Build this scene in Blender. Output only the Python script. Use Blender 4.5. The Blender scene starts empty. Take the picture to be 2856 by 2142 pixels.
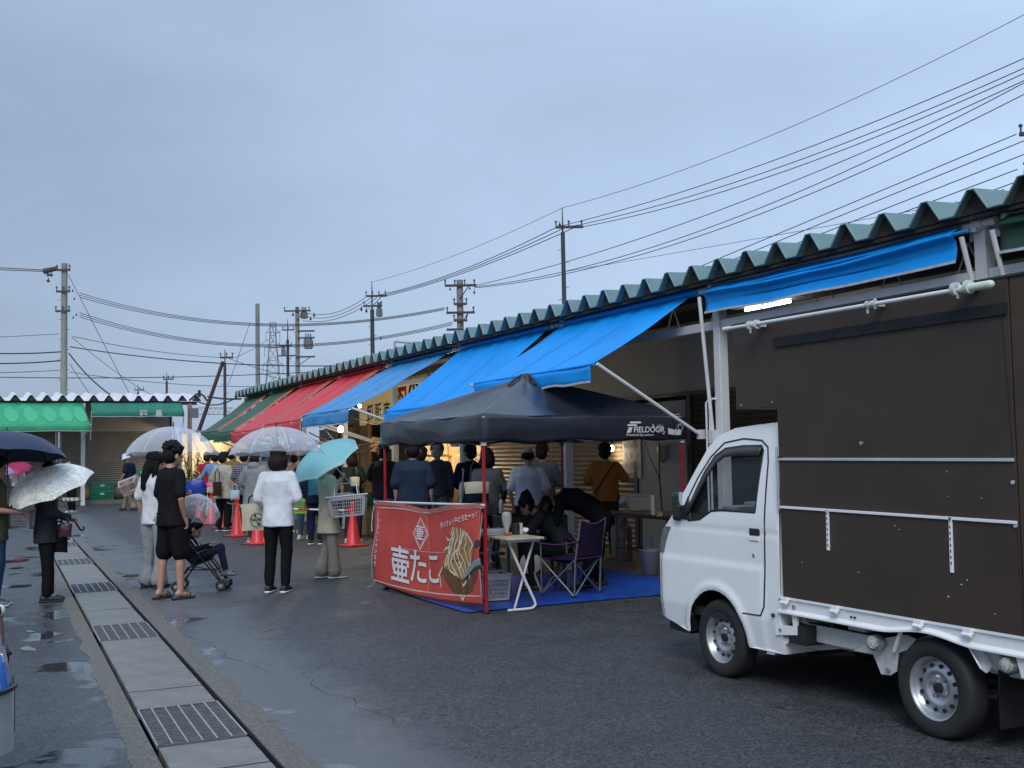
import bpy, bmesh, math, random
from mathutils import Vector, Matrix, noise, geometry
rad = math.radians
SC = bpy.context.scene
COL = SC.collection
random.seed(7)

# ------------------------------------------------------------------ camera
FPX, W0, H0 = 3100.0, 2856.0, 2142.0
YAW, PITCH, ROLL, CAMZ = rad(25.7), math.atan(189/3100.0), -0.019, 1.6
CM = Matrix.Rotation(-YAW, 3, 'Z') @ Matrix.Rotation(math.pi/2+PITCH, 3, 'X') @ Matrix.Rotation(ROLL, 3, 'Z')
cam = bpy.data.cameras.new('camera'); camo = bpy.data.objects.new('camera', cam); COL.objects.link(camo)
cam.sensor_width = 36.0; cam.lens = 36.0*FPX/W0; cam.clip_start = 0.05; cam.clip_end = 3000
camo.location = (0, 0, CAMZ); camo.rotation_euler = CM.to_euler(); SC.camera = camo

# ------------------------------------------------------------------ world: overcast evening sky
SUN_EL, SUN_AZ = rad(42), rad(215)
wo = bpy.data.worlds.new('World'); SC.world = wo; wo.use_nodes = True
nt = wo.node_tree; nt.nodes.clear()
def N(nt, t, **k):
    n = nt.nodes.new(t)
    for a, b in k.items():
        if a in n.inputs.keys(): n.inputs[a].default_value = b
        else: setattr(n, a, b)
    return n
L = nt.links.new
out = N(nt, 'ShaderNodeOutputWorld'); bg = N(nt, 'ShaderNodeBackground'); bg.inputs['Strength'].default_value = 0.12
sky = N(nt, 'ShaderNodeTexSky', sky_type='NISHITA', sun_disc=False, sun_elevation=SUN_EL, sun_rotation=SUN_AZ, air_density=1.0, dust_density=2.0)
tc = N(nt, 'ShaderNodeTexCoord')
sep = N(nt, 'ShaderNodeSeparateXYZ'); L(tc.outputs['Generated'], sep.inputs[0])
mp = N(nt, 'ShaderNodeMapping'); mp.inputs['Scale'].default_value = (1.0, 1.0, 2.6); mp.inputs['Rotation'].default_value = (0.15, 0.1, 0.6)
L(tc.outputs['Generated'], mp.inputs[0])
n1 = N(nt, 'ShaderNodeTexNoise', Scale=1.7, Detail=6.0, Roughness=0.5, Distortion=0.3); L(mp.outputs[0], n1.inputs['Vector'])
n2 = N(nt, 'ShaderNodeTexNoise', Scale=5.0, Detail=7.0, Roughness=0.55, Distortion=0.5); L(mp.outputs[0], n2.inputs['Vector'])
cr = N(nt, 'ShaderNodeValToRGB'); L(n1.outputs['Fac'], cr.inputs[0])
cr.color_ramp.elements[0].position = 0.36; cr.color_ramp.elements[0].color = (1.98, 2.55, 3.52, 1)
cr.color_ramp.elements[1].position = 0.66; cr.color_ramp.elements[1].color = (2.50, 3.24, 4.42, 1)
m2 = N(nt, 'ShaderNodeMapRange'); L(n2.outputs['Fac'], m2.inputs[0])
m2.inputs[1].default_value = 0.3; m2.inputs[2].default_value = 0.7; m2.inputs[3].default_value = 0.96; m2.inputs[4].default_value = 1.035
# brighter to the right of the view (east) and towards the zenith
el = N(nt, 'ShaderNodeMapRange'); L(sep.outputs['Z'], el.inputs[0])
el.inputs[1].default_value = 0.30; el.inputs[2].default_value = 1.0; el.inputs[3].default_value = 1.0; el.inputs[4].default_value = 1.9
ax = N(nt, 'ShaderNodeVectorMath', operation='DOT_PRODUCT'); L(tc.outputs['Generated'], ax.inputs[0]); ax.inputs[1].default_value = (0.90, -0.43, 0.0)
ar = N(nt, 'ShaderNodeMapRange'); L(ax.outputs['Value'], ar.inputs[0])
ar.inputs[1].default_value = -0.45; ar.inputs[2].default_value = 0.5; ar.inputs[3].default_value = 0.86; ar.inputs[4].default_value = 1.42
def mul(a, b):
    m = N(nt, 'ShaderNodeMath', operation='MULTIPLY'); L(a, m.inputs[0]); L(b, m.inputs[1]); return m.outputs[0]
f = mul(mul(m2.outputs[0], el.outputs[0]), ar.outputs[0])
vm = N(nt, 'ShaderNodeVectorMath', operation='SCALE'); L(cr.outputs[0], vm.inputs[0]); L(f, vm.inputs['Scale'])
mx = N(nt, 'ShaderNodeMix', data_type='RGBA'); mx.inputs[0].default_value = 0.88
L(sky.outputs[0], mx.inputs[6]); L(vm.outputs[0], mx.inputs[7]); L(mx.outputs[2], bg.inputs['Color']); L(bg.outputs[0], out.inputs[0])

sun = bpy.data.lights.new('sun', 'SUN'); sun.energy = 1.3; sun.angle = rad(25); sun.color = (1.0, 0.99, 0.97)
suno = bpy.data.objects.new('sun', sun); COL.objects.link(suno)
# light comes from behind the camera and slightly left
suno.rotation_euler = (math.pi/2-SUN_EL, 0, rad(-35))
suno.location = (-5, -5, 20)
SC.view_settings.view_transform = 'Standard'; SC.view_settings.look = 'None'
SC.view_settings.exposure = 0.45; SC.view_settings.gamma = 1.0
SC.cycles.max_bounces = 6; SC.cycles.transparent_max_bounces = 16

# ------------------------------------------------------------------ measuring helpers (metres from photo)
CO = Vector((0, 0, CAMZ))
def ray(x, y): return CM @ Vector(((x-W0/2)/FPX, -(y-H0/2)/FPX, -1))
def on(x, y, axis, val):
    d = ray(x, y); return CO + d*((val-CO[axis])/d[axis])
def gr(x, y, z=0.0): return on(x, y, 2, z)
def dp(x, y, D): return CO + ray(x, y)*D
CF = CM @ Vector((0, 0, -1))
def spot(x, D):      # ground point under pixel column x at depth D
    hy = 1260-0.019*(x-1428); p = CO + ray(x, hy)*D; return Vector((p.x, p.y, 0))
def ztop(x, y, D): return (CO + ray(x, y)*D).z

# ------------------------------------------------------------------ materials
MATS = {}
def mat(key, col=None, rough=0.6, metal=0.0, var=0.12, vscale=6.0, bump=0.0, bscale=40.0, spec=0.5, coat=0.0, alpha=1.0, emit=None, estr=1.0, dirt=0.0, aniso=None):
    if key in MATS: return MATS[key]
    m = bpy.data.materials.new(key); m.use_nodes = True; MATS[key] = m
    t = m.node_tree; b = t.nodes['Principled BSDF']; l = t.links.new
    b.inputs['Roughness'].default_value = rough; b.inputs['Metallic'].default_value = metal
    b.inputs['Specular IOR Level'].default_value = spec; b.inputs['Coat Weight'].default_value = coat; b.inputs['Coat Roughness'].default_value = 0.08
    b.inputs['Alpha'].default_value = alpha
    c = (col[0], col[1], col[2], 1)
    b.inputs['Base Color'].default_value = c
    tcn = N(t, 'ShaderNodeTexCoord')
    vec = tcn.outputs['Object']
    if aniso:
        mpn = N(t, 'ShaderNodeMapping'); mpn.inputs['Scale'].default_value = aniso; l(vec, mpn.inputs[0]); vec = mpn.outputs[0]
    if var > 0:
        n = N(t, 'ShaderNodeTexNoise', Scale=vscale, Detail=5.0, Roughness=0.6); l(vec, n.inputs['Vector'])
        r = N(t, 'ShaderNodeMapRange'); l(n.outputs['Fac'], r.inputs[0])
        r.inputs[1].default_value = 0.25; r.inputs[2].default_value = 0.75; r.inputs[3].default_value = 1-var; r.inputs[4].default_value = 1+var
        v = N(t, 'ShaderNodeVectorMath', operation='SCALE'); v.inputs[0].default_value = col; l(r.outputs[0], v.inputs['Scale'])
        src = v.outputs[0]
        if dirt > 0:
            n3 = N(t, 'ShaderNodeTexNoise', Scale=vscale*0.7, Detail=8.0, Roughness=0.7, Distortion=0.4); l(tcn.outputs['Object'], n3.inputs['Vector'])
            r3 = N(t, 'ShaderNodeMapRange'); l(n3.outputs['Fac'], r3.inputs[0]); r3.inputs[1].default_value = 0.52; r3.inputs[2].default_value = 0.72; r3.inputs[3].default_value = 0; r3.inputs[4].default_value = dirt
            mm = N(t, 'ShaderNodeMix', data_type='RGBA'); l(r3.outputs[0], mm.inputs[0]); l(src, mm.inputs[6]); mm.inputs[7].default_value = (0.09, 0.08, 0.065, 1); src = mm.outputs[2]
        l(src, b.inputs['Base Color'])
        rr = N(t, 'ShaderNodeMapRange'); l(n.outputs['Fac'], rr.inputs[0]); rr.inputs[1].default_value = 0.3; rr.inputs[2].default_value = 0.7
        rr.inputs[3].default_value = max(0.02, rough*0.85); rr.inputs[4].default_value = min(1, rough*1.15); l(rr.outputs[0], b.inputs['Roughness'])
    if bump > 0:
        n2 = N(t, 'ShaderNodeTexNoise', Scale=bscale, Detail=4.0, Roughness=0.6); l(vec, n2.inputs['Vector'])
        bp = N(t, 'ShaderNodeBump'); bp.inputs['Strength'].default_value = bump; bp.inputs['Distance'].default_value = 0.02
        l(n2.outputs['Fac'], bp.inputs['Height']); l(bp.outputs[0], b.inputs['Normal'])
    if emit:
        b.inputs['Emission Color'].default_value = (*emit, 1); b.inputs['Emission Strength'].default_value = estr
    return m

def cloth(key, col, **k):
    k.setdefault('rough', 0.85); k.setdefault('var', 0.13); k.setdefault('vscale', 9); k.setdefault('bump', 0.35); k.setdefault('bscale', 11); k.setdefault('spec', 0.08)
    return mat(key, col, **k)

def glassmat(key, tint, transp=0.6, rough=0.05):
    if key in MATS: return MATS[key]
    m = bpy.data.materials.new(key); m.use_nodes = True; MATS[key] = m
    t = m.node_tree; t.nodes.clear(); l = t.links.new
    o = N(t, 'ShaderNodeOutputMaterial'); mixs = N(t, 'ShaderNodeMixShader'); tr = N(t, 'ShaderNodeBsdfTransparent'); pr = N(t, 'ShaderNodeBsdfPrincipled')
    tr.inputs[0].default_value = (0.92, 0.95, 0.95, 1)
    pr.inputs['Base Color'].default_value = (*tint, 1); pr.inputs['Roughness'].default_value = rough; pr.inputs['Specular IOR Level'].default_value = 0.8
    fr = N(t, 'ShaderNodeLayerWeight', Blend=0.35)
    mr = N(t, 'ShaderNodeMapRange'); l(fr.outputs['Facing'], mr.inputs[0]); mr.inputs[3].default_value = 1-transp; mr.inputs[4].default_value = min(1, 1-transp+0.4)
    tn = N(t, 'ShaderNodeTexCoord'); nn = N(t, 'ShaderNodeTexNoise', Scale=9.0, Detail=3.0); l(tn.outputs['Object'], nn.inputs['Vector'])
    bp = N(t, 'ShaderNodeBump'); bp.inputs['Strength'].default_value = 0.08; l(nn.outputs['Fac'], bp.inputs['Height']); l(bp.outputs[0], pr.inputs['Normal'])
    l(mr.outputs[0], mixs.inputs[0]); l(tr.outputs[0], mixs.inputs[1]); l(pr.outputs[0], mixs.inputs[2]); l(mixs.outputs[0], o.inputs[0])
    return m

# ------------------------------------------------------------------ mesh builder
class MB:
    def __init__(s): s.v = []; s.f = []
    def add(s, vs, fs):
        o = len(s.v); s.v += [Vector(p) for p in vs]; s.f += [tuple(i+o for i in q) for q in fs]; return s
    def box(s, lo, hi):
        x0, y0, z0 = lo; x1, y1, z1 = hi
        return s.add([(x0,y0,z0),(x1,y0,z0),(x1,y1,z0),(x0,y1,z0),(x0,y0,z1),(x1,y0,z1),(x1,y1,z1),(x0,y1,z1)],
                     [(0,3,2,1),(4,5,6,7),(0,1,5,4),(1,2,6,5),(2,3,7,6),(3,0,4,7)])
    def cbox(s, c, sz, R=None):
        c = Vector(c); h = Vector(sz)/2; vs = []
        for dz in (-1, 1):
            for dx, dy in ((-1,-1),(1,-1),(1,1),(-1,1)):
                p = Vector((dx*h.x, dy*h.y, dz*h.z)); vs.append(c+(R@p if R else p))
        return s.add(vs, [(0,3,2,1),(4,5,6,7),(0,1,5,4),(1,2,6,5),(2,3,7,6),(3,0,4,7)])
    def ring(s, c, u, v, a, b, n):
        return [c+u*(a*math.cos(2*math.pi*i/n))+v*(b*math.sin(2*math.pi*i/n)) for i in range(n)]
    def loft(s, secs, n=12, cap=True):      # secs: (centre,u,v,a,b)
        o = len(s.v)
        for c, u, v, a, b in secs: s.v += s.ring(Vector(c), Vector(u), Vector(v), a, b, n)
        for k in range(len(secs)-1):
            for i in range(n):
                j = (i+1) % n; s.f.append((o+k*n+i, o+k*n+j, o+(k+1)*n+j, o+(k+1)*n+i))
        if cap:
            s.f.append(tuple(o+i for i in range(n))[::-1]); s.f.append(tuple(o+(len(secs)-1)*n+i for i in range(n)))
        return s
    def cyl(s, p0, p1, r0, r1=None, n=10, cap=True):
        p0 = Vector(p0); p1 = Vector(p1); r1 = r0 if r1 is None else r1
        d = (p1-p0).normalized(); u = d.orthogonal().normalized(); v = d.cross(u)
        return s.loft([(p0,u,v,r0,r0),(p1,u,v,r1,r1)], n, cap)
    def tube(s, pts, r, n=8):
        pts = [Vector(p) for p in pts]; rs = r if isinstance(r, (list, tuple)) else [r]*len(pts)
        secs = []; u = None
        for i, p in enumerate(pts):
            d = (pts[min(i+1, len(pts)-1)]-pts[max(i-1, 0)]).normalized()
            if u is None: u = d.orthogonal().normalized()
            else: u = (u-d*u.dot(d)).normalized()
            secs.append((p, u, d.cross(u), rs[i], rs[i]))
        return s.loft(secs, n)
    def ball(s, c, r, n=10, m=7):           # r scalar or (a,b,c)
        c = Vector(c); r = (r, r, r) if not hasattr(r, '__len__') else r
        o = len(s.v); s.v.append(c+Vector((0,0,-r[2])))
        for k in range(1, m):
            t = math.pi*k/m
            for i in range(n):
                a = 2*math.pi*i/n; s.v.append(c+Vector((r[0]*math.sin(t)*math.cos(a), r[1]*math.sin(t)*math.sin(a), -r[2]*math.cos(t))))
        s.v.append(c+Vector((0,0,r[2]))); e = len(s.v)-1
        for i in range(n):
            j = (i+1) % n; s.f.append((o, o+1+j, o+1+i)); s.f.append((e, o+1+(m-2)*n+i, o+1+(m-2)*n+j))
        for k in range(m-2):
            for i in range(n):
                j = (i+1) % n; s.f.append((o+1+k*n+i, o+1+k*n+j, o+1+(k+1)*n+j, o+1+(k+1)*n+i))
        return s
    def chain(s, pts, rs, n=10):
        for i in range(len(pts)):
            s.ball(pts[i], rs[i], n, 7)
            if i: s.cyl(pts[i-1], pts[i], rs[i-1], rs[i], n)
        return s
    def prism(s, poly, fn, t0, t1):          # poly 2D, fn(a,b,t)->3D
        n = len(poly); vs = [fn(a, b, t0) for a, b in poly]+[fn(a, b, t1) for a, b in poly]
        fs = [tuple(range(n))[::-1], tuple(range(n, 2*n))]+[(i, (i+1) % n, n+(i+1) % n, n+i) for i in range(n)]
        return s.add(vs, fs)
    def grid(s, fn, nu, nv, u0=0, u1=1, v0=0, v1=1):
        o = len(s.v)
        for j in range(nv+1):
            for i in range(nu+1): s.v.append(Vector(fn(u0+(u1-u0)*i/nu, v0+(v1-v0)*j/nv)))
        for j in range(nv):
            for i in range(nu):
                a = o+j*(nu+1)+i; s.f.append((a, a+1, a+nu+2, a+nu+1))
        return s
    def lathe(s, prof, c=(0,0,0), axis='Z', n=24):   # prof (r, t)
        c = Vector(c); o = len(s.v)
        for r, t in prof:
            for i in range(n):
                a = 2*math.pi*i/n; q = (r*math.cos(a), r*math.sin(a), t)
                s.v.append(c+Vector(q if axis == 'Z' else (t, q[0], q[1]) if axis == 'X' else (q[0], t, q[1])))
        for k in range(len(prof)-1):
            for i in range(n):
                j = (i+1) % n; s.f.append((o+k*n+i, o+k*n+j, o+(k+1)*n+j, o+(k+1)*n+i))
        return s
    def panel(s, outline, holes, fn, step=0.0):      # 2D outline with holes, filled, fn(a,b)->3D
        pts = []; edges = []
        for loop in [outline]+list(holes):
            o = len(pts); pts += [Vector(p) for p in loop]; edges += [(o+i, o+(i+1) % len(loop)) for i in range(len(loop))]
        if step:
            xs = [p[0] for p in outline]; ys = [p[1] for p in outline]
            a = min(xs)+step*.5
            while a < max(xs):
                b = min(ys)+step*.5
                while b < max(ys): pts.append(Vector((a, b))); b += step
                a += step
        r = geometry.delaunay_2d_cdt(pts, edges, [], 0, 1e-5)
        def inside(p, lp):
            c = False; n = len(lp)
            for i in range(n):
                x0, y0 = lp[i]; x1, y1 = lp[(i+1) % n]
                if (y0 > p[1]) != (y1 > p[1]) and p[0] < (x1-x0)*(p[1]-y0)/(y1-y0)+x0: c = not c
            return c
        vs = r[0]; fs = []
        for t in r[2]:
            cx = sum(vs[i].x for i in t)/len(t); cy = sum(vs[i].y for i in t)/len(t)
            if inside((cx, cy), outline) and not any(inside((cx, cy), h) for h in holes): fs.append(tuple(t))
        return s.add([fn(v.x, v.y) for v in vs], fs)
    def build(s, name, m, parent=None, smooth=False, bevel=0, solid=0, off=None, fix=True, sub=0):
        me = bpy.data.meshes.new(name); off = Vector(off) if off is not None else Vector((0,0,0))
        me.from_pydata([tuple(p-off) for p in s.v], [], s.f); me.validate()
        if fix:
            b = bmesh.new(); b.from_mesh(me)
            loose = [v for v in b.verts if not v.link_faces]
            if loose: bmesh.ops.delete(b, geom=loose, context='VERTS')
            bmesh.ops.recalc_face_normals(b, faces=b.faces); b.to_mesh(me); b.free()
        if smooth:
            for p in me.polygons: p.use_smooth = True
            if smooth != 'all':
                me.set_sharp_from_angle(angle=rad(40))
        o = bpy.data.objects.new(name, me); COL.objects.link(o)
        if m: me.materials.append(m)
        if parent: o.parent = parent
        if solid:
            md = o.modifiers.new('s', 'SOLIDIFY'); md.thickness = solid; md.offset = 0
        if bevel:
            md = o.modifiers.new('b', 'BEVEL'); md.width = bevel; md.segments = 2; md.limit_method = 'ANGLE'; md.angle_limit = rad(50); md.harden_normals = False
        if sub:
            md = o.modifiers.new('u', 'SUBSURF'); md.levels = sub; md.render_levels = sub
        return o

def tag(o, label=None, cat=None, group=None, kind=None):
    if label: o['label'] = label
    if cat: o['category'] = cat
    if group: o['group'] = group
    if kind: o['kind'] = kind
    return o
def thing(name, label, cat, loc=(0,0,0), rz=0, group=None):
    o = bpy.data.objects.new(name, None); o.empty_display_size = 0.2; COL.objects.link(o)
    o.location = loc; o.rotation_euler = (0, 0, rz); return tag(o, label, cat, group)
def copytree(o, parent=None):
    c = o.copy(); COL.objects.link(c); c.parent = parent
    for ch in [x for x in bpy.data.objects if x.parent == o]: copytree(ch, c)
    return c
def remesh(mb, name, m, parent, vox, smooth=4, wr=0.0, wf=9.0, off=None):
    o = mb.build(name, m, parent, off=off, fix=False)
    md = o.modifiers.new('r', 'REMESH'); md.mode = 'VOXEL'; md.voxel_size = vox
    ms = o.modifiers.new('s', 'SMOOTH'); ms.factor = 0.5; ms.iterations = smooth
    dg = bpy.context.evaluated_depsgraph_get(); me = bpy.data.meshes.new_from_object(o.evaluated_get(dg))
    old = o.data; o.modifiers.clear(); o.data = me; me.name = name; bpy.data.meshes.remove(old)
    if wr:
        sd = Vector((random.random()*50, random.random()*50, 0))
        ns = [v.normal.copy() for v in me.vertices]
        for v, nn in zip(me.vertices, ns):
            q = v.co*wf; q.z *= 0.6
            v.co += nn*(wr*(noise.noise(q+sd)+0.5*noise.noise(q*2.3+sd)))
    for p in me.polygons: p.use_smooth = True
    if not me.materials: me.materials.append(m)
    return o
def text(s, name, m, parent, fn, size=1.0, off=None, align='CENTER', ext=0.0, cuts=0, bold=0.0):
    c = bpy.data.curves.new(name, 'FONT'); c.body = s; c.size = size; c.align_x = align; c.align_y = 'CENTER'; c.extrude = ext; c.offset = bold
    o = bpy.data.objects.new(name, c); COL.objects.link(o)
    dg = bpy.context.evaluated_depsgraph_get(); me = bpy.data.meshes.new_from_object(o.evaluated_get(dg))
    bpy.data.objects.remove(o); bpy.data.curves.remove(c)
    b = bmesh.new(); b.from_mesh(me); bmesh.ops.triangulate(b, faces=b.faces)
    if cuts:
        for _ in range(6):
            le = [e for e in b.edges if e.calc_length() > cuts]
            if not le: break
            bmesh.ops.subdivide_edges(b, edges=le, cuts=1); bmesh.ops.triangulate(b, faces=b.faces)
    off = Vector(off) if off is not None else Vector((0,0,0))
    for v in b.verts: v.co = Vector(fn(v.co.x, v.co.y, v.co.z))-off
    b.to_mesh(me); b.free(); me.materials.clear(); me.materials.append(m)
    r = bpy.data.objects.new(name, me); COL.objects.link(r)
    if parent: r.parent = parent
    return r

# ================================================================== SETTING
def ground_mat():
    m = bpy.data.materials.new('wet_asphalt'); m.use_nodes = True; t = m.node_tree; b = t.nodes['Principled BSDF']; l = t.links.new
    g = N(t, 'ShaderNodeNewGeometry'); sp = N(t, 'ShaderNodeSeparateXYZ'); l(g.outputs['Position'], sp.inputs[0]); P = g.outputs['Position']
    def noi(s, d=5, r=0.6, dist=0.0):
        n = N(t, 'ShaderNodeTexNoise', Scale=s, Detail=d, Roughness=r, Distortion=dist); l(P, n.inputs['Vector']); return n.outputs['Fac']
    def mr(x, a, bb, c, d):
        n = N(t, 'ShaderNodeMapRange', clamp=True); l(x, n.inputs[0])
        for i, q in enumerate((a, bb, c, d)): n.inputs[i+1].default_value = q
        return n.outputs[0]
    def ma(op, x, y):
        n = N(t, 'ShaderNodeMath', operation=op)
        for i, q in enumerate((x, y)):
            if isinstance(q, (int, float)): n.inputs[i].default_value = q
            else: l(q, n.inputs[i])
        return n.outputs[0]
    vo = N(t, 'ShaderNodeTexVoronoi', Scale=80.0, Randomness=1.0); l(P, vo.inputs['Vector']); vc = N(t, 'ShaderNodeSeparateColor'); l(vo.outputs['Color'], vc.inputs[0]); big = noi(0.55, 5, 0.6, 0.4); mid = noi(2.2, 6, 0.65, 0.3); fine = noi(70, 3, 0.75); grit = noi(160, 2, 0.5)
    # wet zone near the drain and to its left
    xx = ma('ADD', sp.outputs['X'], ma('MULTIPLY', ma('SUBTRACT', big, 0.5), 3.0))
    wet = mr(xx, 1.9, 3.4, 1.0, 0.0)
    far = mr(sp.outputs['Y'], 14, 40, 0.0, 0.5)
    wet = ma('MAXIMUM', wet, far)
    # lighter repaired strip right of the drain
    xs = ma('ADD', ma('SUBTRACT', sp.outputs['X'], ma('MULTIPLY', sp.outputs['Y'], 0.018)), ma('MULTIPLY', ma('SUBTRACT', mid, 0.5), 0.9))
    strip = ma('MULTIPLY', mr(xs, 1.95, 2.35, 1.0, 0.0), mr(sp.outputs['X'], 1.1, 1.2, 0.0, 1.0))
    col = N(t, 'ShaderNodeMix', data_type='RGBA'); l(ma('MULTIPLY', mr(fine, 0.25, 0.75, 0.25, 1), ma('POWER', vc.outputs[0], 1.3)), col.inputs[0]); col.inputs[6].default_value = (0.016, 0.0175, 0.0205, 1); col.inputs[7].default_value = (0.125, 0.131, 0.142, 1)
    c2 = N(t, 'ShaderNodeMix', data_type='RGBA'); l(ma('MULTIPLY', strip, 0.75), c2.inputs[0]); l(col.outputs[2], c2.inputs[6]); c2.inputs[7].default_value = (0.105, 0.112, 0.120, 1)
    gs = N(t, 'ShaderNodeMapRange'); l(grit, gs.inputs[0]); gs.inputs[1].default_value = 0.66; gs.inputs[2].default_value = 0.71; gs.inputs[3].default_value = 0; gs.inputs[4].default_value = 0.5
    c3 = N(t, 'ShaderNodeMix', data_type='RGBA'); l(gs.outputs[0], c3.inputs[0]); l(c2.outputs[2], c3.inputs[6]); c3.inputs[7].default_value = (0.34, 0.31, 0.27, 1)
    sc = N(t, 'ShaderNodeVectorMath', operation='SCALE'); l(c3.outputs[2], sc.inputs[0]); l(mr(mid, 0.3, 0.7, 0.82, 1.2), sc.inputs['Scale'])
    l(sc.outputs[0], b.inputs['Base Color'])
    # roughness: wet sheen in blotches
    blot = mr(mid, 0.36, 0.62, 0.0, 1.0)
    rw = ma('ADD', 0.30, ma('MULTIPLY', blot, 0.26)); rd = ma('ADD', 0.55, ma('MULTIPLY', blot, 0.2))
    rm = N(t, 'ShaderNodeMix', data_type='FLOAT'); l(wet, rm.inputs[0]); l(rd, rm.inputs[2]); l(rw, rm.inputs[3])
    pn = noi(1.25, 6, 0.62, 0.6); xl = ma('SUBTRACT', sp.outputs['X'], ma('MULTIPLY', sp.outputs['Y'], 0.018))
    zone = ma('MULTIPLY', mr(xl, -0.1, 0.45, 0, 1), mr(xl, 1.45, 1.95, 1, 0)); zone = ma('MAXIMUM', zone, ma('MULTIPLY', wet, .30))
    film = mr(ma('ADD', pn, ma('MULTIPLY', zone, .13)), 0.655, 0.70, 0, 1)
    rf = N(t, 'ShaderNodeMix', data_type='FLOAT'); l(film, rf.inputs[0]); l(rm.outputs[0], rf.inputs[2]); rf.inputs[3].default_value = 0.07
    l(rf.outputs[0], b.inputs['Roughness']); b.inputs['Specular IOR Level'].default_value = 0.5
    bp = N(t, 'ShaderNodeBump'); bp.inputs['Distance'].default_value = 0.006
    l(ma('MULTIPLY', ma('MULTIPLY', ma('SUBTRACT', 1.15, wet), 0.8), ma('SUBTRACT', 1.0, ma('MULTIPLY', film, .95))), bp.inputs['Strength']); hh = ma('ADD', ma('MULTIPLY', vo.outputs['Distance'], 1.2), ma('MULTIPLY', fine, 0.8)); l(hh, bp.inputs['Height']); l(bp.outputs[0], b.inputs['Normal'])
    return m
GM = ground_mat()
g = MB()
# ground sheet, with a slot for the drain
DX = lambda y: 0.018*y
def drl(y): return 0.79+DX(y)
def drr(y): return 1.31+DX(y)
for xa, xb in ((-900, -30), (-30, 0.0)):
    g.add([(xa,-300,0),(xb,-300,0),(xb,1500,0),(xa,1500,0)], [(0,1,2,3)])
y0, y1 = -2.0, 24.6
g.add([(0,-300,0),(900,-300,0),(900,y0,0),(0,y0,0)], [(0,1,2,3)])
g.add([(0,y1,0),(900,y1,0),(900,1500,0),(0,1500,0)], [(0,1,2,3)])
g.add([(0,y0,0),(drl(y0)-.02,y0,0),(drl(y1)-.02,y1,0),(0,y1,0)], [(0,1,2,3)])
g.add([(drr(y0)+.02,y0,0),(900,y0,0),(900,y1,0),(drr(y1)+.02,y1,0)], [(0,1,2,3)])
tag(g.build('ground', GM), kind='structure')
conc = mat('drain_concrete', (0.185, 0.18, 0.165), 0.38, var=0.35, vscale=4, bump=0.3, bscale=60, dirt=0.8)
aggr = mat('kerb_concrete', (0.16, 0.148, 0.13), 0.6, var=0.7, vscale=55, bump=1.0, bscale=70, dirt=0.85)
dark = mat('dark_recess', (0.012, 0.011, 0.01), 0.8, var=0.3)
steel = mat('galvanised_steel', (0.30, 0.32, 0.33), 0.4, 0.8, var=0.3, vscale=14)
g = MB()
g.add([(drl(y0)-.02,y0,-.28),(drr(y0)+.02,y0,-.28),(drr(y1)+.02,y1,-.28),(drl(y1)-.02,y1,-.28)], [(0,1,2,3)])
for f_, s_ in ((drl, -0.02), (drr, 0.02)):
    g.add([(f_(y0)+s_,y0,-.28),(f_(y1)+s_,y1,-.28),(f_(y1)+s_,y1,0),(f_(y0)+s_,y0,0)], [(0,1,2,3)])
tag(g.build('drain_channel', dark), kind='structure')
# rough concrete kerbs beside the channel, worn outer edges
for side in (-1, 1):
    g = MB(); n = 150
    for i in range(n+1):
        y = y0+(y1-y0)*i/n; w = (0.13 if side < 0 else 0.17)+0.045*noise.noise((y*2.3, side*5, 0))+0.02*noise.noise((y*9, side*5, 2))
        e = (drl(y)-.022) if side < 0 else (drr(y)+.022)
        for t, z in ((0, -0.05), (0, 0.008), (0.8, 0.009), (1, 0.002)): g.v.append(Vector((e+side*w*t, y, z)))
    for i in range(n):
        for k in range(3): a = i*4+k; g.f.append((a, a+1, a+5, a+4))
    tag(g.build('kerb', aggr, smooth=True), kind='structure')
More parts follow.
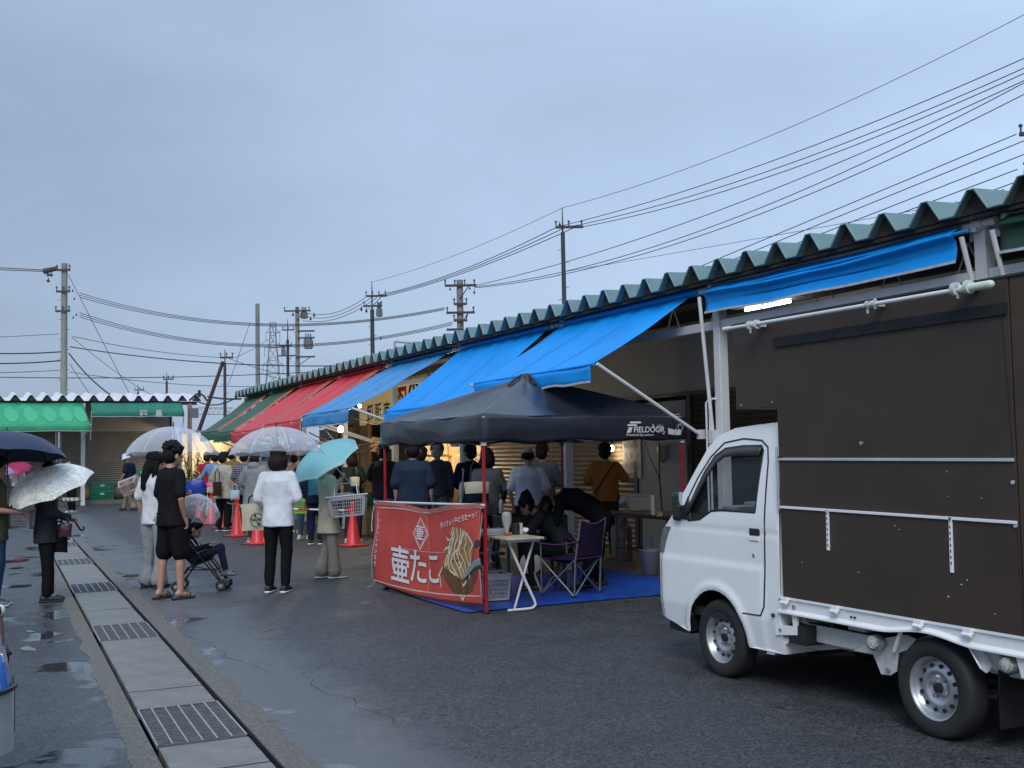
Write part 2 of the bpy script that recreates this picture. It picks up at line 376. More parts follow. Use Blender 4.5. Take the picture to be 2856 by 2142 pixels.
# cover slabs and gratings
def slab(ya, yb):
    g = MB(); p = 0.011
    lo = [(drl(ya)+p, ya+p), (drr(ya)-p, ya+p), (drr(yb)-p, yb-p), (drl(yb)+p, yb-p)]
    j = [random.uniform(-.004, .004) for _ in range(4)]; z = random.uniform(-.004, .003)
    g.add([(x, y, -0.07) for x, y in lo]+[(x, y, z+0.002+q*.6) for (x, y), q in zip(lo, j)], [(0,3,2,1),(4,5,6,7),(0,1,5,4),(1,2,6,5),(2,3,7,6),(3,0,4,7)])
    c = Vector(((drl(ya)+drr(ya))/2, ya, 0))
    o = g.build('drain_slab', conc, bevel=0.006, off=c); o.location = c; return o
def grating(ya, yb):
    c = Vector(((drl(ya)+drr(ya))/2, (ya+yb)/2, 0)); r = thing('drain_grating', '', 'grating', c)
    g = MB(); n = int((yb-ya)/0.040)
    for i in range(n+1):
        y = ya+.01+(yb-ya-.02)*i/n; g.cbox(((drl(y)+drr(y))/2, y, -.012), (drr(y)-drl(y)-.02, .009, .022))
    g.build('bearing_bars', mat('bar_steel', (0.15, 0.155, 0.16), 0.45, 0.3, var=0.35, vscale=14), r, off=c)
    g = MB()
    for k in range(7):
        t = k/6; a = Vector((drl(ya)+.012+t*(drr(ya)-drl(ya)-.024), ya+.008, .003)); b = Vector((drl(yb)+.012+t*(drr(yb)-drl(yb)-.024), yb-.008, .003))
        w = .004; g.add([a+Vector((-w,0,-.02)), a+Vector((w,0,-.02)), b+Vector((w,0,-.02)), b+Vector((-w,0,-.02)), a+Vector((-w,0,0)), a+Vector((w,0,0)), b+Vector((w,0,0)), b+Vector((-w,0,0))], [(0,3,2,1),(4,5,6,7),(0,1,5,4),(1,2,6,5),(2,3,7,6),(3,0,4,7)])
    g.build('cross_rods', mat('bright_steel', (0.5, 0.53, 0.55), 0.35, 0.6, var=0.2), r, off=c)
    return r
gl = ['steel drain grating nearest the camera at the bottom of the picture', 'steel drain grating second from the camera, left of the sandals', 'steel drain grating third from the camera, between dark trousers and man in shorts', 'fourth drain grating, small and far, by the feet of the dark coat person', 'farthest drain grating near the end of the channel', 'steel grating']
jt = MB(); k = 0; sl = []; y = -1.4
while y < 23.8:
    r_ = grating(y, y+1.0)
    if y > 4: r_['label'] = gl[min(k, 5)]; r_['group'] = 'gratings over the drain'; k += 1
    else: r_['label'] = 'steel drain grating below the bottom edge, %s' % ('farther behind' if y < 0 else 'closest to it'); r_['group'] = 'gratings over the drain'
    for i in range(5):
        a = y+1.0+i*0.59
        jt.box((drl(a)+.015, a-.016, -.03), (drr(a)-.015, a+.010, -.0035))
        if a+.59 < y1: s_ = slab(a, a+.58); sl.append((s_, y, i))
    y += 3.98
tag(jt.build('joint_shade', mat('joint_shade', (.012,.012,.010), .9, var=.3)), kind='structure')  # near-black strips in the slab joints: shade of the gaps painted in
POS5 = ['first', 'second', 'third', 'fourth', 'fifth']
for s_, yy, i in sl:
    j = int(round((yy+1.4)/3.98)); nm = {0: 'nearest group, mostly below the frame', 1: 'first run', 2: 'first run beyond the nearest grating', 3: 'run beyond the second grating', 4: 'run beyond the third grating', 5: 'run beyond the fourth grating', 6: 'far end run'}.get(j, 'far end')
    tag(s_, 'grey concrete drain cover slab, %s in the %s' % (POS5[i], nm), 'drain cover', 'concrete slabs over the drain')
# puddles and floor patches
pud = mat('puddle_water', (0.02, 0.018, 0.016), 0.03, var=0)
def blob(name, pts_c, rx, ry, m, z=0.004, seed=0, rot=0):
    g = MB(); n = 64; vs = []
    for i in range(n):
        a = 2*math.pi*i/n; k = 1+0.35*noise.noise((math.cos(a)*1.5+seed, math.sin(a)*1.5, seed*3.1))+0.22*noise.noise((math.cos(a)*4+seed, math.sin(a)*4, 0))+0.10*noise.noise((math.cos(a)*11+seed, math.sin(a)*11, 3))
        q = Vector((rx*k*math.cos(a), ry*k*math.sin(a), 0)); q.rotate(Matrix.Rotation(rot, 3, 'Z')); vs.append(Vector((pts_c[0], pts_c[1], z))+q)
    g.add(vs, [tuple(range(n))]); return tag(g.build(name, m), kind='structure')
for i, (x, y, rx, ry) in enumerate([(45,1565,.22,.28),(45,1585,.10,.12),(45,1636,.22,.16),(375,1606,.16,.20),(115,1470,.15,.8),]):
    p = gr(x, y); blob('puddle', p, rx, ry, pud, 0.004, i*1.7, -.3)
random.seed(11)
for x0_, y0_, n_ in ((2.25, 6.3, 26), (1.95, 8.2, 30)):
    g = MB(); x, y = x0_, y0_; pts = []
    for i in range(n_): pts.append((x, y)); x += random.uniform(-.05, .045); y += random.uniform(.04, .12)
    for i, (x, y) in enumerate(pts):
        w = random.uniform(.0008, .003)*(1 if 1 < i < n_-2 else .3); g.v += [Vector((x-w, y, .003)), Vector((x+w, y, .003))]
    for i in range(n_-1): a = 2*i; g.f.append((a, a+1, a+3, a+2))
    tag(g.build('pavement_crack', dark), kind='structure')
scuff = mat('dried_mud', (0.22, 0.21, 0.19), 0.5, var=0.4, vscale=12, dirt=0.5)
for i, (x, y, rx, ry) in enumerate([(80,1810,.05,.14),(84,1762,.03,.07)]):
    p = gr(x, y); blob('mud_patch', p, rx, ry, scuff, 0.004, i*2.7+9, .2)

# ------------------------------------------------------------------ market building on the right
XE, XW = 7.2, 9.2
teal = mat('teal_roof_sheet', (0.115, 0.20, 0.205), 0.45, 0.0, var=0.16, vscale=4, dirt=0.25)
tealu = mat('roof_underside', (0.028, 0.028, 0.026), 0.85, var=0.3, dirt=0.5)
white = mat('white_painted_steel', (0.62, 0.64, 0.66), 0.45, var=0.08, vscale=3, dirt=0.25)
greyst = mat('grey_painted_steel', (0.36, 0.38, 0.42), 0.5, var=0.1, dirt=0.3)
wallm = mat('beige_wall_panel', (0.50, 0.49, 0.46), 0.7, var=0.12, vscale=1.5, dirt=0.1, bump=0.05)
whitewall = mat('white_wall', (0.42, 0.42, 0.43), 0.7, var=0.08, vscale=2, dirt=0.15)
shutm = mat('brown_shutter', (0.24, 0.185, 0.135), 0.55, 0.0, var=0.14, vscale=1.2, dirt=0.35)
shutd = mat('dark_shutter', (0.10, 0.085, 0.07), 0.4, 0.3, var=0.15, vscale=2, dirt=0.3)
black = mat('black_paint', (0.012, 0.012, 0.013), 0.45, var=0.2)
bld = thing('market_building', 'long single storey market hall with teal folded roof sheet and brown shutters', 'building', (XW, 10, 0))
bo = Vector((XW, 10, 0))
def roofprof(a0, a1, pitch, h, z0):
    pts = []; a = a0; p = pitch
    while a < a1:
        pts += [(a, z0), (a+.30*p, z0), (a+.56*p, z0+h), (a+.70*p, z0+h), ]
        a += p
    pts.append((a, z0)); return pts
def roof_sheet(name, pts, fn0, fn1, m, parent, off, th=0.006):
    g = MB(); o = 0
    for a, z in pts: g.v.append(Vector(fn0(a, z)))
    for a, z in pts: g.v.append(Vector(fn1(a, z)))
    n = len(pts)
    for i in range(n-1): g.f.append((i, i+1, n+i+1, n+i))
    return g.build(name, m, parent, off=off, solid=th)
XR = 6.85; PR = roofprof(-1.2, 32.7, .464, .172, 3.368)
roof_sheet('roof', PR, lambda a, z: (XR, a, z), lambda a, z: (16.5, a, z+.30), teal, bld, bo, 0.010)
g = MB(); g.tube([(XR-.004, a, z) for a, z in PR], .0085, n=5); g.build('roof_edge', mat('pale_teal_edge', (0.17, 0.27, 0.27), 0.5, var=.25, dirt=.3), bld, off=bo)
def closures(pts, fn, m, parent, off):
    g = MB()
    for i in range(0, len(pts)-4, 4):
        (a1, z1), (a2, z2), (a3, z3), (a4, z4) = pts[i+1], pts[i+2], pts[i+3], pts[i+4]; e = .004
        g.add([fn(a1+e, z1), fn(a2, z2-e), fn(a3, z3-e), fn(a4-e, z4)], [(0,1,2,3)])
    return g.build('ridge_closures', m, parent, off=off)
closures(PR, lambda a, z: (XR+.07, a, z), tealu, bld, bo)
rb = MB(); a = -1.2+.63*.464
while a < 32.6:
    for xx_ in (XR+.35, XR+1.6): rb.cyl((xx_, a, 3.53), (xx_, a, 3.575), .011, n=6)
    a += .464
rb.build('roof_bolts', greyst, bld, off=bo)
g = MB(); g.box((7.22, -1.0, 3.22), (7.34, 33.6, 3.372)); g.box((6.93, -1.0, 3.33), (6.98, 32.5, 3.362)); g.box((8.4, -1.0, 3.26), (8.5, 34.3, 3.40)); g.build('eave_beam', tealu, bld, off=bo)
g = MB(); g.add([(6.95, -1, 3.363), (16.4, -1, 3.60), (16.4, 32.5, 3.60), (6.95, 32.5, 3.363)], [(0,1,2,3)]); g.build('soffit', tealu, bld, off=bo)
g = MB(); g.add([(16.3, -1, 0), (16.3, 32.6, 0), (16.3, 32.6, 3.6), (16.3, -1, 3.6)], [(0,1,2,3)]); g.add([(XW+.2, 32.55, 0), (16.3, 32.55, 0), (16.3, 32.55, 3.6), (XW+.2, 32.55, 3.4)], [(0,1,2,3)]); g.build('rear_wall', wallm, bld, off=bo)
g = MB(); g.box((7.05, -1, 0.0), (16.2, 32.5, 0.035)); g.build('floor_slab', mat('shop_floor', (0.16, 0.135, 0.10), 0.5, var=0.2, vscale=2, dirt=0.4), bld, off=bo)
YB = [-.55, 2.9, 6.4, 9.87, 13.33, 16.85, 20.15, 23.35, 26.7, 29.7, 32.7]
for yk in YB[1:]:
    g = MB(); y = yk-.22; g.box((7.06, y-.055, 0.03), (7.17, y+.055, 3.36)); g.box((7.03, y-.11, 0.03), (7.20, y+.11, .05)); g.box((7.13, y-.14, 3.20), (7.16, y+.16, 3.355)); g.build('column', white, bld, off=bo, bevel=0.008)
g = MB()
for a, b in zip(YB[:-1], YB[1:]): g.box((7.08, a-.16, 2.86), (7.16, b-.28, 2.955))
g.build('girder', white, bld, off=bo, bevel=0.006)
y = -0.5
while y < 32:
    g = MB(); g.cyl((7.22, y, 2.96), (7.22, y+.13, 3.22), .007, n=5); g.cyl((7.22, y+.13, 3.22), (7.22, y+.26, 2.96), .007, n=5); y += .85
    g.build('truss_rod', mat('pale_rods', (0.5, 0.48, 0.42), 0.5, var=0.1), bld, off=bo)
g = MB()
for a, b in ((-1, 20.4), (24.1, 32.5)): g.box((XW, a, 2.42), (XW+.08, b, 3.46))
g.box((XW, 20.4, 2.75), (XW+.08, 24.1, 3.46)); g.build('upper_wall', wallm, bld, off=bo)
g = MB(); g.box((XW-.02, -1, 2.36), (XW+.03, 20.35, 2.418)); g.build('lintel', black, bld, off=bo)
def shutter(ya, yb, x, m, parent, off, z0=.05, z1=2.36, axis=0):
    g = MB(); pts = []; z = z0
    while z < z1-.001:
        pts += [(z, 0), (z+.012, .014), (z+.04, .026), (z+.068, .014)]; z += .08
    pts.append((z1, 0))
    fn = (lambda a, z, d: (x-d, a, z)) if axis == 0 else (lambda a, z, d: (a, x-d, z))
    for a in (ya, yb):
        for z, d in pts: g.v.append(Vector(fn(a, z, d)))
    n = len(pts)
    for i in range(n-1): g.f.append((i, i+1, n+i+1, n+i))
    return g.build('shutter', m, parent, off=off, smooth=True)
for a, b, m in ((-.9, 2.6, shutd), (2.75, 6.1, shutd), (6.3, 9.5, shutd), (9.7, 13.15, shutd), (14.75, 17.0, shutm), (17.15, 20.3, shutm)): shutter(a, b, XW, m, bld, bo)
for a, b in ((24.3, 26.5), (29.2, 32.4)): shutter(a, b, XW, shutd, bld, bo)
for y in (2.67, 6.2, 9.6, 13.22, 14.68, 17.07, 20.35, 24.15):
    g = MB(); g.box((XW-.05, y-.05, .04), (XW+.05, y+.05, 2.36)); g.build('shutter_rail', black, bld, off=bo)
g = MB(); g.box((XW-.03, 13.32, .04), (XW+.02, 14.62, 2.3)); g.build('wall_panel', whitewall, bld, off=bo)
# open shop interior (lit)
cream = mat('cream_wall', (0.62, 0.52, 0.34), 0.6, var=0.08, dirt=0.15)
wood = mat('warm_wood', (0.30, 0.17, 0.07), 0.55, var=0.2, aniso=(2, 2, 14))
yel = mat('yellow_curtain', (0.50, 0.38, 0.13), 0.35, var=0.25, vscale=3, bump=0.3, bscale=6, dirt=0.4)
g = MB(); g.box((11.6, 20.4, .04), (11.7, 24.1, 3.3)); g.box((XW+.1, 20.38, .04), (11.6, 20.45, 3.3)); g.box((XW+.1, 24.05, .04), (11.6, 24.12, 3.3)); g.build('shop_wall', cream, bld, off=bo)
g = MB()
for y in (20.6, 21.4, 22.3, 23.1, 23.9): g.box((XW-.03, y-.03, 1.05), (XW+.03, y+.03, 2.75))
g.box((XW-.04, 20.45, 1.52), (XW+.04, 24.05, 1.57)); g.box((XW-.04, 20.45, 1.0), (XW+.04, 24.05, 1.06)); g.build('shop_window_frame', wood, bld, off=bo)
g = MB(); g.box((XW-.25, 20.5, .04), (XW-.02, 24.0, .98)); g.build('shop_counter', wood, bld, off=bo, bevel=.01)
g = MB(); g.grid(lambda u, v: (XW-.35+.04*math.sin(u*40), 26.6+u*2.5, .04+v*2.3), 60, 2); g.build('strip_curtain', yel, bld, off=bo, smooth=True)
g = MB()
for y in (26.55, 27.6, 29.15): g.box((XW-.45, y-.05, .04), (XW-.36, y+.05, 2.42))
g.build('door_post', wood, bld, off=bo)
g = MB()
for i in range(9): g.cyl((7.17, 9.63+.03*(i % 2), .3), (7.17, 9.63+.03*(i % 2), 2.2), .008, n=6) if i < 2 else None
g.tube([(7.0, 9.72, .2), (7.0, 9.72, 2.08), (7.02, 9.70, 2.12), (7.10, 9.66, 2.12)], .012); g.tube([(7.0, 9.78, .2), (7.0, 9.78, 2.08), (7.02, 9.76, 2.12), (7.10, 9.70, 2.12)], .012)
g.build('pipe', white, bld, off=bo, smooth=True)

# fluorescent fitting behind the blue awning
def light_emit(key, col, s): return mat(key, (0.9, 0.9, 0.9), 0.4, var=0, emit=col, estr=s)
p = on(2140, 853, 0, 8.2)
fl = thing('fluorescent_lamp', 'bare white fluorescent tube under the hall roof above the truck', 'lamp', p)
g = MB(); g.cyl((8.2, p.y-.40, p.z), (8.2, p.y+.40, p.z), .018, n=10); g.build('tube', light_emit('fluoro_glow', (1, .98, .9), 7), fl, off=p, smooth=True)
g = MB(); g.box((8.16, p.y-.62, p.z+.03), (8.24, p.y+.62, p.z+.09)); g.build('housing', white, fl, off=p)
def lamp_light(name, loc, e, col, r=0.05):
    d = bpy.data.lights.new(name, 'POINT'); d.energy = e; d.color = col; d.shadow_soft_size = r
    o = bpy.data.objects.new(name, d); COL.objects.link(o); o.location = loc; return o
lamp_light('fluoro_light', p+Vector((-.05, 0, -.06)), 7, (1, .97, .9), .2).parent = None
def bulb(p, label, e=25, r=.055, col=(1, .80, .50), cord=.35, es=30):
    t = thing('light_bulb', label, 'lamp', p, group='bare bulbs of the stalls')
    g = MB(); g.ball((0,0,0), (r, r, r*1.15), 12, 9); g.build('glass', light_emit('bulb_glow%d' % es, (1, .86, .6), es), t, smooth=True)
    g = MB(); g.cyl((0,0,r*.95), (0,0,r*.95+.05), .02, n=8); g.cyl((0,0,r+.04), (0,0,r+cord), .004, n=5); g.build('socket', black, t)
    lamp_light('bulb_light', p+Vector((-.0, 0, -.12)), e, col, .06)
    return t
bulb(dp(950, 1197, 19.5), 'glowing bare bulb between the blue awnings beside the yellow door', 26, r=.05)
bulb(dp(1240, 1215, 23.3), 'hanging bulb inside the lit shop behind the capped man', 60, r=.05)
bulb(dp(1706, 1250, 17.6), 'small lit bulb on the shutter beside the orange shirt', 2.5, r=.045, es=12)
bulb(dp(1003, 1132, 24.6), 'small round bulb left under the sign lettering', 10, r=.035)
bulb(dp(1098, 1123, 23.0), 'small round bulb beside the red sign character', 10, r=.045)

# lit shop sign
sg = thing('shop_sign', 'lit pale yellow sign with black and red characters above the stalls', 'sign', (XW-.12, 25.3, 2.9)); so = Vector((XW-.12, 25.3, 2.9))
sm = mat('sign_board', (0.62, 0.50, 0.25), 0.5, var=0.08, emit=(1.0, .75, .35), estr=.16)
g = MB(); g.box((XW-.12, 22.3, 2.36), (XW-.02, 28.2, 3.30)); g.build('board', sm, sg, off=so, bevel=.01)
redp = mat('sign_red', (0.55, 0.03, 0.02), 0.5, var=.1); blkp = mat('sign_black', (0.015, 0.012, 0.012), 0.5, var=.1)
def sf(cy, cz, sx=1, sz=1): return lambda a, b, c: (XW-.125, cy-a*sx, cz+b*sz)
text('卸', 'lettering', blkp, sg, sf(27.3, 2.62), .50, off=so, bold=.01); text('販', 'lettering', blkp, sg, sf(26.65, 2.62), .50, off=so, bold=.01); text('売', 'lettering', blkp, sg, sf(26.0, 2.62), .50, off=so, bold=.01)
text('肉', 'lettering', redp, sg, sf(25.0, 2.80, 1, 1.0), .95, off=so, bold=.02); text('の', 'lettering', blkp, sg, sf(24.1, 2.95), .8, off=so, bold=.03); text('山', 'lettering', blkp, sg, sf(23.1, 3.0), .85, off=so, bold=.03)

# ------------------------------------------------------------------ awnings
blue = mat('blue_canvas', (0.004, 0.28, 0.78), 0.5, var=0.14, vscale=2.2, bump=0.25, bscale=3.5, spec=.2)
blue2 = mat('worn_blue_canvas', (0.04, 0.25, 0.56), 0.42, var=0.35, vscale=5, bump=0.5, bscale=5, spec=.4, aniso=(1, 5, 1))
red = mat('red_canvas', (0.60, 0.03, 0.04), 0.45, var=0.22, vscale=3, bump=0.4, bscale=4, spec=.35)
grn = mat('green_canvas', (0.030, 0.10, 0.058), 0.6, var=0.2, vscale=2.5, bump=0.2, bscale=4, dirt=.15)
dgrn = mat('dark_green_canvas', (0.008, 0.045, 0.028), 0.5, var=0.2, vscale=3, bump=0.2, bscale=4)
fade = mat('faded_orange_trim', (0.42, 0.10, 0.055), 0.6, var=0.45, vscale=14, dirt=.5)
hem = mat('pale_hem', (0.42, 0.46, 0.5), 0.6, var=0.3, vscale=20)
def awning(label, ya, yb, xb, zb, m, vh=.2, ra=None, fold=0.06, trim=None, wr=.02, za=3.30):
    c = Vector((XE, (ya+yb)/2, 3.3)); r = thing('awning', label, 'awning', c, group='awnings along the market hall')
    sd = ya*3.1
    def f(u, v):        # u along Y, v from top(0) to bottom(1)
        y = ya+.22+(yb-ya-.46)*u; x = XE-.10+(xb-XE+.10)*v; z = za+(zb-za)*v
        sag = -.045*math.sin(math.pi*v)*(0.6+.4*math.sin(math.pi*u))
        w = wr*(noise.noise((u*7+v*2.0, v*1.1, sd))+.6*noise.noise((u*16-v*4, v*2, sd)))*math.sin(math.pi*min(1, v*1.2+.05)*.9)
        return (x, y, z+sag+w)
    g = MB(); g.grid(f, 44, 18); g.build('canopy', m, r, smooth='all', off=c, solid=.004)
    g = MB(); g.grid(lambda u, v: Vector(f(u, 1))+Vector((-.012+.02*noise.noise((u*5, v, sd))-.01*v, 0, -.015-vh*v+.006*math.sin(u*31+sd)*v)), 44, 4); g.build('valance', m, r, smooth='all', off=c, solid=.004)
    g = MB(); g.grid(lambda u, v: Vector(f(u, 1))+Vector((-.026+.02*noise.noise((u*5, 1, sd)), 0, -.015-vh+.006*math.sin(u*31+sd)-.012+.024*v)), 44, 1); g.build('hem', hem, r, off=c, solid=.003)
    g = MB(); g.cyl(Vector(f(0, 1))-Vector((0, .05, 0)), Vector(f(1, 1))+Vector((0, .05, 0)), .017, n=8); g.build('front_bar', m, r, off=c, smooth=True)
    g = MB(); g.cyl((XE-.10, ya+.10, 3.31), (XE-.10, yb-.10, 3.31), .045, n=12); g.build('roller', m, r, off=c, smooth=True)
    for q0, q1 in ((ya-.05, ya+.12), (yb-.12, yb+.03)):
        g = MB(); g.cyl((XE-.10, q0, 3.31), (XE-.10, q1, 3.31), .035, n=10); g.build('roller_end', white, r, off=c, smooth=True)
    for us in (.34, .67):
        g = MB(); g.grid(lambda u, v: Vector(f(us+(u-.5)*.012, v))+Vector((0, 0, .006)), 1, 18)
        g.build('seam_tape', m, r, smooth='all', off=c)
    if trim:
        for e in ((0, -1),):
            g = MB(); g.grid(lambda u, v: Vector(f(0, v))+Vector((0, -.06+u*(.55+.14*noise.noise((v*5, sd, 0))), .022-.03*abs(u-.5))), 4, 24); g.build('edge_band', trim, r, off=c, smooth='all', solid=.006)
    for e, y in ((0, ya+.10), (1, yb-.10)):
        g = MB(); q = Vector(f(e, 1)); q.y = y; g.cyl(q, (7.04, y, 1.75+.0*e), .019, n=8); g.cbox((7.06, y, 1.75), (.07, .06, .10)); g.build('arm', white, r, off=c, smooth=True)
    return r
awning('bright blue extended awning above the black tent', YB[3], YB[4], 5.78, 2.49, blue, .16, wr=.022)
awning('blue extended awning second from the truck, ending behind the tent', YB[4], YB[5], 5.76, 2.26, blue, .20, wr=.028)
awning('worn blue awning with creases next to the red one', YB[5], YB[6], 5.34, 2.33, blue2, .21, wr=.05)
awning('nearer red awning beside the worn blue one', YB[6], YB[7], 5.40, 2.26, red, .24, wr=.05, trim=fade)
awning('farther red awning next to the green ones', YB[7], YB[8], 5.40, 2.17, red, .24, wr=.045, trim=fade)
awning('dull green awning between red awnings and the last one', YB[8], YB[9], 5.55, 2.22, grn, .22, wr=.02, trim=fade)
awning('last dull green awning at the far end of the hall', YB[9], YB[10], 5.75, 2.30, grn, .22, wr=.02, trim=fade)
def rolled(label, ya, yb, m, top=3.31):
    c = Vector((XE, (ya+yb)/2, 3.3)); r = thing('awning', label, 'awning', c, group='awnings along the market hall')
    sd = ya
    def f(u, v):
        y = ya+.16+(yb-ya-.3)*u
        prof = [(7.10, 3.335), (7.03, 3.325), (6.93, 3.27), (6.89, 3.235), (6.94, 3.195), (6.95, 3.13), (6.94, 3.07), (6.93, 3.03)]
        t = v*(len(prof)-1); i = min(int(t), len(prof)-2); q = t-i; a, b = prof[i], prof[i+1]
        sg_ = -.035*math.sin(math.pi*u)*(1 if 1 < t < 5 else .4)
        return (a[0]+(b[0]-a[0])*q+.012*noise.noise((u*6, v*2, sd)), y, a[1]+(b[1]-a[1])*q+sg_+.012*noise.noise((u*5, v*3, sd+4)))
    g = MB(); g.grid(f, 60, 28); g.build('canopy', m, r, smooth='all', off=c, solid=.004)
    g = MB(); g.grid(lambda u, v: Vector(f(u, 1))+Vector((-.004, 0, -.012+.022*v)), 60, 1); g.build('hem', hem, r, off=c, solid=.004)
    g = MB(); g.cyl((6.915, ya+.02, 3.245), (6.915, yb-.1, 3.235), .012, n=8); g.build('front_bar', m, r, off=c, smooth=True)
    g = MB(); g.cyl((7.08, ya+.0, 3.31), (7.08, yb-.08, 3.31), .045, n=12)
    g.cyl((7.05, ya-.14, 3.31), (7.05, ya+.17, 3.31), .036, n=12); g.cyl((7.05, ya-.02, 3.31), (7.05, ya+.03, 3.31), .05, n=12); g.build('roller', white, r, off=c, smooth=True)
    for y in (ya+.05, yb-.12):
        g = MB(); g.cyl((6.88, y, 3.2), (7.03, y+.02, 1.6 if y > 8 else 2.75), .02, n=8); g.cbox((7.04, y, 3.31), (.06, .05, .12))
        if y > 8: g.cbox((7.02, y+.02, 1.72), (.07, .07, .14))
        g.build('arm', white, r, off=c, smooth=True)
    return r
rolled('rolled in bright blue awning above the truck, fluorescent light below it', 6.14, 9.80, blue)
rolled('dark green rolled awning at the right edge of the photo', YB[1], 6.02, dgrn)

# roof rail
rr = thing('roof_rail', 'small grey steel frame standing on the teal roof behind the ridge', 'rail', dp(1126, 1000, 24))
g = MB(); a, b, c_, d_ = dp(1101, 1010, 24), dp(1101, 952, 24), dp(1151, 956, 24), dp(1151, 990, 24)
g.tube([a, b], .03); g.tube([b, c_], .03); g.tube([c_, d_], .03); g.build('frame', greyst, rr, off=rr.location)

# ------------------------------------------------------------------ left market building
LY, LW = 42.0, 43.6
lb = thing('market_building', 'low market hall with white folded roof and closed brown shutters at the far left', 'building', (0, LW, 0)); lo = Vector((0, LW, 0))
lroof = mat('white_roof_sheet', (0.72, 0.74, 0.76), 0.4, var=0.1, vscale=2, dirt=.1)
PL = roofprof(-16, 7.3, .51, .20, 3.69)
roof_sheet('roof', PL, lambda a, z: (a, LY, z), lambda a, z: (a, LY+3.2, z+.27), lroof, lb, lo, .01)
roof_sheet('roof', PL, lambda a, z: (a, LY+3.21, z+.26), lambda a, z: (a, LY+12, z+.2), lroof, lb, lo, .01)
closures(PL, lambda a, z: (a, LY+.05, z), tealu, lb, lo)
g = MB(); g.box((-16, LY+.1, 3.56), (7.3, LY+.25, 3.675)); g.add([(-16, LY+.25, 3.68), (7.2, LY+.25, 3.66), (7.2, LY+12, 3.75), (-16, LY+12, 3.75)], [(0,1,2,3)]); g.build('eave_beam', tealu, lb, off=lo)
g = MB(); g.box((-16, LW, 2.62), (6.6, LW+.1, 3.7)); g.box((6.55, LW, .15), (6.65, LW+8, 3.7)); g.build('upper_wall', mat('beige_fascia', (0.36, 0.33, 0.28), .7, var=.1, dirt=.3), lb, off=lo)
lsh = mat('grey_brown_shutter', (0.23, 0.20, 0.165), 0.5, 0.1, var=0.15, vscale=1.5, dirt=0.3)
for a, b in ((-15.8, -9), (-8.9, -3.2), (-3.1, 2.55), (2.75, 6.5)): shutter(a, b, LW, lsh, lb, lo, .16, 2.62, 1)
for x in (-9, -3.15, 2.6, 2.72):
    g = MB(); g.box((x-.04, LW-.05, .15), (x+.04, LW+.02, 2.62)); g.build('shutter_rail', greyst, lb, off=lo)
g = MB(); g.box((-16, LY+.5, 0), (7.2, LW+1, .15)); g.build('plinth', aggr, lb, off=lo)
for x in (-10.4, -3.4, 3.36, 7.05):
    g = MB(); g.box((x-.07, LY+.05, 0.0), (x+.07, LY+.19, 3.6)); g.build('column', white if x < 5 else mat('rusty_post', (.25, .17, .11), .6, var=.4, dirt=.5), lb, off=lo)
lg1 = mat('bright_green_canvas', (0.02, 0.30, 0.13), 0.5, var=0.2, vscale=2, bump=.2, bscale=4)
lg2 = mat('patched_canvas_paint', (0.05, 0.38, 0.19), 0.6, var=0.1)
def law(label, xa, xb, yb_, zb, dx, m, vh=.22, za=3.60):
    c = Vector(((xa+xb)/2, LY, 3.5)); r = thing('awning', label, 'awning', c, group='green awnings of the far hall')
    f = lambda u, v: (xa+(xb-xa)*u+dx*v, LY-(LY-yb_)*v, za+(zb-za)*v-.03*math.sin(math.pi*v)+.02*noise.noise((u*9, v*3, xa)))
    g = MB(); g.grid(f, 30, 8); g.build('canopy', m, r, smooth='all', off=c, solid=.004)
    g = MB(); g.grid(lambda u, v: Vector(f(u, 1))+Vector((0, -.01, -vh*v)), 30, 3); g.build('valance', m, r, smooth='all', off=c, solid=.004)
    g = MB(); g.grid(lambda u, v: Vector(f(u, 1))+Vector((0, -.02, -vh+.02*v)), 30, 1); g.build('hem', hem, r, off=c, solid=.003)
    for e in (0, 1):
        g = MB(); g.cyl(f(e, 1), (xa+(xb-xa)*e, LY+.05, 2.3), .02, n=6); g.build('arm', white, r, off=c)
    return r, f
r, lf = law('bright green extended awning with pale painted out blotches', -3.3, 3.34, 40.3, 2.80, .12, lg1)
g = MB()
for u in (.28, .42, .53, .64, .73, .82, .90, .97):
    n = 18; w = .022+.010*(u > .6); h = .26+.09*(u > .6)
    g = MB(); g.add([Vector(lf(min(.995, u+w*math.cos(2*math.pi*i/n)*(1+.15*math.sin(i*2.3))), .52+h*math.sin(2*math.pi*i/n)))+Vector((0, -.006, .010)) for i in range(n)], [tuple(range(n))]); g.build('painted_blotch', lg2, r, off=r.location)

lg3 = mat('deep_green_canvas', (0.012, 0.16, 0.10), 0.5, var=0.2, vscale=2)
r, lf = law('rolled in green awning with two small white characters', 3.6, 6.75, 41.55, 3.30, 0.0, lg3, .2, 3.62)
for q, ch in ((.55, '福'), (.72, '昌')):
    b_ = Vector(lf(q, 1)); text(ch, 'lettering', hem, r, lambda a, b, c: (b_.x+a, b_.y-.03, b_.z-.09+b), .26, off=r.location, bold=.01)
law('green awning at the left end of the far hall', -10.3, -3.5, 40.3, 2.80, 0, lg1)
# lit stall wall beyond the plant
st = thing('market_stall', 'warmly lit cream stall front behind the green plant', 'stall', (7.6, 42.6, 0))
g = MB(); g.box((6.9, 43.0, 0), (9.5, 43.1, 2.5)); g.build('wall', cream, st, off=st.location)
g = MB(); g.box((6.85, 41.6, 2.5), (9.6, 43.2, 2.6)); g.build('roof', greyst, st, off=st.location)
g = MB(); g.box((6.95, 41.8, 0), (7.03, 41.9, 2.5)); g.box((8.6, 41.8, 0), (8.68, 41.9, 2.5)); g.build('post', wood, st, off=st.location)
lamp_light('stall_light', (7.7, 42.0, 2.2), 75, (1, .82, .5), .1)

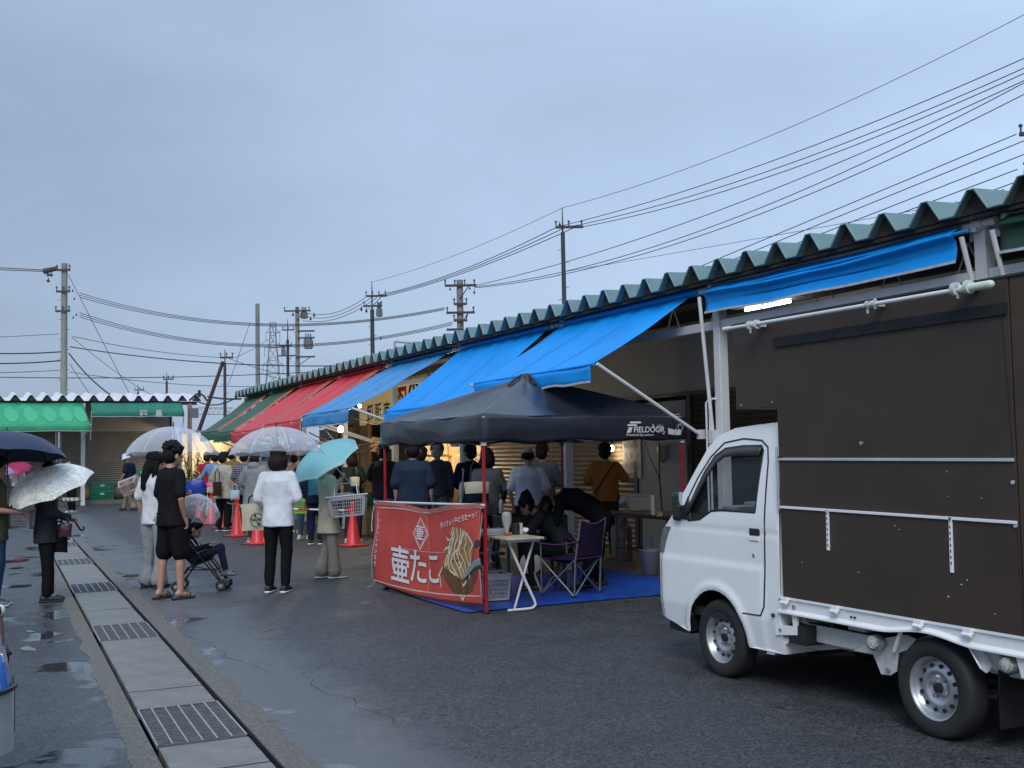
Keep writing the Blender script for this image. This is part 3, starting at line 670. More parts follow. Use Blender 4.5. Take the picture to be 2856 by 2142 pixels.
# ------------------------------------------------------------------ utility poles
concp = mat('pole_concrete', (0.20, 0.21, 0.19), 0.8, var=0.35, vscale=2.5, dirt=.4, aniso=(3, 3, .5))
dpole = mat('dark_steel_pole', (0.045, 0.04, 0.045), 0.6, var=0.2)
rusty = mat('rusty_arm', (0.06, 0.035, 0.03), 0.7, var=0.3)
wirem = mat('cable', (0.02, 0.02, 0.024), 0.6, var=0)
SR = Vector((math.cos(YAW), -math.sin(YAW), 0))        # direction across the view
def pole(label, x, ytop, D, r, m, arms=(), spike=0, lean=0, extra=None, ybot=None, peg=True):
    top = dp(x, ytop, D); base = Vector((top.x, top.y, 0)); t = thing('utility_pole', label, 'utility pole', base, group='utility poles against the sky')
    g = MB(); g.cyl((0,0,0), (0,0,top.z-spike), r*1.25, r, n=14)
    if spike: g.cyl((0,0,top.z-spike), (0,0,top.z), r*.45, r*.2, n=8)
    g.build('pole', m, t, smooth=True)
    if peg:
        g = MB(); z = 2.5; k = 0
        while z < top.z-1.2: s = 1 if k % 2 else -1; g.cyl(SR*s*r*.8+Vector((0,0,z)), SR*s*(r+.13)+Vector((0,0,z)), .012, n=4); z += .45; k += 1
        g.build('climbing_peg', dpole, t)
    pts = []
    for (y, x0, x1, nins, am) in arms:       # pixel row and horizontal extent of the crossarm
        z = dp(x, y, D).z; a = (x0-x)*D/FPX; b = (x1-x)*D/FPX
        g = MB(); pa = SR*a+Vector((0,0,z+.10*(am == 2))); pb = SR*b+Vector((0,0,z+(.0 if am != 2 else .25)))
        off = Vector((-SR.y, SR.x, 0))*(-(r+.04)); pa += off; pb += off
        d = (pb-pa).normalized(); R = Matrix((d, d.cross(Vector((0,0,1))).normalized(), Vector((0,0,1)))).transposed()
        g.cbox((pa+pb)/2, ((pb-pa).length, .08, .09), R)
        if b-a > 1.0: g.cyl(pa+(pb-pa)*.78, Vector((0, 0, z-.55))+off, .022, n=5)
        g.build('crossarm', dpole if am != 1 else rusty, t)
        for i in range(nins):
            g = MB(); q = pa+(pb-pa)*((i+.04)/max(1, nins-1)*.92); g.cyl(q, q+Vector((0,0,.2)), .025, n=6); g.ball(q+Vector((0,0,.2)), (.05, .05, .045), 8, 6); pts.append(base+q+Vector((0,0,.22)))
            g.build('insulator', mat('porcelain', (.08, .08, .09), .3, var=.1), t, smooth=True)
    if extra: extra(t, top, base)
    return t, pts
def equip(px, D, items, nm='transformer'):
    def fn(t, top, base):
        for (x, y, w, h, kind) in items:
            c = SR*((x-px)*D/FPX)+Vector((0,0,dp(px, y, D).z)); W = w*D/FPX; H = h*D/FPX
            g = MB()
            if kind == 't':
                g.cyl(c-Vector((0,0,H/2)), c+Vector((0,0,H/2)), W*.42, n=14); g.cyl(c+Vector((0,0,H/2)), c+Vector((0,0,H/2+.1)), W*.3, n=12)
                for k in range(3): g.cyl(c+Vector(((k-1)*W*.25, 0, H/2)), c+Vector(((k-1)*W*.25, 0, H/2+.3)), .04, n=6)
                for k in range(6): a = k*1.05; g.cbox(c+Vector((math.cos(a)*W*.45, math.sin(a)*W*.45, 0)), (.06, .06, H*.8))
                g.build('transformer', mat('transformer_grey', (.16, .18, .19), .5, var=.2), t, smooth=True)
            else:
                g.ball(c, (W/2, W/2, H/2), 8, 6); g.cyl(c, c+Vector((0,0,H)), W*.15, n=5); g.build('switch', dpole, t, smooth=True)
    return fn
pA, ptsA = pole('tall weathered concrete pole at far left carrying many cables', 180, 735, 50, .128, concp, [(755,162,200,2,1),(815,162,200,3,1),(870,160,200,3,0)], extra=equip(180, 50, [(134,766,9,9,'s'),(143,767,9,9,'s'),(135,783,9,9,'s'),(203,813,5,6,'s'),(208,835,5,6,'s'),(205,888,5,6,'s'),(214,880,5,6,'s')]))
g = MB(); a = dp(122, 757, 50); b = dp(160, 748, 50); g.cyl(a, b, .13, .10, n=8); g.build('strain_insulator', rusty, pA, off=pA.location)
pB, _ = pole('plain pale concrete mast without crossarms', 718, 847, 60, .11, concp, peg=False)
pI, ptsI = pole('thin dark pole braced by a slanting strut', 627, 974, 55, .07, dpole, [(998,616,652,3,0)], spike=.7)
g = MB(); a = dp(622, 1008, 55); b = dp(550, 1215, 55); b = a+(b-a)*1.5; g.cyl(a, b, .09, .11, n=10); g.build('strut', rusty, pI, off=pI.location)
pJ, ptsJ = pole('small distant pole over the white roof, second from the left', 465, 1038, 75, .07, dpole, [(1058,457,486,3,0)], spike=.6, peg=False)
pK, ptsK = pole('tiny distant pole over the white roof left of the other small one', 385, 1073, 95, .07, dpole, [(1088,377,403,3,0)], spike=.6, peg=False)
pD, ptsD = pole('thin dark pole beside the lattice tower', 802, 890, 80, .10, dpole, [(921,789,822,3,0),(965,778,815,2,0),(993,774,826,0,0)], spike=1.5, extra=equip(802, 80, [(790,983,11,18,'t')]))
pE, ptsE = pole('grey pole with switchgear, transformer and long crossarms', 829, 857, 65, .12, concp, [(868,794,868,3,0),(925,831,878,0,0),(944,831,878,0,0),(997,826,879,0,0)], extra=equip(829, 65, [(848,880,20,18,'t'),(859,960,26,28,'t'),(876,881,7,9,'s'),(866,891,6,8,'s'),(817,878,6,8,'s')]))
pF, ptsF = pole('dark steel pole with a switch box in the middle of the sky', 1037, 785, 55, .10, dpole, [(827,1021,1079,4,0),(855,1014,1066,2,0)], spike=1.4, extra=equip(1037, 55, [(1057,873,16,24,'t'),(1007,863,7,10,'s'),(1021,868,7,10,'s'),(1060,946,6,7,'s')]))
pG, ptsG = pole('concrete pole with four rusty crossarms above the teal roof', 1282, 781, 45, .13, concp, [(798,1241,1329,4,1),(850,1265,1302,2,1),(874,1244,1323,2,1),(896,1264,1302,2,1),(921,1244,1290,0,1)], extra=equip(1282, 45, [(1255,807,5,8,'s'),(1322,817,6,9,'s'),(1310,806,5,7,'s')]))
pH, ptsH = pole('tall thin dark pole rising right of centre behind the roof', 1568, 579, 40, .075, dpole, [(636,1548,1625,3,0)], spike=.9, extra=equip(1568, 40, [(1560,628,8,10,'s')]))
pR, ptsR = pole('pole just outside the right edge with crossarm ends showing', 2925, 120, 26, .14, concp, [(205,2846,3010,3,1),(383,2822,3000,3,1),(489,2830,3000,3,1)])

def lattice(label, x, ytop, D, wbase, ybase, wtop):
    top = dp(x, ytop, D); c = Vector((top.x, top.y, 0)); t = thing('transmission_tower', label, 'tower', c); H = top.z; g = MB()
    hb = dp(x, ybase, D).z; wb = wbase*D/FPX/2*(H/(H-hb)) * .85; wt = wtop*D/FPX/2; n = 11; R = Matrix.Rotation(-YAW+.3, 3, 'Z')
    lv = []
    for i in range(n+1):
        z = H*i/n; w = wb+(wt-wb)*min(1, (i/n)*1.12); lv.append([R@Vector((sx*w, sy*w, 0))+Vector((0,0,z)) for sx, sy in ((-1,-1),(1,-1),(1,1),(-1,1))])
    for i in range(n):
        for k in range(4):
            a, b, c2, d = lv[i][k], lv[i+1][k], lv[i][(k+1) % 4], lv[i+1][(k+1) % 4]
            g.cyl(a, b, .11, n=4); g.cyl(a, d, .06, n=3); g.cyl(c2, b, .06, n=3); g.cyl(b, d, .06, n=3)
    g.build('lattice', mat('tower_steel', (.20, .23, .27), .6, var=.1), t)
    g = MB()
    for zz, w in ((.70, 1.0), (.82, .85), (.93, .7)):
        h = R@Vector((1, 0, 0))*(wtop*1.7*D/FPX)*w
        for s in (-1, 1): g.cyl(Vector((0,0,H*zz)), h*s+Vector((0,0,H*zz)), .12, n=4); g.cyl(Vector((0,0,H*zz+2)), h*s+Vector((0,0,H*zz)), .08, n=4); g.cyl(h*s+Vector((0,0,H*zz)), h*s+Vector((0,0,H*zz-2.5)), .09, n=4)
    g.cyl((0,0,H-2), (0,0,H), .1, n=4); g.build('crossarm', MATS['tower_steel'], t)
    return t
lattice('pale lattice transmission tower far behind the awnings', 761, 900, 300, 38, 1065, 16)

# cables: each visible span is an object
nw = [0]
def cable(a, b, sag, r=.012, label=None):
    a = Vector(a); b = Vector(b); n = 26; pts = []
    for i in range(n+1):
        t = i/n; p = a+(b-a)*t; p.z -= sag*4*t*(1-t); pts.append(p)
    c = a; g = MB(); g.tube(pts, r, n=5); o = g.build('overhead_cable', wirem, off=c, smooth='all'); o.location = c; nw[0] += 1
    tag(o, label, 'cable', 'overhead cables'); return o
def pc(x, y, D): return dp(x, y, D)
def projx(p):
    q = CM.transposed() @ (p-CO); return W0/2+FPX*q.x/-q.z
def span(x0, y0, D0, x1, y1, D1, xm, ym, r, label):     # a hanging cable that passes the measured middle point
    a = pc(x0, y0, D0); b = pc(x1, y1, D1); lo_, hi_ = 0.0, 1.0; inc = projx(b) > projx(a)
    for _ in range(40):
        t = (lo_+hi_)/2
        if (projx(a+(b-a)*t) < xm) == inc: lo_ = t
        else: hi_ = t
    t = max(.08, min(.92, t)); q = a+(b-a)*t; D = (q-CO).dot(CF); zt = pc(xm, ym, D).z
    return cable(a, b, max(0.0, (q.z-zt)/(4*t*(1-t))), r, label)
for i in range(3):
    span(222, 817+i*6, 50, 1240, 858+i*3, 45, 700, 902+i*3, .014, 'cable in the upper bundle right of the left pole, %s of three' % ('top', 'middle', 'bottom')[i])
    span(222, 872+i*6, 50, 1262, 898+i*4, 45, 700, 961+i*3, .014, 'cable in the lower bundle right of the left pole, %s of three' % ('top', 'middle', 'bottom')[i])
span(195, 967, 50, 1100, 1015, 48, 627, 1014, .024, 'thick cable sagging past the braced pole to the roof')
span(0, 1052, 50, 1100, 1022, 60, 400, 1053, .02, 'nearly level thick cable just above the white roof')
span(-60, 744, 50, 124, 753, 50, 40, 747, .02, 'uppermost cable leaving the left edge'); span(-60, 750, 50, 124, 757, 50, 40, 753, .02, 'second cable leaving the left edge at the pole top')
span(-60, 984, 50, 172, 981, 50, 60, 986, .03, 'cable at the left edge midway down the pole'); span(-60, 1013, 50, 176, 1005, 50, 80, 1012, .03, 'lower left edge cable curving up to the pole')
span(-60, 1040, 50, 176, 1032, 50, 80, 1037, .015, 'faint low cable at the left edge'); span(-60, 942, 50, 164, 931, 50, 60, 937, .012, 'thin faint cable left of the concrete pole')
span(190, 765, 50, 370, 1115, 46, 290, 960, .014, 'straight stay wire slanting down from the left pole top')
span(192, 985, 50, 325, 1112, 46, 260, 1062, .03, 'drop cable curving down to the white roof'); span(195, 1015, 50, 262, 1115, 46, 228, 1066, .014, 'thin drop wire beside the left pole')
span(200, 940, 50, 440, 1112, 60, 320, 1035, .012, 'thin wire slanting from the left pole past small poles')
span(203, 938, 50, 616, 997, 55, 420, 978, .014, 'thin wire from the left pole to the braced pole'); span(195, 1038, 50, 720, 1078, 60, 450, 1068, .014, 'low wavy wire behind the small poles')
span(697, 900, 58, 636, 1075, 55, 668, 985, .014, 'stay wire slanting beside the plain mast')
for i, (ya, ym, yb) in enumerate(((783, 960, 1070),)): pass
for i in range(3):
    x1, y1 = (1030, 827)[0]+i*18, 827-i*0
    span(x1, 828, 55, 1555+i*24, 632+i*1, 40, 1290+i*20, 752+i*2-4*i, .016, 'cable between the middle dark pole and the tall thin pole, %s of three' % ('left', 'middle', 'right')[i])
    span(1020+i*16, 829, 55, 840+i*2, 868+i*13, 65, 935, 872+i*13-i*4, .016, 'cable from switchgear pole to middle dark pole, %s of three' % ('upper', 'middle', 'lower')[i])
T3 = ('upper', 'middle', 'lower')
for i, (x0, xm, y1) in enumerate(((1552, 2151, 161), (1586, 2220, 188), (1622, 2266, 203))):
    span(x0, 633, 40, 2860, y1, 26.5, xm, 450, .013, 'cable from the tall thin pole to the right edge, %s of three' % T3[i])
for i, (xm, y1) in enumerate(((2348, 223), (2418, 229), (2469, 261))):
    span(1322, 797+i*3, 45, 2860, y1, 26.5, xm, 450, .013, 'long cable rising to the right edge from the rusty armed pole, %s of three' % T3[i])
for i, (x0, y0, xm, ym, x1, y1, w_) in enumerate(((1290, 1020, 2668, 450, 2835, 374, 'first from the top'), (1290, 1032, 2743, 450, 2860, 391, 'second from the top'), (1290, 1044, 2813, 450, 2860, 429, 'middle one'), (1290, 1056, 2720, 527, 2838, 472, 'fourth from the top'), (1290, 1068, 2775, 537, 2840, 505, 'lowest one'))):
    span(x0, y0, 45, x1, y1, 26.5, xm, ym, .013, 'cable rising from behind the teal ridge to the lower right edge, '+w_)
span(1560, 760, 42, 2860, 530, 28, 2300, 632, .008, 'hair thin cable just above the teal ridge on the right')
span(1040, 786, 55, 1568, 580, 40, 1300, 700, .009, 'hair thin cable linking the tops of two dark poles'); span(1568, 580, 40, 2900, 18, 26, 2250, 335, .009, 'uppermost hair thin cable crossing the sky to the right')
span(835, 1050, 65, 640, 1000, 55, 740, 1033, .014, 'low cable left of the switchgear pole'); span(720, 1040, 60, 800, 1062, 62, 760, 1050, .016, 'short cable behind the teal roof end')
span(655, 998, 55, 802, 905, 80, 720, 965, .014, 'cable from the braced pole up to the thin dark pole')
# cables and truss between the two halls
span(533, 1110, 34, 664, 1105, 34, 612, 1128, .02, 'cable looping between the two hall roofs'); span(580, 1106, 36, 672, 1112, 34, 640, 1113, .03, 'thick black cable bundle joining the hall roofs')
tr = thing('cable_truss', 'thin steel cable truss beyond the gap between the halls', 'truss', dp(600, 1150, 60)); g = MB()
for i in range(6):
    a, b = dp(560+i*14, 1137, 60), dp(567+i*14, 1154, 60); c_ = dp(574+i*14, 1137, 60); g.cyl(a, b, .02, n=4); g.cyl(b, c_, .02, n=4)
g.cyl(dp(555, 1137, 60), dp(650, 1137, 60), .035, n=5); g.cyl(dp(555, 1155, 60), dp(640, 1155, 60), .035, n=5); g.build('lattice', greyst, tr, off=tr.location)
tb = thing('terminal_box', 'grey box with a bent black service mast on the white roof corner', 'box', dp(540, 1150, 40))
g = MB(); g.cbox(dp(540, 1152, 40), (.3, .3, .35)); g.build('box', mat('dull_box', (.12,.13,.14), .6), tb, off=tb.location)
g = MB(); g.tube([dp(528, 1117, 40), dp(545, 1102, 40), dp(556, 1096, 40), dp(568, 1104, 40), dp(578, 1118, 40)], .035); g.cbox(dp(556, 1098, 40), (.09, .09, .25)); g.build('mast', black, tb, off=tb.location)
# low dark tree line far away so the horizon is closed
tl = MB()
random.seed(3)
for i in range(420):
    a = rad(-60+ i*0.42); d = 420+random.uniform(-30, 30); c = Vector((d*math.sin(a), d*math.cos(a), random.uniform(.5, 3.5))); tl.ball(c, (random.uniform(3, 6), random.uniform(3, 6), random.uniform(2, 4.5)), 7, 5)
tag(tl.build('distant_trees', mat('far_foliage', (0.035, 0.05, 0.05), .9, var=.3, vscale=.4)), 'low dark band of far trees along the horizon', 'trees', kind='stuff')

# ================================================================== VEHICLES
# ---- kei truck with tall brown box
TX0, TX1 = 4.68, 6.15; TC = Vector(((TX0+TX1)/2, 5.5, 0)); TM = (TX0+TX1)/2
trk = thing('kei_truck', 'small white truck carrying a tall dark brown panelled box', 'truck', TC)
paint = mat('white_truck_paint', (0.80, 0.82, 0.83), 0.28, var=0.03, vscale=2, coat=.6, dirt=.05)
paint2 = mat('white_chassis_paint', (0.50, 0.51, 0.50), 0.5, var=0.15, vscale=6, dirt=.45)
trim = mat('black_plastic', (0.016, 0.017, 0.019), 0.42, var=.15)
rubber = mat('tyre_rubber', (0.017, 0.017, 0.018), 0.75, var=.15, bump=.15, bscale=60)
rimm = mat('silver_steel_rim', (0.42, 0.44, 0.46), 0.38, .7, var=.12, vscale=9, dirt=.25)
brown = mat('brown_panel_board', (0.046, 0.032, 0.024), 0.5, var=.16, vscale=3, bump=.12, bscale=130, dirt=.05, spec=.4)
tglass = glassmat('car_glass', (0.03, 0.045, 0.045), .80)
alu = mat('aluminium_rail', (0.62, 0.65, 0.68), 0.35, .5, var=.1)
prof = [(7.20,.34),(7.245,.45),(7.25,.60),(7.225,.80),(7.185,.90),(7.13,1.00),(7.03,1.085),(6.88,1.27),(6.735,1.445),(6.605,1.60),(6.49,1.685),(6.30,1.735),(6.05,1.752),(5.85,1.75),(5.78,1.725),(5.765,1.6),(5.77,1.2),(5.785,.7),(5.80,.26)]
def hw(z):     # half width of cab at height
    if z < .45: return .705+.028*(z-.26)/.19
    if z < 1.08: return .735
    t = (z-1.08)/.68; return .735-.075*t**1.35
def sidex(y, z):
    d = 0; r = math.hypot(y-6.49, z-.27); sg_ = lambda t: 1/(1+math.exp(max(-30, min(30, -t))))
    d += -.014*math.exp(-((r-.36)/.03)**2)*(z > .2)
    arch_ = sg_((.505-r)/.007)*sg_((z-.42)/.02); low = sg_((.80-z)/.007)
    d += -.010*max(arch_, low*(1 if y > 6.0 else sg_((y-5.96)/.01)))
    d += .005*math.exp(-((z-1.03)/.012)**2)
    d += .045*max(0, (y-7.12)/.13)**2 if y > 7.12 else 0
    return (-hw(z))+d
def arc(cy, cz, r, a0, a1, n): return [(cy+r*math.cos(rad(a0+(a1-a0)*i/n)), cz+r*math.sin(rad(a0+(a1-a0)*i/n))) for i in range(n+1)]
arch = arc(6.49, .27, .335, 178, 2, 16)
outline = [(5.80,.26),(6.14,.26)]+arch+[(6.84,.27),(7.20,.34)]+prof[1:14]+[(5.80,1.70),(5.785,1.2),(5.79,.7)]
win = [(6.03,1.165),(6.40,1.165),(6.52,1.155),(6.66,1.09),(6.80,1.075),(6.83,1.10),(6.77,1.20),(6.685,1.33),(6.59,1.455),(6.49,1.55),(6.37,1.59),(6.20,1.60),(5.99,1.60),(5.975,1.58)]
g = MB()
for sgn in (-1, 1):
    g.panel(outline, [win], lambda a, b: (TM+sgn*-sidex(a, b)*1.0 if sgn > 0 else TM+sidex(a, b), a, b), .02)
# front, roof, rear skins (skip windscreen band)
def skin(p0, p1, nu=14):
    for i in range(p0, p1):
        (ya, za), (yb, zb) = prof[i], prof[i+1]
        def fn(u, v):
            y = ya+(yb-ya)*v; z = za+(zb-za)*v; w = hw(z)-(.035*max(0,(y-7.13)/.12)**2 if y > 7.13 else 0); t = 2*u-1
            bulge = .03*(1-t*t) if y > 6.9 else 0; crown = .035*(1-t*t) if z > 1.65 else 0
            return (TM+w*t, y+bulge, z+crown)
        g.grid(fn, nu, 1)
skin(0, 6); skin(10, 18)
o = g.build('cab', paint, trk, smooth='all', off=TC); o.data.set_sharp_from_angle(angle=rad(30))
g = MB()
skin(6, 10); g.build('windscreen', tglass, trk, smooth='all', off=TC)
for sgn in (-1, 1):
    g = MB(); g.panel(win, [], lambda a, b: (TM+sgn*(hw(b)-.014), a, b), .08); g.build('side_window', tglass, trk, smooth='all', off=TC)
    # rubber frame round the window
    g = MB(); lp = [Vector((TM+sgn*(hw(b)-.003), a, b)) for a, b in win+[win[0]]]; g.tube(lp, .009, n=6); g.build('window_seal', trim, trk, off=TC, smooth=True)
# door seam, visor, mirror, handle, lock
def seam(pts, name, w=.004, m=trim, sgn=-1):
    g = MB(); g.tube([Vector((TM+sgn*(abs(sidex(a, b))+.001), a, b)) for a, b in pts], w, n=6); return g
dl = [(5.985,.49),(5.955,.55),(5.935,.8),(5.925,1.2),(5.915,1.5),(5.93,1.60),(6.0,1.645),(6.2,1.66),(6.41,1.635),(6.56,1.535),(6.70,1.385),(6.82,1.22),(6.93,1.075)]
def dense(pts, n=5):
    r = []
    for i in range(len(pts)-1):
        for k in range(n): t = k/n; r.append((pts[i][0]+(pts[i+1][0]-pts[i][0])*t, pts[i][1]+(pts[i+1][1]-pts[i][1])*t))
    return r+[pts[-1]]
seam(dense(dl), 's', .006).build('door_seam', trim, trk, off=TC, smooth=True)
seam(dense([(5.985,.49),(6.06,.487),(6.17,.485)]), 's', .005).build('door_seam', trim, trk, off=TC, smooth=True)
seam(dense([(7.155,.36),(7.165,.6),(7.15,.82),(7.11,.98)]), 's', .0028).build('panel_gap', mat('gap_shadow', (.12, .12, .12), .6, var=0), trk, off=TC, smooth=True)
g = MB(); vis = [(5.99,1.615),(6.2,1.615),(6.39,1.60),(6.51,1.545),(6.615,1.44),(6.71,1.31),(6.79,1.19),(6.82,1.13)]
vi2 = [(5.985,1.545),(6.2,1.545),(6.36,1.535),(6.455,1.49),(6.56,1.385),(6.67,1.25),(6.755,1.15),(6.80,1.12)]
vv = [Vector((TM-hw(b)-.004, a, b)) for a, b in dense(vis, 4)]; v2 = [Vector((TM-hw(b)-.028, a, b)) for a, b in dense(vi2, 4)]
n = len(vv); g.add(vv+v2, [(i, i+1, n+i+1, n+i) for i in range(n-1)]); g.build('door_visor', mat('smoked_visor', (.035,.033,.036), .25, var=.1), trk, off=TC, smooth='all', solid=.006)
mir = MB(); mc = on(1897, 1412, 1, 6.93); mir.cbox(mc, (.115, .08, .215)); mo = mir.build('wing_mirror', trim, trk, off=TC, bevel=.028)
g = MB(); g.cbox(mc+Vector((0, -.046, .03)), (.085, .006, .15)); g.build('mirror_glass', mat('mirror_glass', (.5,.55,.58), .05, 1.0, var=0), mo, off=TC)
g = MB(); g.cbox((TX0-.01, 6.88, 1.14), (.08, .05, .09)); g.prism([(6.76,1.08),(6.92,1.08),(6.80,1.26)], lambda a, b, t: (TM-hw(b)-t, a, b), -.005, .012); g.build('mirror_bracket', trim, trk, off=TC, bevel=.01)
g = MB(); g.cbox((TX0-.001, 6.035, 1.035), (.014, .105, .048)); g.build('door_handle', trim, trk, off=TC, bevel=.012)
g = MB(); g.cbox((TX0-.003, 6.04, .99), (.01, .10, .03)); g.build('handle_recess', paint, trk, off=TC, bevel=.01)
g = MB(); g.cyl((TX0-.006, 6.05, .88), (TX0+.01, 6.05, .88), .013, n=12); g.build('door_lock', rimm, trk, off=TC)
# front: headlamps, bumper line, grille, plate
for sgn in (-1, 1):
    g = MB()
    def yf(z):
        for (ya, za), (yb, zb) in zip(prof[2:8], prof[3:9]):
            if za <= z <= zb: return ya+(yb-ya)*(z-za)/(zb-za)
        return 7.1
    g.grid(lambda u, v, sgn=sgn: (TM-sgn*(sidex(yf(.82+.20*v)-.085*u, .82+.20*v)-.006), yf(.82+.20*v)-.085*u, .82+.20*v), 6, 6)
    g.grid(lambda u, v, sgn=sgn: (TM+sgn*(.735-.045-.25*u), yf(.82+.20*v)+.012+.01*u, .82+.20*v), 8, 5)
    g.build('headlight', mat('headlamp_lens', (.20, .22, .25), .12, .3, var=.25, vscale=20, coat=1), trk, off=TC, smooth=True)
g = MB(); g.cbox((TM, 7.285, .62), (1.0, .02, .12)); g.build('grille', trim, trk, off=TC, bevel=.01)
g = MB(); g.cbox((TM, 7.295, .48), (.33, .012, .165)); g.build('number_plate', mat('plate_yellow', (.6,.45,.05), .5), trk, off=TC)
g = MB(); g.box((TX0+.06, 6.9, .24), (TX1-.06, 7.17, .33)); g.build('under_bumper', trim, trk, off=TC)
# cabin interior
g = MB(); g.box((TM-.66, 6.62, .75), (TM+.66, 6.95, 1.08)); g.build('dashboard', mat('dash_grey', (.07,.07,.075), .7), trk, off=TC, bevel=.03)
for x in (TM-.34, TM+.34):
    g = MB(); g.box((x-.23, 6.05, .62), (x+.23, 6.5, .80)); g.box((x-.22, 5.86, .75), (x+.22, 6.0, 1.28)); g.build('seat', mat('seat_cloth', (.05,.055,.06), .9), trk, off=TC, bevel=.04)
g = MB(); g.cbox((TM+.05, 6.75, 1.15), (.5, .2, .08)); g.cbox((TM-.25, 6.8, 1.13), (.25, .18, .07)); g.build('dashboard_papers', mat('papers', (.45,.5,.5), .6, var=.4, vscale=20), trk, off=TC, bevel=.01)
g = MB(); g.cbox((TM-.1, 6.72, 1.12), (.16, .12, .05)); g.build('orange_pouch', mat('orange_cloth', (.5,.18,.05), .7), trk, off=TC, bevel=.015)
g = MB(); cc = Vector((TM+.34, 6.56, 1.05)); pts = [cc+Vector((.18*math.cos(a), .09*math.sin(a), .15*math.sin(a))) for a in [2*math.pi*i/20 for i in range(21)]]; g.tube(pts, .013, n=6); g.build('steering_wheel', trim, trk, off=TC, smooth=True)
# cab floor and wheel wells
g = MB(); g.box((TX0+.03, 5.82, .40), (TX1-.03, 7.05, .46)); g.box((TX0+.25, 5.85, .22), (TX1-.25, 7.0, .42)); g.build('underbody', trim, trk, off=TC)
for sgn in (-1, 1):
    g = MB(); a_ = arc(6.49, .27, .345, 180, 0, 14); x0, x1 = TM+sgn*(.715), TM+sgn*.44
    g.add([(x0, a, b) for a, b in a_]+[(x1, a, b) for a, b in a_], [(i, i+1, 15+i+1, 15+i) for i in range(14)]); g.add([(x1, a, b) for a, b in a_], [tuple(range(15))]); g.build('wheel_well', black, trk, off=TC)
# wheels
def wheel(y, sgn, W=.145):
    xo = TM+sgn*.712; c = Vector((xo, y, .268)); s = sgn
    tp = [(.170, -.012), (.185, -.004), (.215, .004), (.245, .002), (.258, -.006), (.266, -.02), (.268, -.035), (.268, -W+.035), (.266, -W+.02), (.245, -W), (.17, -W+.01), (.17, -.012)]
    g = MB(); g.lathe([(r, s*t) for r, t in tp], c, 'X', 48)
    for k in range(4):      # tread grooves
        pass
    tyre = g.build('tyre', rubber, trk, smooth=True, off=TC)
    g = MB(); g.lathe([(.172, s*-.006), (.166, s*-.010), (.158, s*-.022), (.150, s*-.055), (.138, s*-.060), (.120, s*-.045), (.098, s*-.032), (.080, s*-.038), (.062, s*-.060), (.048, s*-.062), (.036, s*-.050), (.028, s*-.05)], c, 'X', 40)
    rim = g.build('rim', rimm, trk, smooth='all', off=TC)
    g = MB()
    for i in range(12): a = i*math.pi/6+.2; q = c+Vector((s*-.0355, .122*math.cos(a), .122*math.sin(a))); g.cyl(q, q-Vector((s*.012, 0, 0)), .0115, n=10)
    g.build('vent_holes', black, rim, off=TC)
    g = MB(); g.cyl(c+Vector((s*-.062, 0, 0)), c+Vector((s*-.03, 0, 0)), .030, .026, n=16); g.build('hub', trim, rim, off=TC, smooth=True)
    for i in range(4):
        g = MB(); a = i*math.pi/2+.6; q = c+Vector((s*-.056, .052*math.cos(a), .052*math.sin(a))); g.cyl(q, q+Vector((s*.02, 0, 0)), .010, n=6)
        g.build('wheel_nut', mat('nut_chrome', (.6,.62,.64), .25, .9, var=.1), rim, off=TC, smooth=True)
for y in (6.49, 4.56):
    for sgn in (-1, 1): wheel(y, sgn)
g = MB(); g.cyl((TX0+.12, 4.56, .268), (TX1-.12, 4.56, .268), .05, n=10); g.ball((TM, 4.56, .268), (.14, .12, .12)); g.cyl((TX0+.14, 6.49, .268), (TX1-.14, 6.49, .268), .03, n=8); g.build('axle', trim, trk, off=TC)
# chassis, bed rail, brackets
g = MB()
def railz(y):
    d = y-4.56
    return .535+ (.0 if abs(d) > .36 else .028*(math.cos(d/.36*math.pi)+1)/2*1.3)
ys = [5.80-i*(5.80-3.35)/60 for i in range(61)]
for x, sg_ in ((TX0-.012, 1), (TX1+.012, -1)):
    o = len(g.v)
    for y in ys:
        zb = railz(y); 
        for dx, z in ((0, .640), (0, .625), (.012, .618), (.014, zb+.028), (0, zb+.018), (-.012, zb+.010), (-.012, zb), (.03, zb)): g.v.append(Vector((x+sg_*dx, y, z)))
    for i in range(60):
        for k in range(7): a = o+i*8+k; g.f.append((a, a+1, a+9, a+8))
g.box((TX0, 3.35, .605), (TX1, 5.80, .635)); g.build('load_bed', paint, trk, smooth=True, off=TC)
g = MB()
for y in (5.72, 5.26, 4.60, 4.26): 
    g2 = MB(); g2.cbox((TX0-.022, y, .622), (.028, .055, .035)); g2.cyl((TX0-.034, y+.03, .605), (TX0-.034, y-.03, .605), .012, n=8); g2.build('gate_hinge', paint, trk, off=TC, bevel=.004)
for y in (5.655, 5.14, 5.11):
    g2 = MB(); g2.cyl((TX0-.012, y, .585), (TX0+.01, y, .585), .012 if y > 5.5 else .006, n=10); g2.build('bolt', rimm if y > 5.5 else trim, trk, off=TC)
g = MB()
for x in (TX0+.20, TX1-.20):
    s = 1 if x < TM else -1
    pr_ = [(5.80,.30),(5.62,.30),(5.45,.335),(5.0,.345),(4.93,.345),(4.88,.20),(4.82,.195),(4.80,.33),(4.70,.36),(4.62,.43),(4.4,.44),(4.3,.38),(3.4,.38),(3.4,.47),(4.2,.47),(4.35,.53),(4.7,.53),(4.95,.435),(5.55,.43),(5.8,.52)]
    g.prism(pr_, lambda a, b, t: (x+t, a, b), -.025, .025)
g.build('chassis_frame', paint2, trk, off=TC, bevel=.006)
g = MB(); g.box((TM-.4, 3.5, .30), (TM+.4, 5.7, .50)); g.build('fuel_tank', mat('under_dark', (.01,.01,.011), .8, var=.2), trk, off=TC, bevel=.03)
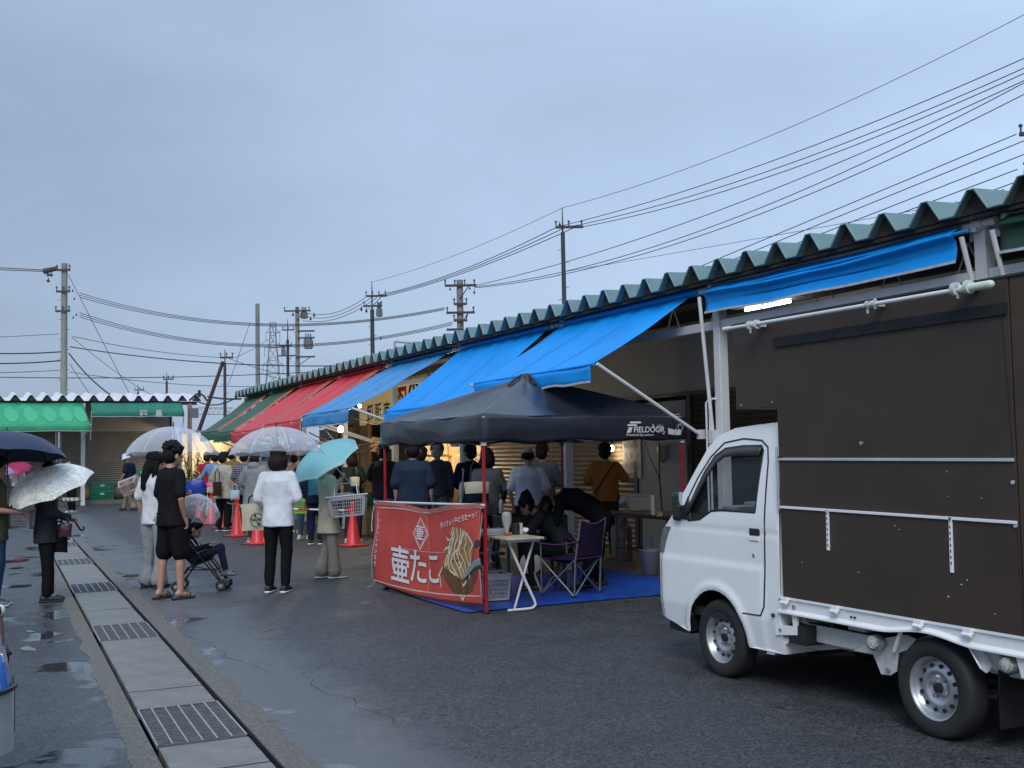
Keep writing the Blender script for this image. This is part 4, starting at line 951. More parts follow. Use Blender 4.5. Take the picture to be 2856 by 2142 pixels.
def plate2(name, poly, hole, x, t, m=paint):
    g = MB(); g.panel(poly, hole, lambda a, b: (x, a, b)); return g.build(name, m, trk, off=TC, solid=t)
P = lambda zx, zy: (lambda q: (q.y, q.z))(on(2150+zx*.3267, 1600+zy*.3267, 0, TX0))
plate2('side_plate', [P(30,285), P(225,318), P(228,525), P(40,522)], [[P(72,335), P(180,352), P(190,448), P(80,436)]], TX0+.005, .012)
g = MB(); g.cbox((TX0+.10, 5.64, .41), (.2, .16, .12)); g.build('battery_box', trim, trk, off=TC)
g = MB(); q = P(85, 478); g.cyl((TX0-.008, *q), (TX0+.01, *q), .012, n=12); g.build('bolt', rimm, trk, off=TC)
g = MB(); q = P(30, 353); g.ball((TX0-.012, *q), .014, 10, 7); g.build('rubber_stop', trim, trk, off=TC, smooth=True)
for (a, b, c_, d_) in ((455, 360, 470, 405), (915, 440, 930, 492), (2030, 640, 2042, 705)):
    g = MB(); q0 = P(a, b); q1 = P(c_, d_); g.cyl((TX0+.01, *q0), (TX0+.01, *q1), .008, n=6); g.build('rope_hook', paint, trk, off=TC)
g = MB(); q0 = P(1105, 478); q1 = P(1010, 665); g.cyl((TX0+.01, *q0), (TX0+.04, *q1), .013, n=8); g.build('brace', paint, trk, off=TC, smooth=True)
g = MB(); Pq = lambda a, b: (lambda q: (q.y, q.z))(on(2150+a*.3267, 1600+b*.3267, 0, TX0+.07))
g.prism([Pq(700,660), Pq(870,690), Pq(940,862), Pq(1020,870), Pq(1070,838), Pq(1085,680), Pq(1170,650), Pq(1240,560), Pq(1150,520), Pq(900,560)], lambda a, b, t: (TX0+.07+t, a, b), 0, .012); g.build('spring_hanger', paint2, trk, off=TC, bevel=.004)
g = MB(); q = Pq(1010, 822); g.cyl((TX0+.055, *q), (TX0+.08, *q), .014, n=10); g.build('bolt', rimm, trk, off=TC)
g = MB(); g.prism([Pq(235,520), Pq(250,360), Pq(300,430), Pq(560,480), Pq(760,520), Pq(860,540), Pq(880,690), Pq(560,630), Pq(250,560)], lambda a, b, t: (TX0+.09+t, a, b), 0, .02); g.build('side_member', paint2, trk, off=TC, bevel=.006)
g = MB(); g.prism([Pq(625,395), Pq(745,405), Pq(770,510), Pq(612,480)], lambda a, b, t: (TX0+.11+t, a, b), 0, .10); g.build('cross_bracket', paint2, trk, off=TC, bevel=.004)
g = MB(); g.prism([Pq(40,540), Pq(90,540), Pq(260,540), Pq(90,655), Pq(65,690), Pq(0,680)], lambda a, b, t: (TX0+.03+t, a, b), 0, .03); g.build('cab_sill', paint, trk, off=TC, bevel=.005)
# ribbed mudguard bracket and marker lamps
qs = [P(1640, 575), P(1720, 575), P(1835, 810), P(1785, 835)]
g = MB(); A, B, C_, D_ = [Vector((TX0+.005, *q)) for q in qs]
g.grid(lambda u, v: (A+(D_-A)*v)+Vector((.30*u, -.02*u, .012*math.cos(u*8*math.pi)))+((B-A)*.35*u), 40, 4); g.build('mudguard', paint, trk, off=TC, smooth='all', solid=.006)
g = MB(); g.box((TX0+.10, 4.18, .12), (TX0+.34, 4.19, .42)); g.build('mud_flap', black, trk, off=TC)
lens = glassmat('clear_lens', (.6,.65,.6), .25, .08)
for zx, zy in ((870, 592), (2015, 783)):
    q = P(zx, zy); t_ = thing('marker', '', ''); bpy.data.objects.remove(t_)
    g = MB(); c = Vector((TX0-.0, *q)); g.ball(c, (.035, .042, .042), 16, 10); mo = g.build('marker_lamp', mat('faceted_lens', (.5,.56,.5), .12, .5, var=.5, vscale=60, bump=1.0, bscale=90), trk, off=TC, smooth=True)
    g = MB(); g.lathe([(.045, 0), (.048, .02), (.045, .05), (.01, .05)], c+Vector((.0, 0, 0)), 'X', 20); g.build('lamp_housing', rimm, mo, off=TC, smooth=True)
g = MB(); g.prism([P(2075,650), P(2170,665), P(2200,900), P(2140,890)], lambda a, b, t: (TX0+t, a, b), 0, .01); g.build('rear_stay', paint, trk, off=TC)
# tall brown box
g = MB(); g.box((TX0-.005, 3.93, .636), (TX0+.025, 5.755, 2.432)); g.build('side_panel', brown, trk, off=TC, bevel=.003)
g = MB(); g.box((TX0-.002, 5.757, 1.86), (TX0+.025, 6.19, 2.432)); g.build('over_cab_panel', brown, trk, off=TC, bevel=.003)
g = MB(); g.box((TX0+.0, 3.30, .64), (TX0+.02, 3.925, 2.432)); g.build('rear_side_panel', mat('brown_panel_warm', (0.05, 0.033, 0.021), 0.55, var=.16, vscale=3, bump=.12, bscale=130), trk, off=TC, bevel=.003)
g = MB(); g.box((TX1-.02, 3.30, .636), (TX1, 5.755, 2.432)); g.box((TX1-.02, 5.757, 1.86), (TX1, 6.19, 2.432)); g.box((TX0+.026, 6.16, 1.86), (TX1-.022, 6.188, 2.432)); g.box((TX0+.026, 5.757, 1.86), (TX1-.022, 6.158, 1.885)); g.box((TX0+.026, 5.73, .636), (TX1-.022, 5.755, 1.858)); g.box((TX0+.021, 3.30, .637), (TX1-.022, 3.32, 2.43)); g.build('box_wall', brown, trk, off=TC)
g = MB(); g.box((TX0-.012, 3.28, 2.433), (TX1+.01, 6.20, 2.445)); g.build('box_roof', mat('dark_board', (.03,.022,.02), .5), trk, off=TC)
g = MB(); g.box((TX0-.022, 3.94, 2.245), (TX0-.006, 5.75, 2.305)); g.build('hook_strip', mat('black_strip', (.008,.009,.014), .8, bump=.6, bscale=120), trk, off=TC)
# split lines, rails, adjustable legs
def side_rail(name, y0_, z0_, y1_, z1_, w, m, t=.012):
    g = MB(); a = Vector((TX0-.005-t, y0_, z0_)); b = Vector((TX0-.005-t, y1_, z1_)); d = (b-a).normalized(); u = Vector((1,0,0)); v = d.cross(u)
    R = Matrix((u, d, v)).transposed(); g.cbox((a+b)/2+Vector((t/2,0,0)), (t, (b-a).length, w), R); return g.build(name, m, trk, off=TC, bevel=.002)
side_rail('upper_rail', 5.755, 1.520, 3.935, 1.512, .017, alu); side_rail('upper_rail_hinge', 5.755, 1.531, 5.70, 1.531, .012, trim)
side_rail('lower_rail', 5.75, 1.212, 3.935, 1.20, .016, mat('white_trim', (.75,.76,.78), .4, var=.05))
side_rail('vertical_stay', 5.765, 1.60, 5.765, 1.19, .016, alu)
for ya_, yb_ in ((5.306, .965), (4.355, .915)):
    o = side_rail('slotted_leg', ya_, 1.21, ya_+.004, yb_, .019, MATS['white_trim'])
    g = MB()
    for i in range(8):
        z = 1.19-.032*i
        if z > yb_+.01: g.cbox((TX0-.0185, ya_, z), (.003, .005, .014))
    g.build('slots', trim, o, off=TC)
for y_, z_ in ((5.0, 1.61),): 
    g = MB(); g.cyl((TX0-.012, y_, z_), (TX0-.004, y_, z_), .013, n=14); g.ball((TX0-.014, y_, z_), .008, 8, 6); g.build('panel_lock', rimm, trk, off=TC, smooth=True)
for y_, z_ in ((3.95, 1.40), (3.945, 1.185)):
    g = MB(); g.cyl((TX0-.012, y_, z_), (TX0-.004, y_, z_), .011, n=12); g.build('latch', alu, trk, off=TC, smooth=True)
side_rail('panel_gap', 3.975, 2.24, 3.945, 1.53, .005, black, .002); side_rail('panel_gap', 3.94, 1.19, 3.93, .65, .004, black, .002)
chip = mat('chipped_white', (.5,.5,.48), .7, var=.1)
g = MB()
for zx, zy in ((1160,600),(1437,845),(980,790),(728,745),(1370,343),(1525,460),(1378,898),(1462,825),(1585,975),(1140,583),(1375,453)):
    q = on(1780+zx*.628, 1100+zy*.628, 0, TX0-.006); n = 6; s = random.uniform(.003, .007)
    g.add([q+Vector((-.001, s*random.uniform(.5, 1.4)*math.cos(i*1.05), s*random.uniform(.4, 1)*math.sin(i*1.05))) for i in range(n)], [tuple(range(n))])
g.build('paint_chips', chip, trk, off=TC)
g = MB()
for y_, z_ in ((6.13, 1.885), (5.80, 1.89)): g.cyl((TX0-.008, y_, z_), (TX0, y_, z_), .008, n=8)
g.build('bolt', rimm, trk, off=TC)
# white pipe with clamps on top of the box
g = MB(); a = Vector((TX0-.10, 6.14, 2.405)); b = Vector((TX0-.10, 3.98, 2.395)); g.cyl(a, b, .012, n=12); pipe = g.build('awning_pipe', white, trk, off=TC, smooth=True)
g = MB(); g.cyl(a+Vector((0,.03,0)), a-Vector((0,.03,0)), .015, n=12); g.build('end_cap', mat('pale_cap', (.6,.68,.55), .6), pipe, off=TC, smooth=True)
g = MB(); g.cyl(b+Vector((0,.16,0)), b-Vector((0,.03,0)), .021, n=12); g.ball(b-Vector((0,.03,0)), .02, 10, 7); g.build('end_cap', MATS['pale_cap'], pipe, off=TC, smooth=True)
for y_, k_ in ((5.85, 1), (4.78, .7), (4.13, 1.2)):
    g = MB(); z_ = 2.4; 
    for dy in (-.035, .035):
        g.lathe([(.017, -.012), (.03*k_, -.012), (.03*k_, .012), (.017, .012), (.017, -.012)], Vector((TX0-.10, y_+dy*k_, z_)), 'Y', 14)
    g.cbox((TX0-.06, y_, z_), (.09, .06*k_, .025)); g.cyl((TX0-.10, y_+.03, z_-.02), (TX0-.10, y_+.03, z_-.05), .007, n=6); g.cyl((TX0-.10, y_-.03, z_+.03), (TX0-.10, y_-.03, z_-.03), .008, n=6)
    g.build('pipe_clamp', mat('clamp_cream', (.52,.54,.50), .5, var=.3, vscale=30), pipe, off=TC, smooth=True)

# ---- blue car at the left edge (only its front corner is in the photo)
cc = Vector((-.785, 5.80, 0)); car = thing('parked_car', 'bright blue car with one front corner showing at the lower left edge', 'car', cc, -math.pi/2)
bpaint = mat('blue_car_paint', (0.04, 0.17, 0.55), 0.2, var=.03, coat=1)
def plan(inset, n=10, y0=-2.75, y1=.93, w=.75, r=.24):
    pts = []; w -= inset; y1 -= inset; y0 += inset; r = max(.06, r-inset*.4)
    for cx, cy, a0 in ((w-r, y1-r, 0), (-w+r, y1-r, 90), (-w+r, y0+r, 180), (w-r, y0+r, 270)):
        for i in range(n+1): a = rad(a0+90*i/n); pts.append((cx+r*math.cos(a), cy+r*math.sin(a)))
    return pts
def slices(lv, **k):
    g = MB(); n = None
    for z, ins in lv:
        pl = plan(ins, **k); n = len(pl); g.v += [Vector((x, y, z)) for x, y in pl]
    for q in range(len(lv)-1):
        for i in range(n): j = (i+1) % n; g.f.append((q*n+i, q*n+j, (q+1)*n+j, (q+1)*n+i))
    g.f.append(tuple(range((len(lv)-1)*n, len(lv)*n))); return g
slices([(.372,.05),(.38,.012),(.42,0),(.60,.0),(.70,.012),(.78,.04),(.83,.085),(.86,.16),(.875,.28)]).build('body', bpaint, car, smooth='all')
slices([(.85,.05),(1.0,.06),(1.25,.13),(1.42,.20),(1.47,.30)], y0=-2.7, y1=-.15).build('cabin', bpaint, car, smooth='all')
g = MB()
for s_ in (-1, 1):
    for a_, b_ in ((-2.35, -1.45), (-1.35, -.60)): g.add([(s_*.695, a_, 1.0), (s_*.695, b_, 1.0), (s_*.60, b_-.08, 1.32), (s_*.60, a_+.08, 1.32)], [(0,1,2,3)])
g.build('window', tglass, car)
g = MB(); g.box((-.66,-2.6,.18), (.66,.8,.34)); g.build('underbody', trim, car)
for x in (-.74, .60):
    for y in (-2.05, .15):
        g = MB(); g.cyl((x, y, .29), (x+.14, y, .29), .29, n=28); t_ = g.build('tyre', rubber, car, smooth=True); g = MB(); g.cyl((x-.006, y, .29), (x+.146, y, .29), .18, n=20); g.build('rim', rimm, t_, smooth=True)
for s_ in (-1, 1):
    pl = [(x*s_, y) for x, y in plan(-.006)]; seg = [(s_*.34, .936)]+pl[10::-1]+[(s_*.756, .50)]
    g = MB(); 
    for z in (.385, .42, .52, .60, .635): g.v += [Vector((x, y, z)) for x, y in seg]
    n = len(seg)
    for q in range(4):
        for i in range(n-1): g.f.append((q*n+i, q*n+i+1, (q+1)*n+i+1, (q+1)*n+i))
    g.build('headlight', mat('grey_lamp_lens', (.33,.36,.38), .25, .2, var=.2, coat=.7), car, smooth='all')
    g = MB(); g.tube([(x*1.004, y*1.004, .645) for x, y in seg], .011, n=6); g.build('lamp_trim', trim, car, smooth=True)
g = MB(); g.box((-.34,.90,.40), (.34,.945,.60)); g.build('grille', trim, car, bevel=.01)
inv_ = (Matrix.Translation(cc) @ Matrix.Rotation(-math.pi/2, 4, 'Z')).inverted()
g = MB(); g.tube([inv_ @ dp(9, 1800, 4.75), inv_ @ dp(6, 1760, 4.75), inv_ @ dp(2, 1715, 4.75)], .007, n=8); m_ = g.build('fender_stalk', mat('brown_stalk', (.10,.05,.04), .5), car, smooth=True)
g = MB(); c_ = inv_ @ dp(1, 1702, 4.75); g.ball(c_, (.02, .02, .024), 12, 9); g.build('fender_mirror', mat('white_plastic', (.6,.6,.6), .4), m_, smooth=True)
g = MB(); g.lathe([(.0205,-.004),(.023,0),(.0205,.004)], c_, 'Y', 16); g.build('mirror_ring', trim, m_, smooth=True)

# ================================================================== BLACK TENT
TA = .07
def tp_(a, b, z): # tent local (a along +X side, b along +Y side)
    return Vector((4.565+a*math.cos(TA)-b*math.sin(TA), 10.17+a*math.sin(TA)+b*math.cos(TA), z))
S = 2.5; tc0 = tp_(S/2, S/2, 0)
tent = thing('canopy_tent', 'black pop up canopy tent on red legs over the takoyaki stall', 'tent', tc0)
tblk = mat('black_tent_fabric', (0.024, 0.027, 0.038), 0.27, var=.08, vscale=3, bump=.12, bscale=4, spec=.5)
redl = mat('red_tent_leg', (0.33, 0.012, 0.02), 0.4, var=.08)
g = MB(); PKZ = 2.47; EZ = 1.97
def corner(i): return [(-.04, -.04), (S+.04, -.04), (S+.04, S+.04), (-.04, S+.04)][i]
for i in range(4):
    c0 = corner(i); c1 = corner((i+1) % 4)
    def roof(u, v, c0=c0, c1=c1, i=i):
        a = c0[0]+(c1[0]-c0[0])*u; b = c0[1]+(c1[1]-c0[1])*u
        aa = S/2+(a-S/2)*(1-v); bb = S/2+(b-S/2)*(1-v)
        z = EZ+(PKZ-EZ)*(v**.92) - .055*math.sin(math.pi*u)*(1-v)**.8*(v > 0) - .06*math.sin(math.pi*min(1, v*1.1))*math.sin(math.pi*u) + .014*noise.noise((u*7, v*5, i*3))*(1-abs(2*u-1)**6)
        if v > .88: z += .05*(v-.88)/.12*0.4
        return tp_(aa, bb, z)
    g.grid(roof, 26, 18, 0, 1, 0, .985)
    def val(u, v, c0=c0, c1=c1, i=i):
        q = roof(u, 0); a = (Vector(c1)-Vector(c0)).normalized(); nx = Vector((a.y, -a.x))
        bulge = (.025*math.sin(v*math.pi)+.018*noise.noise((u*5, v*2, i*9)))*(1-abs(2*u-1)**8)
        d = tp_(nx.x, nx.y, 0)-tp_(0, 0, 0); d.z = 0
        return q+d*bulge+Vector((0, 0, -.265*v+.012*math.sin(u*19+i)*v*(1-abs(2*u-1)**4)))
    g.grid(val, 30, 8)
go = g.build('canopy', tblk, tent, smooth='all', off=tc0)
bm = bmesh.new(); bm.from_mesh(go.data); bmesh.ops.remove_doubles(bm, verts=bm.verts, dist=.002); bm.to_mesh(go.data); bm.free(); md = go.modifiers.new('s', 'SOLIDIFY'); md.thickness = .004
g = MB(); c = tp_(S/2, S/2, PKZ-.03); g.cyl(c-Vector((0,0,.05)), c+Vector((0,0,.06)), .16, .05, n=12)
for k in range(8): a = k*.785; g.tube([c+Vector((.05*math.cos(a), .05*math.sin(a), .05)), c+Vector((.15*math.cos(a), .15*math.sin(a), -.0)), c+Vector((.24*math.cos(a), .24*math.sin(a), -.075))], .014, n=6)
g.build('peak_cap', tblk, tent, off=tc0, smooth=True)
for i, (a, b) in enumerate(((0, 0), (S, 0), (S, S), (0, S))):
    g = MB(); R = Matrix.Rotation(TA, 3, 'Z'); q = tp_(a, b, 0); tp2 = Vector((.0, .0, 0))
    g.cbox(q+Vector((0,0,.56)), (.032, .032, 1.10), R); g.cbox(q+Vector((0,0,1.5)), (.026, .026, .9), R); leg = g.build('leg', redl, tent, off=tc0, bevel=.003)
    g = MB(); g.cbox(q+Vector((0,0,.012)), (.06, .06, .02), R); g.build('foot', trim, leg, off=tc0, bevel=.004)
    g = MB(); g.cbox(q+Vector((0,0,1.70)), (.045, .045, .07), R); g.build('bracket', white if i in (0, 1) else trim, leg, off=tc0, bevel=.004)
g = MB()
for i in range(4):
    c0 = [(0, 0), (S, 0), (S, S), (0, S)][i]; c1 = [(0, 0), (S, 0), (S, S), (0, S)][(i+1) % 4]
    for k in range(2):
        p0 = Vector(c0)+(Vector(c1)-Vector(c0))*k/2; p1 = Vector(c0)+(Vector(c1)-Vector(c0))*(k+1)/2
        g.cyl(tp_(p0.x, p0.y, 1.90), tp_(p1.x, p1.y, 1.70), .011, n=5); g.cyl(tp_(p0.x, p0.y, 1.70), tp_(p1.x, p1.y, 1.90), .011, n=5)
    g.cyl(tp_(c0[0], c0[1], 1.93), tp_(S/2, S/2, PKZ-.12), .011, n=5)
g.build('scissor_frame', greyst, tent, off=tc0)
# lettering on the front valance
whp = mat('white_print', (.68,.70,.72), .6, var=.05)
def tval(a, b): # a metres along the front side, b metres above valance bottom
    u = (a+.04)/(S+.08); q = tp_(a, -.04, EZ); sg_ = -.0
    v = 1-(b/.265); bul = .025*math.sin(v*math.pi)+.02
    d = tp_(0, -1, 0)-tp_(0, 0, 0); d.z = 0
    return q+d*bul+Vector((0,0,-.265*v))
def vt(s, a0, b0, size, nm, sx=1, cuts=0): text(s, nm, whp, tent, lambda x, y, z: tval(a0+x*sx, b0+y), size, off=tc0, align='LEFT', bold=size*.02)
vt('FIELDOOR', 1.79, .105, .088, 'lettering', 1.0); vt('Powered by', 1.70, .052, .040, 'lettering', 1.15); vt('outdoor', 1.93, .050, .036, 'lettering', 1.1)
g = MB()
def vq(pts): g.add([tval(a, b) for a, b in pts], [tuple(range(len(pts)))])
vq([(1.70,.075),(1.755,.075),(1.775,.135),(1.725,.135)]); vq([(1.705,.148),(1.83,.148),(1.835,.165),(1.715,.165)]); vq([(1.745,.175),(1.89,.175),(1.89,.195),(1.75,.195)])
for (cx, cy, r0, r1, n) in ((2.14,.12,.022,.06,15),(2.42,.13,.025,.055,13)):
    for i in range(n):
        a = 2*math.pi*i/n; w = .12; vq([(cx+r0*math.cos(a-w), cy+r0*math.sin(a-w)), (cx+r1*math.cos(a), cy+r1*math.sin(a)), (cx+r0*math.cos(a+w), cy+r0*math.sin(a+w))])
vq([(2.26,.055),(2.345,.045),(2.345,.10),(2.25,.125)]); vq([(2.355,.045),(2.43,.045),(2.44,.09),(2.40,.11),(2.38,.09),(2.35,.12)]); vq([(2.05,.14),(2.06,.105),(2.10,.09),(2.08,.115)]); vq([(2.18,.06),(2.20,.05),(2.215,.09)]); vq([(2.03,.17),(2.05,.15),(2.075,.12),(2.06,.16)])
g.build('printed_emblems', whp, tent, off=tc0)

# ================================================================== BANNER
BL = Vector((4.27, 12.55, 0)); BR = Vector((4.50, 10.26, 0)); BD = (BR-BL).normalized(); BLEN = (BR-BL).length; BN = Vector((BD.y, -BD.x, 0)); BL = BL-BD*.10; BR = BR+BD*.12; BLEN = (BR-BL).length
if BN.dot(Vector((0,0,0))-BL) < 0: BN = -BN
bc = (BL+BR)/2
ban = thing('stall_banner', 'red takoyaki banner tied between two tent legs, with white characters', 'banner', bc)
bred = mat('red_banner_cloth', (0.47, 0.06, 0.045), 0.75, var=.10, vscale=4, bump=.2, bscale=7)
def bz(u):
    top = 1.05+.04*u-.055*math.exp(-((u-.52)/.16)**2)-.02*math.sin(math.pi*u); bot = .095-.0*u-.055*math.sin(math.pi*u)
    return bot, top
def bdisp(u, v):
    fold = .022*math.exp(-((u-.52)/.035)**2)
    drape = .03*math.sin(u*5.2+1.2+v*1.5)*(.35+.65*math.sin(math.pi*min(1, v+.1))) + .018*noise.noise((u*5, v*3, 1))+.02*math.sin((u+v*.5)*11)*v*.5
    return drape-fold*.5
def B(u, v, prd=0.0):
    b, t = bz(u); return BL+BD*(BLEN*u)+BN*(bdisp(u, v)+prd)+Vector((0,0,b+(t-b)*v))
g = MB(); g.grid(lambda u, v: B(u, v), 70, 36); g.build('cloth', bred, ban, off=bc, smooth='all', solid=.003)
def b_uv(px, py):        # photo point -> cloth coordinates (the flat plane through the banner)
    d = ray(px, py); t = (BL-CO).dot(BN)/d.dot(BN); q = CO+d*t; u = (q-BL).dot(BD)/BLEN; b, tt = bz(max(0, min(1, u))); return u, (q.z-b)/(tt-b)
def bpoly(name, m, polys, prd=.006):
    g = MB()
    for pl in polys:
        uv = [b_uv(*p) for p in pl]; g.panel([(u*BLEN, v) for u, v in uv], [], lambda a, b: B(a/BLEN, b, prd), .06)
    return g.build(name, m, ban, off=bc, smooth='all')
def bstroke(name, m, lines, w, prd=.006):
    g = MB()
    for ln in lines:
        uv = [b_uv(*p) for p in ln]; pts = []
        for i in range(len(uv)-1):
            for k in range(8): t = k/8; pts.append((uv[i][0]+(uv[i+1][0]-uv[i][0])*t, uv[i][1]+(uv[i+1][1]-uv[i][1])*t))
        pts.append(uv[-1]); o = len(g.v)
        for i, (u, v) in enumerate(pts):
            a = pts[max(0, i-1)]; b = pts[min(len(pts)-1, i+1)]; du, dv = (b[0]-a[0])*BLEN, (b[1]-a[1])*.95; l_ = math.hypot(du, dv) or 1; nx, ny = -dv/l_, du/l_; ww = w/2*(1 if 0 < i < len(pts)-1 else .6)
            g.v.append(B(u+nx*ww/BLEN, v+ny*ww/.95, prd)); g.v.append(B(u-nx*ww/BLEN, v-ny*ww/.95, prd))
        for i in range(len(pts)-1): a = o+2*i; g.f.append((a, a+1, a+3, a+2))
    return g.build(name, m, ban, off=bc, smooth='all')
bw = mat('banner_white', (.62,.66,.68), .7, var=.06); bwr = mat('banner_line', (.60,.42,.38), .7, var=.15)
bstroke('frame_line', bwr, [[(1054,1415),(1175,1430),(1352,1417)], [(1057,1425),(1056,1470),(1045,1560),(1043,1612)], [(1045,1617),(1175,1650),(1344,1663)], [(1347,1430),(1346,1530)], [(1343,1590),(1345,1662)]], .014)
g = MB(); g.grid(lambda u, v: B(u, .955+.045*v, .008), 60, 2); g.build('top_sleeve', mat('faded_red_hem', (.42,.13,.12), .8, var=.25, vscale=12, dirt=.3), ban, off=bc, smooth='all')
g = MB(); g.cyl(B(-.02, .985, -.01), B(1.02, .985, -.01), .013, n=8); g.build('top_pole', white, ban, off=bc, smooth=True)
g = MB(); g.tube([B(.0, .93, .01), B(-.015, .85, .01), B(-.02, .7, .012), B(-.015, .62, .01)], .005); g.build('tie_cord', white, ban, off=bc)
g = MB(); g.tube([B(.01, .02, .01), B(-.02, -.05, .02), B(-.06, -.09, .04)], .004); g.build('tie_cord', MATS['pale_rods'], ban, off=bc)
def btext(s, px, py, hpx, name='lettering', m=bw, sx=1.0, rot=0, bold=.02):
    u0, v0 = b_uv(px, py); D = (B(u0, v0)-CO).dot(CF); size = hpx*D/FPX
    ca, sa = math.cos(rot), math.sin(rot)
    def fn(x, y, z):
        x, y = x*ca-y*sa, x*sa+y*ca; b, t = bz(max(0, min(1, u0))); return B(u0+x*sx/BLEN, v0+y/(t-b), .012)
    text(s, name, m, ban, fn, size, off=bc, cuts=.022, bold=bold*size)
btext('壷', 1119, 1582, 108, sx=1.05, bold=.012); btext('た', 1164, 1588, 104, sx=1.0, bold=.0125); btext('こ', 1205, 1592, 100, sx=1.0, bold=.013)
btext('壷', 1169, 1489, 44, bold=.01)
bstroke('emblem_frame', bw, [[(1169,1443),(1151,1487),(1170,1533),(1187,1490),(1169,1443)]], .014)
bstroke('emblem_frame', bw, [[(1169,1451),(1156,1487),(1170,1524),(1183,1490),(1169,1451)]], .005)
sl_ = '外カリっ!中とろた〜っ!'
for i, ch in enumerate(sl_): btext(ch, 1230+i*9.3, 1467-i*3.0, 19, bold=.02)
for i, ch in enumerate('いらっしゃいませ'): btext(ch, 1061-.9*i, 1452+i*17.0, 15, bold=.01)
# picture of the sauce covered ball
z5 = lambda pts: [(1200+x*.1326, 1380+y*.1326) for x, y in pts]
z4 = lambda pts: [(1000+x*.2411, 1350+y*.2411) for x, y in pts]
bpoly('food_picture_ball', mat('print_brown', (.13,.055,.025), .7, var=.45, vscale=11), [z4([(935,985),(1000,900),(1200,860),(1390,900),(1395,1010),(1370,1110),(1330,1180),(1325,1230),(1250,1280),(1170,1295),(1110,1280),(1060,1220),(1000,1130),(960,1060)])], .005)
bpoly('food_picture_sauce', mat('print_ochre', (.33,.17,.05), .7, var=.4, vscale=14), [z4([(1085,495),(1180,500),(1250,530),(1330,620),(1365,700),(1350,800),(1330,900),(1300,1000),(1240,1080),(1190,1110),(1120,1060),(1040,1000),(960,960),(985,860),(1010,760),(1050,660),(1070,560)])], .0065)
cr_ = mat('print_cream', (.60,.56,.42), .7, var=.12)
lines = [[(1100,500),(1120,600),(1075,720),(1050,820),(1010,950)],[(1150,505),(1155,620),(1110,720),(1100,860),(1180,1030),(1195,1090)],[(1200,515),(1190,600),(1165,700),(1170,800),(1230,900),(1250,1020)],[(1245,540),(1215,620),(1175,690),(1140,790),(1160,900),(1215,1010),(1225,1090)],[(1255,560),(1265,680),(1230,740),(1260,830),(1300,960),(1290,1090)],[(1265,560),(1330,660),(1355,700),(1310,780),(1320,880),(1295,990)],[(1080,540),(1095,640),(1070,740),(1020,840),(1000,900),(990,960)],[(1140,760),(1080,820),(1060,900),(1090,980),(1150,1080)],[(960,960),(940,1010),(905,1070)],[(1030,900),(1050,1000),(1120,1060)],[(1010,610),(1030,650),(1060,640)],[(985,770),(1010,740),(1060,730)],[(920,1020),(935,1120),(945,1195)],[(1200,1150),(1215,1180),(1250,1120)],[(1180,1290),(1205,1345),(1230,1290)],[(1110,560),(1050,700),(1035,790)],[(1225,530),(1200,680),(1150,740),(1130,830)],[(1200,900),(1160,980),(1185,1050)]]
bstroke('food_picture_mayonnaise', cr_, [z4(l_) for l_ in lines], .021, .009)
bpoly('food_picture_spoon', mat('print_grey', (.22,.27,.31), .6, var=.15), [z4([(1450,850),(1450,930),(1370,960),(1290,1030),(1210,1110),(1240,1030),(1300,950),(1370,880)])], .011)
bpoly('food_picture_spoon', mat('print_dark', (.05,.04,.04), .6), [z4([(1450,930),(1452,960),(1350,1000),(1210,1115),(1290,1030)]), z4([(1385,650),(1450,640),(1452,720),(1375,735)])], .011)
bstroke('repair_crease', bwr, [[(1184,1410),(1184,1460),(1192,1530),(1187,1660)], [(1115,1528),(1190,1540),(1240,1540)]], .006, .005)

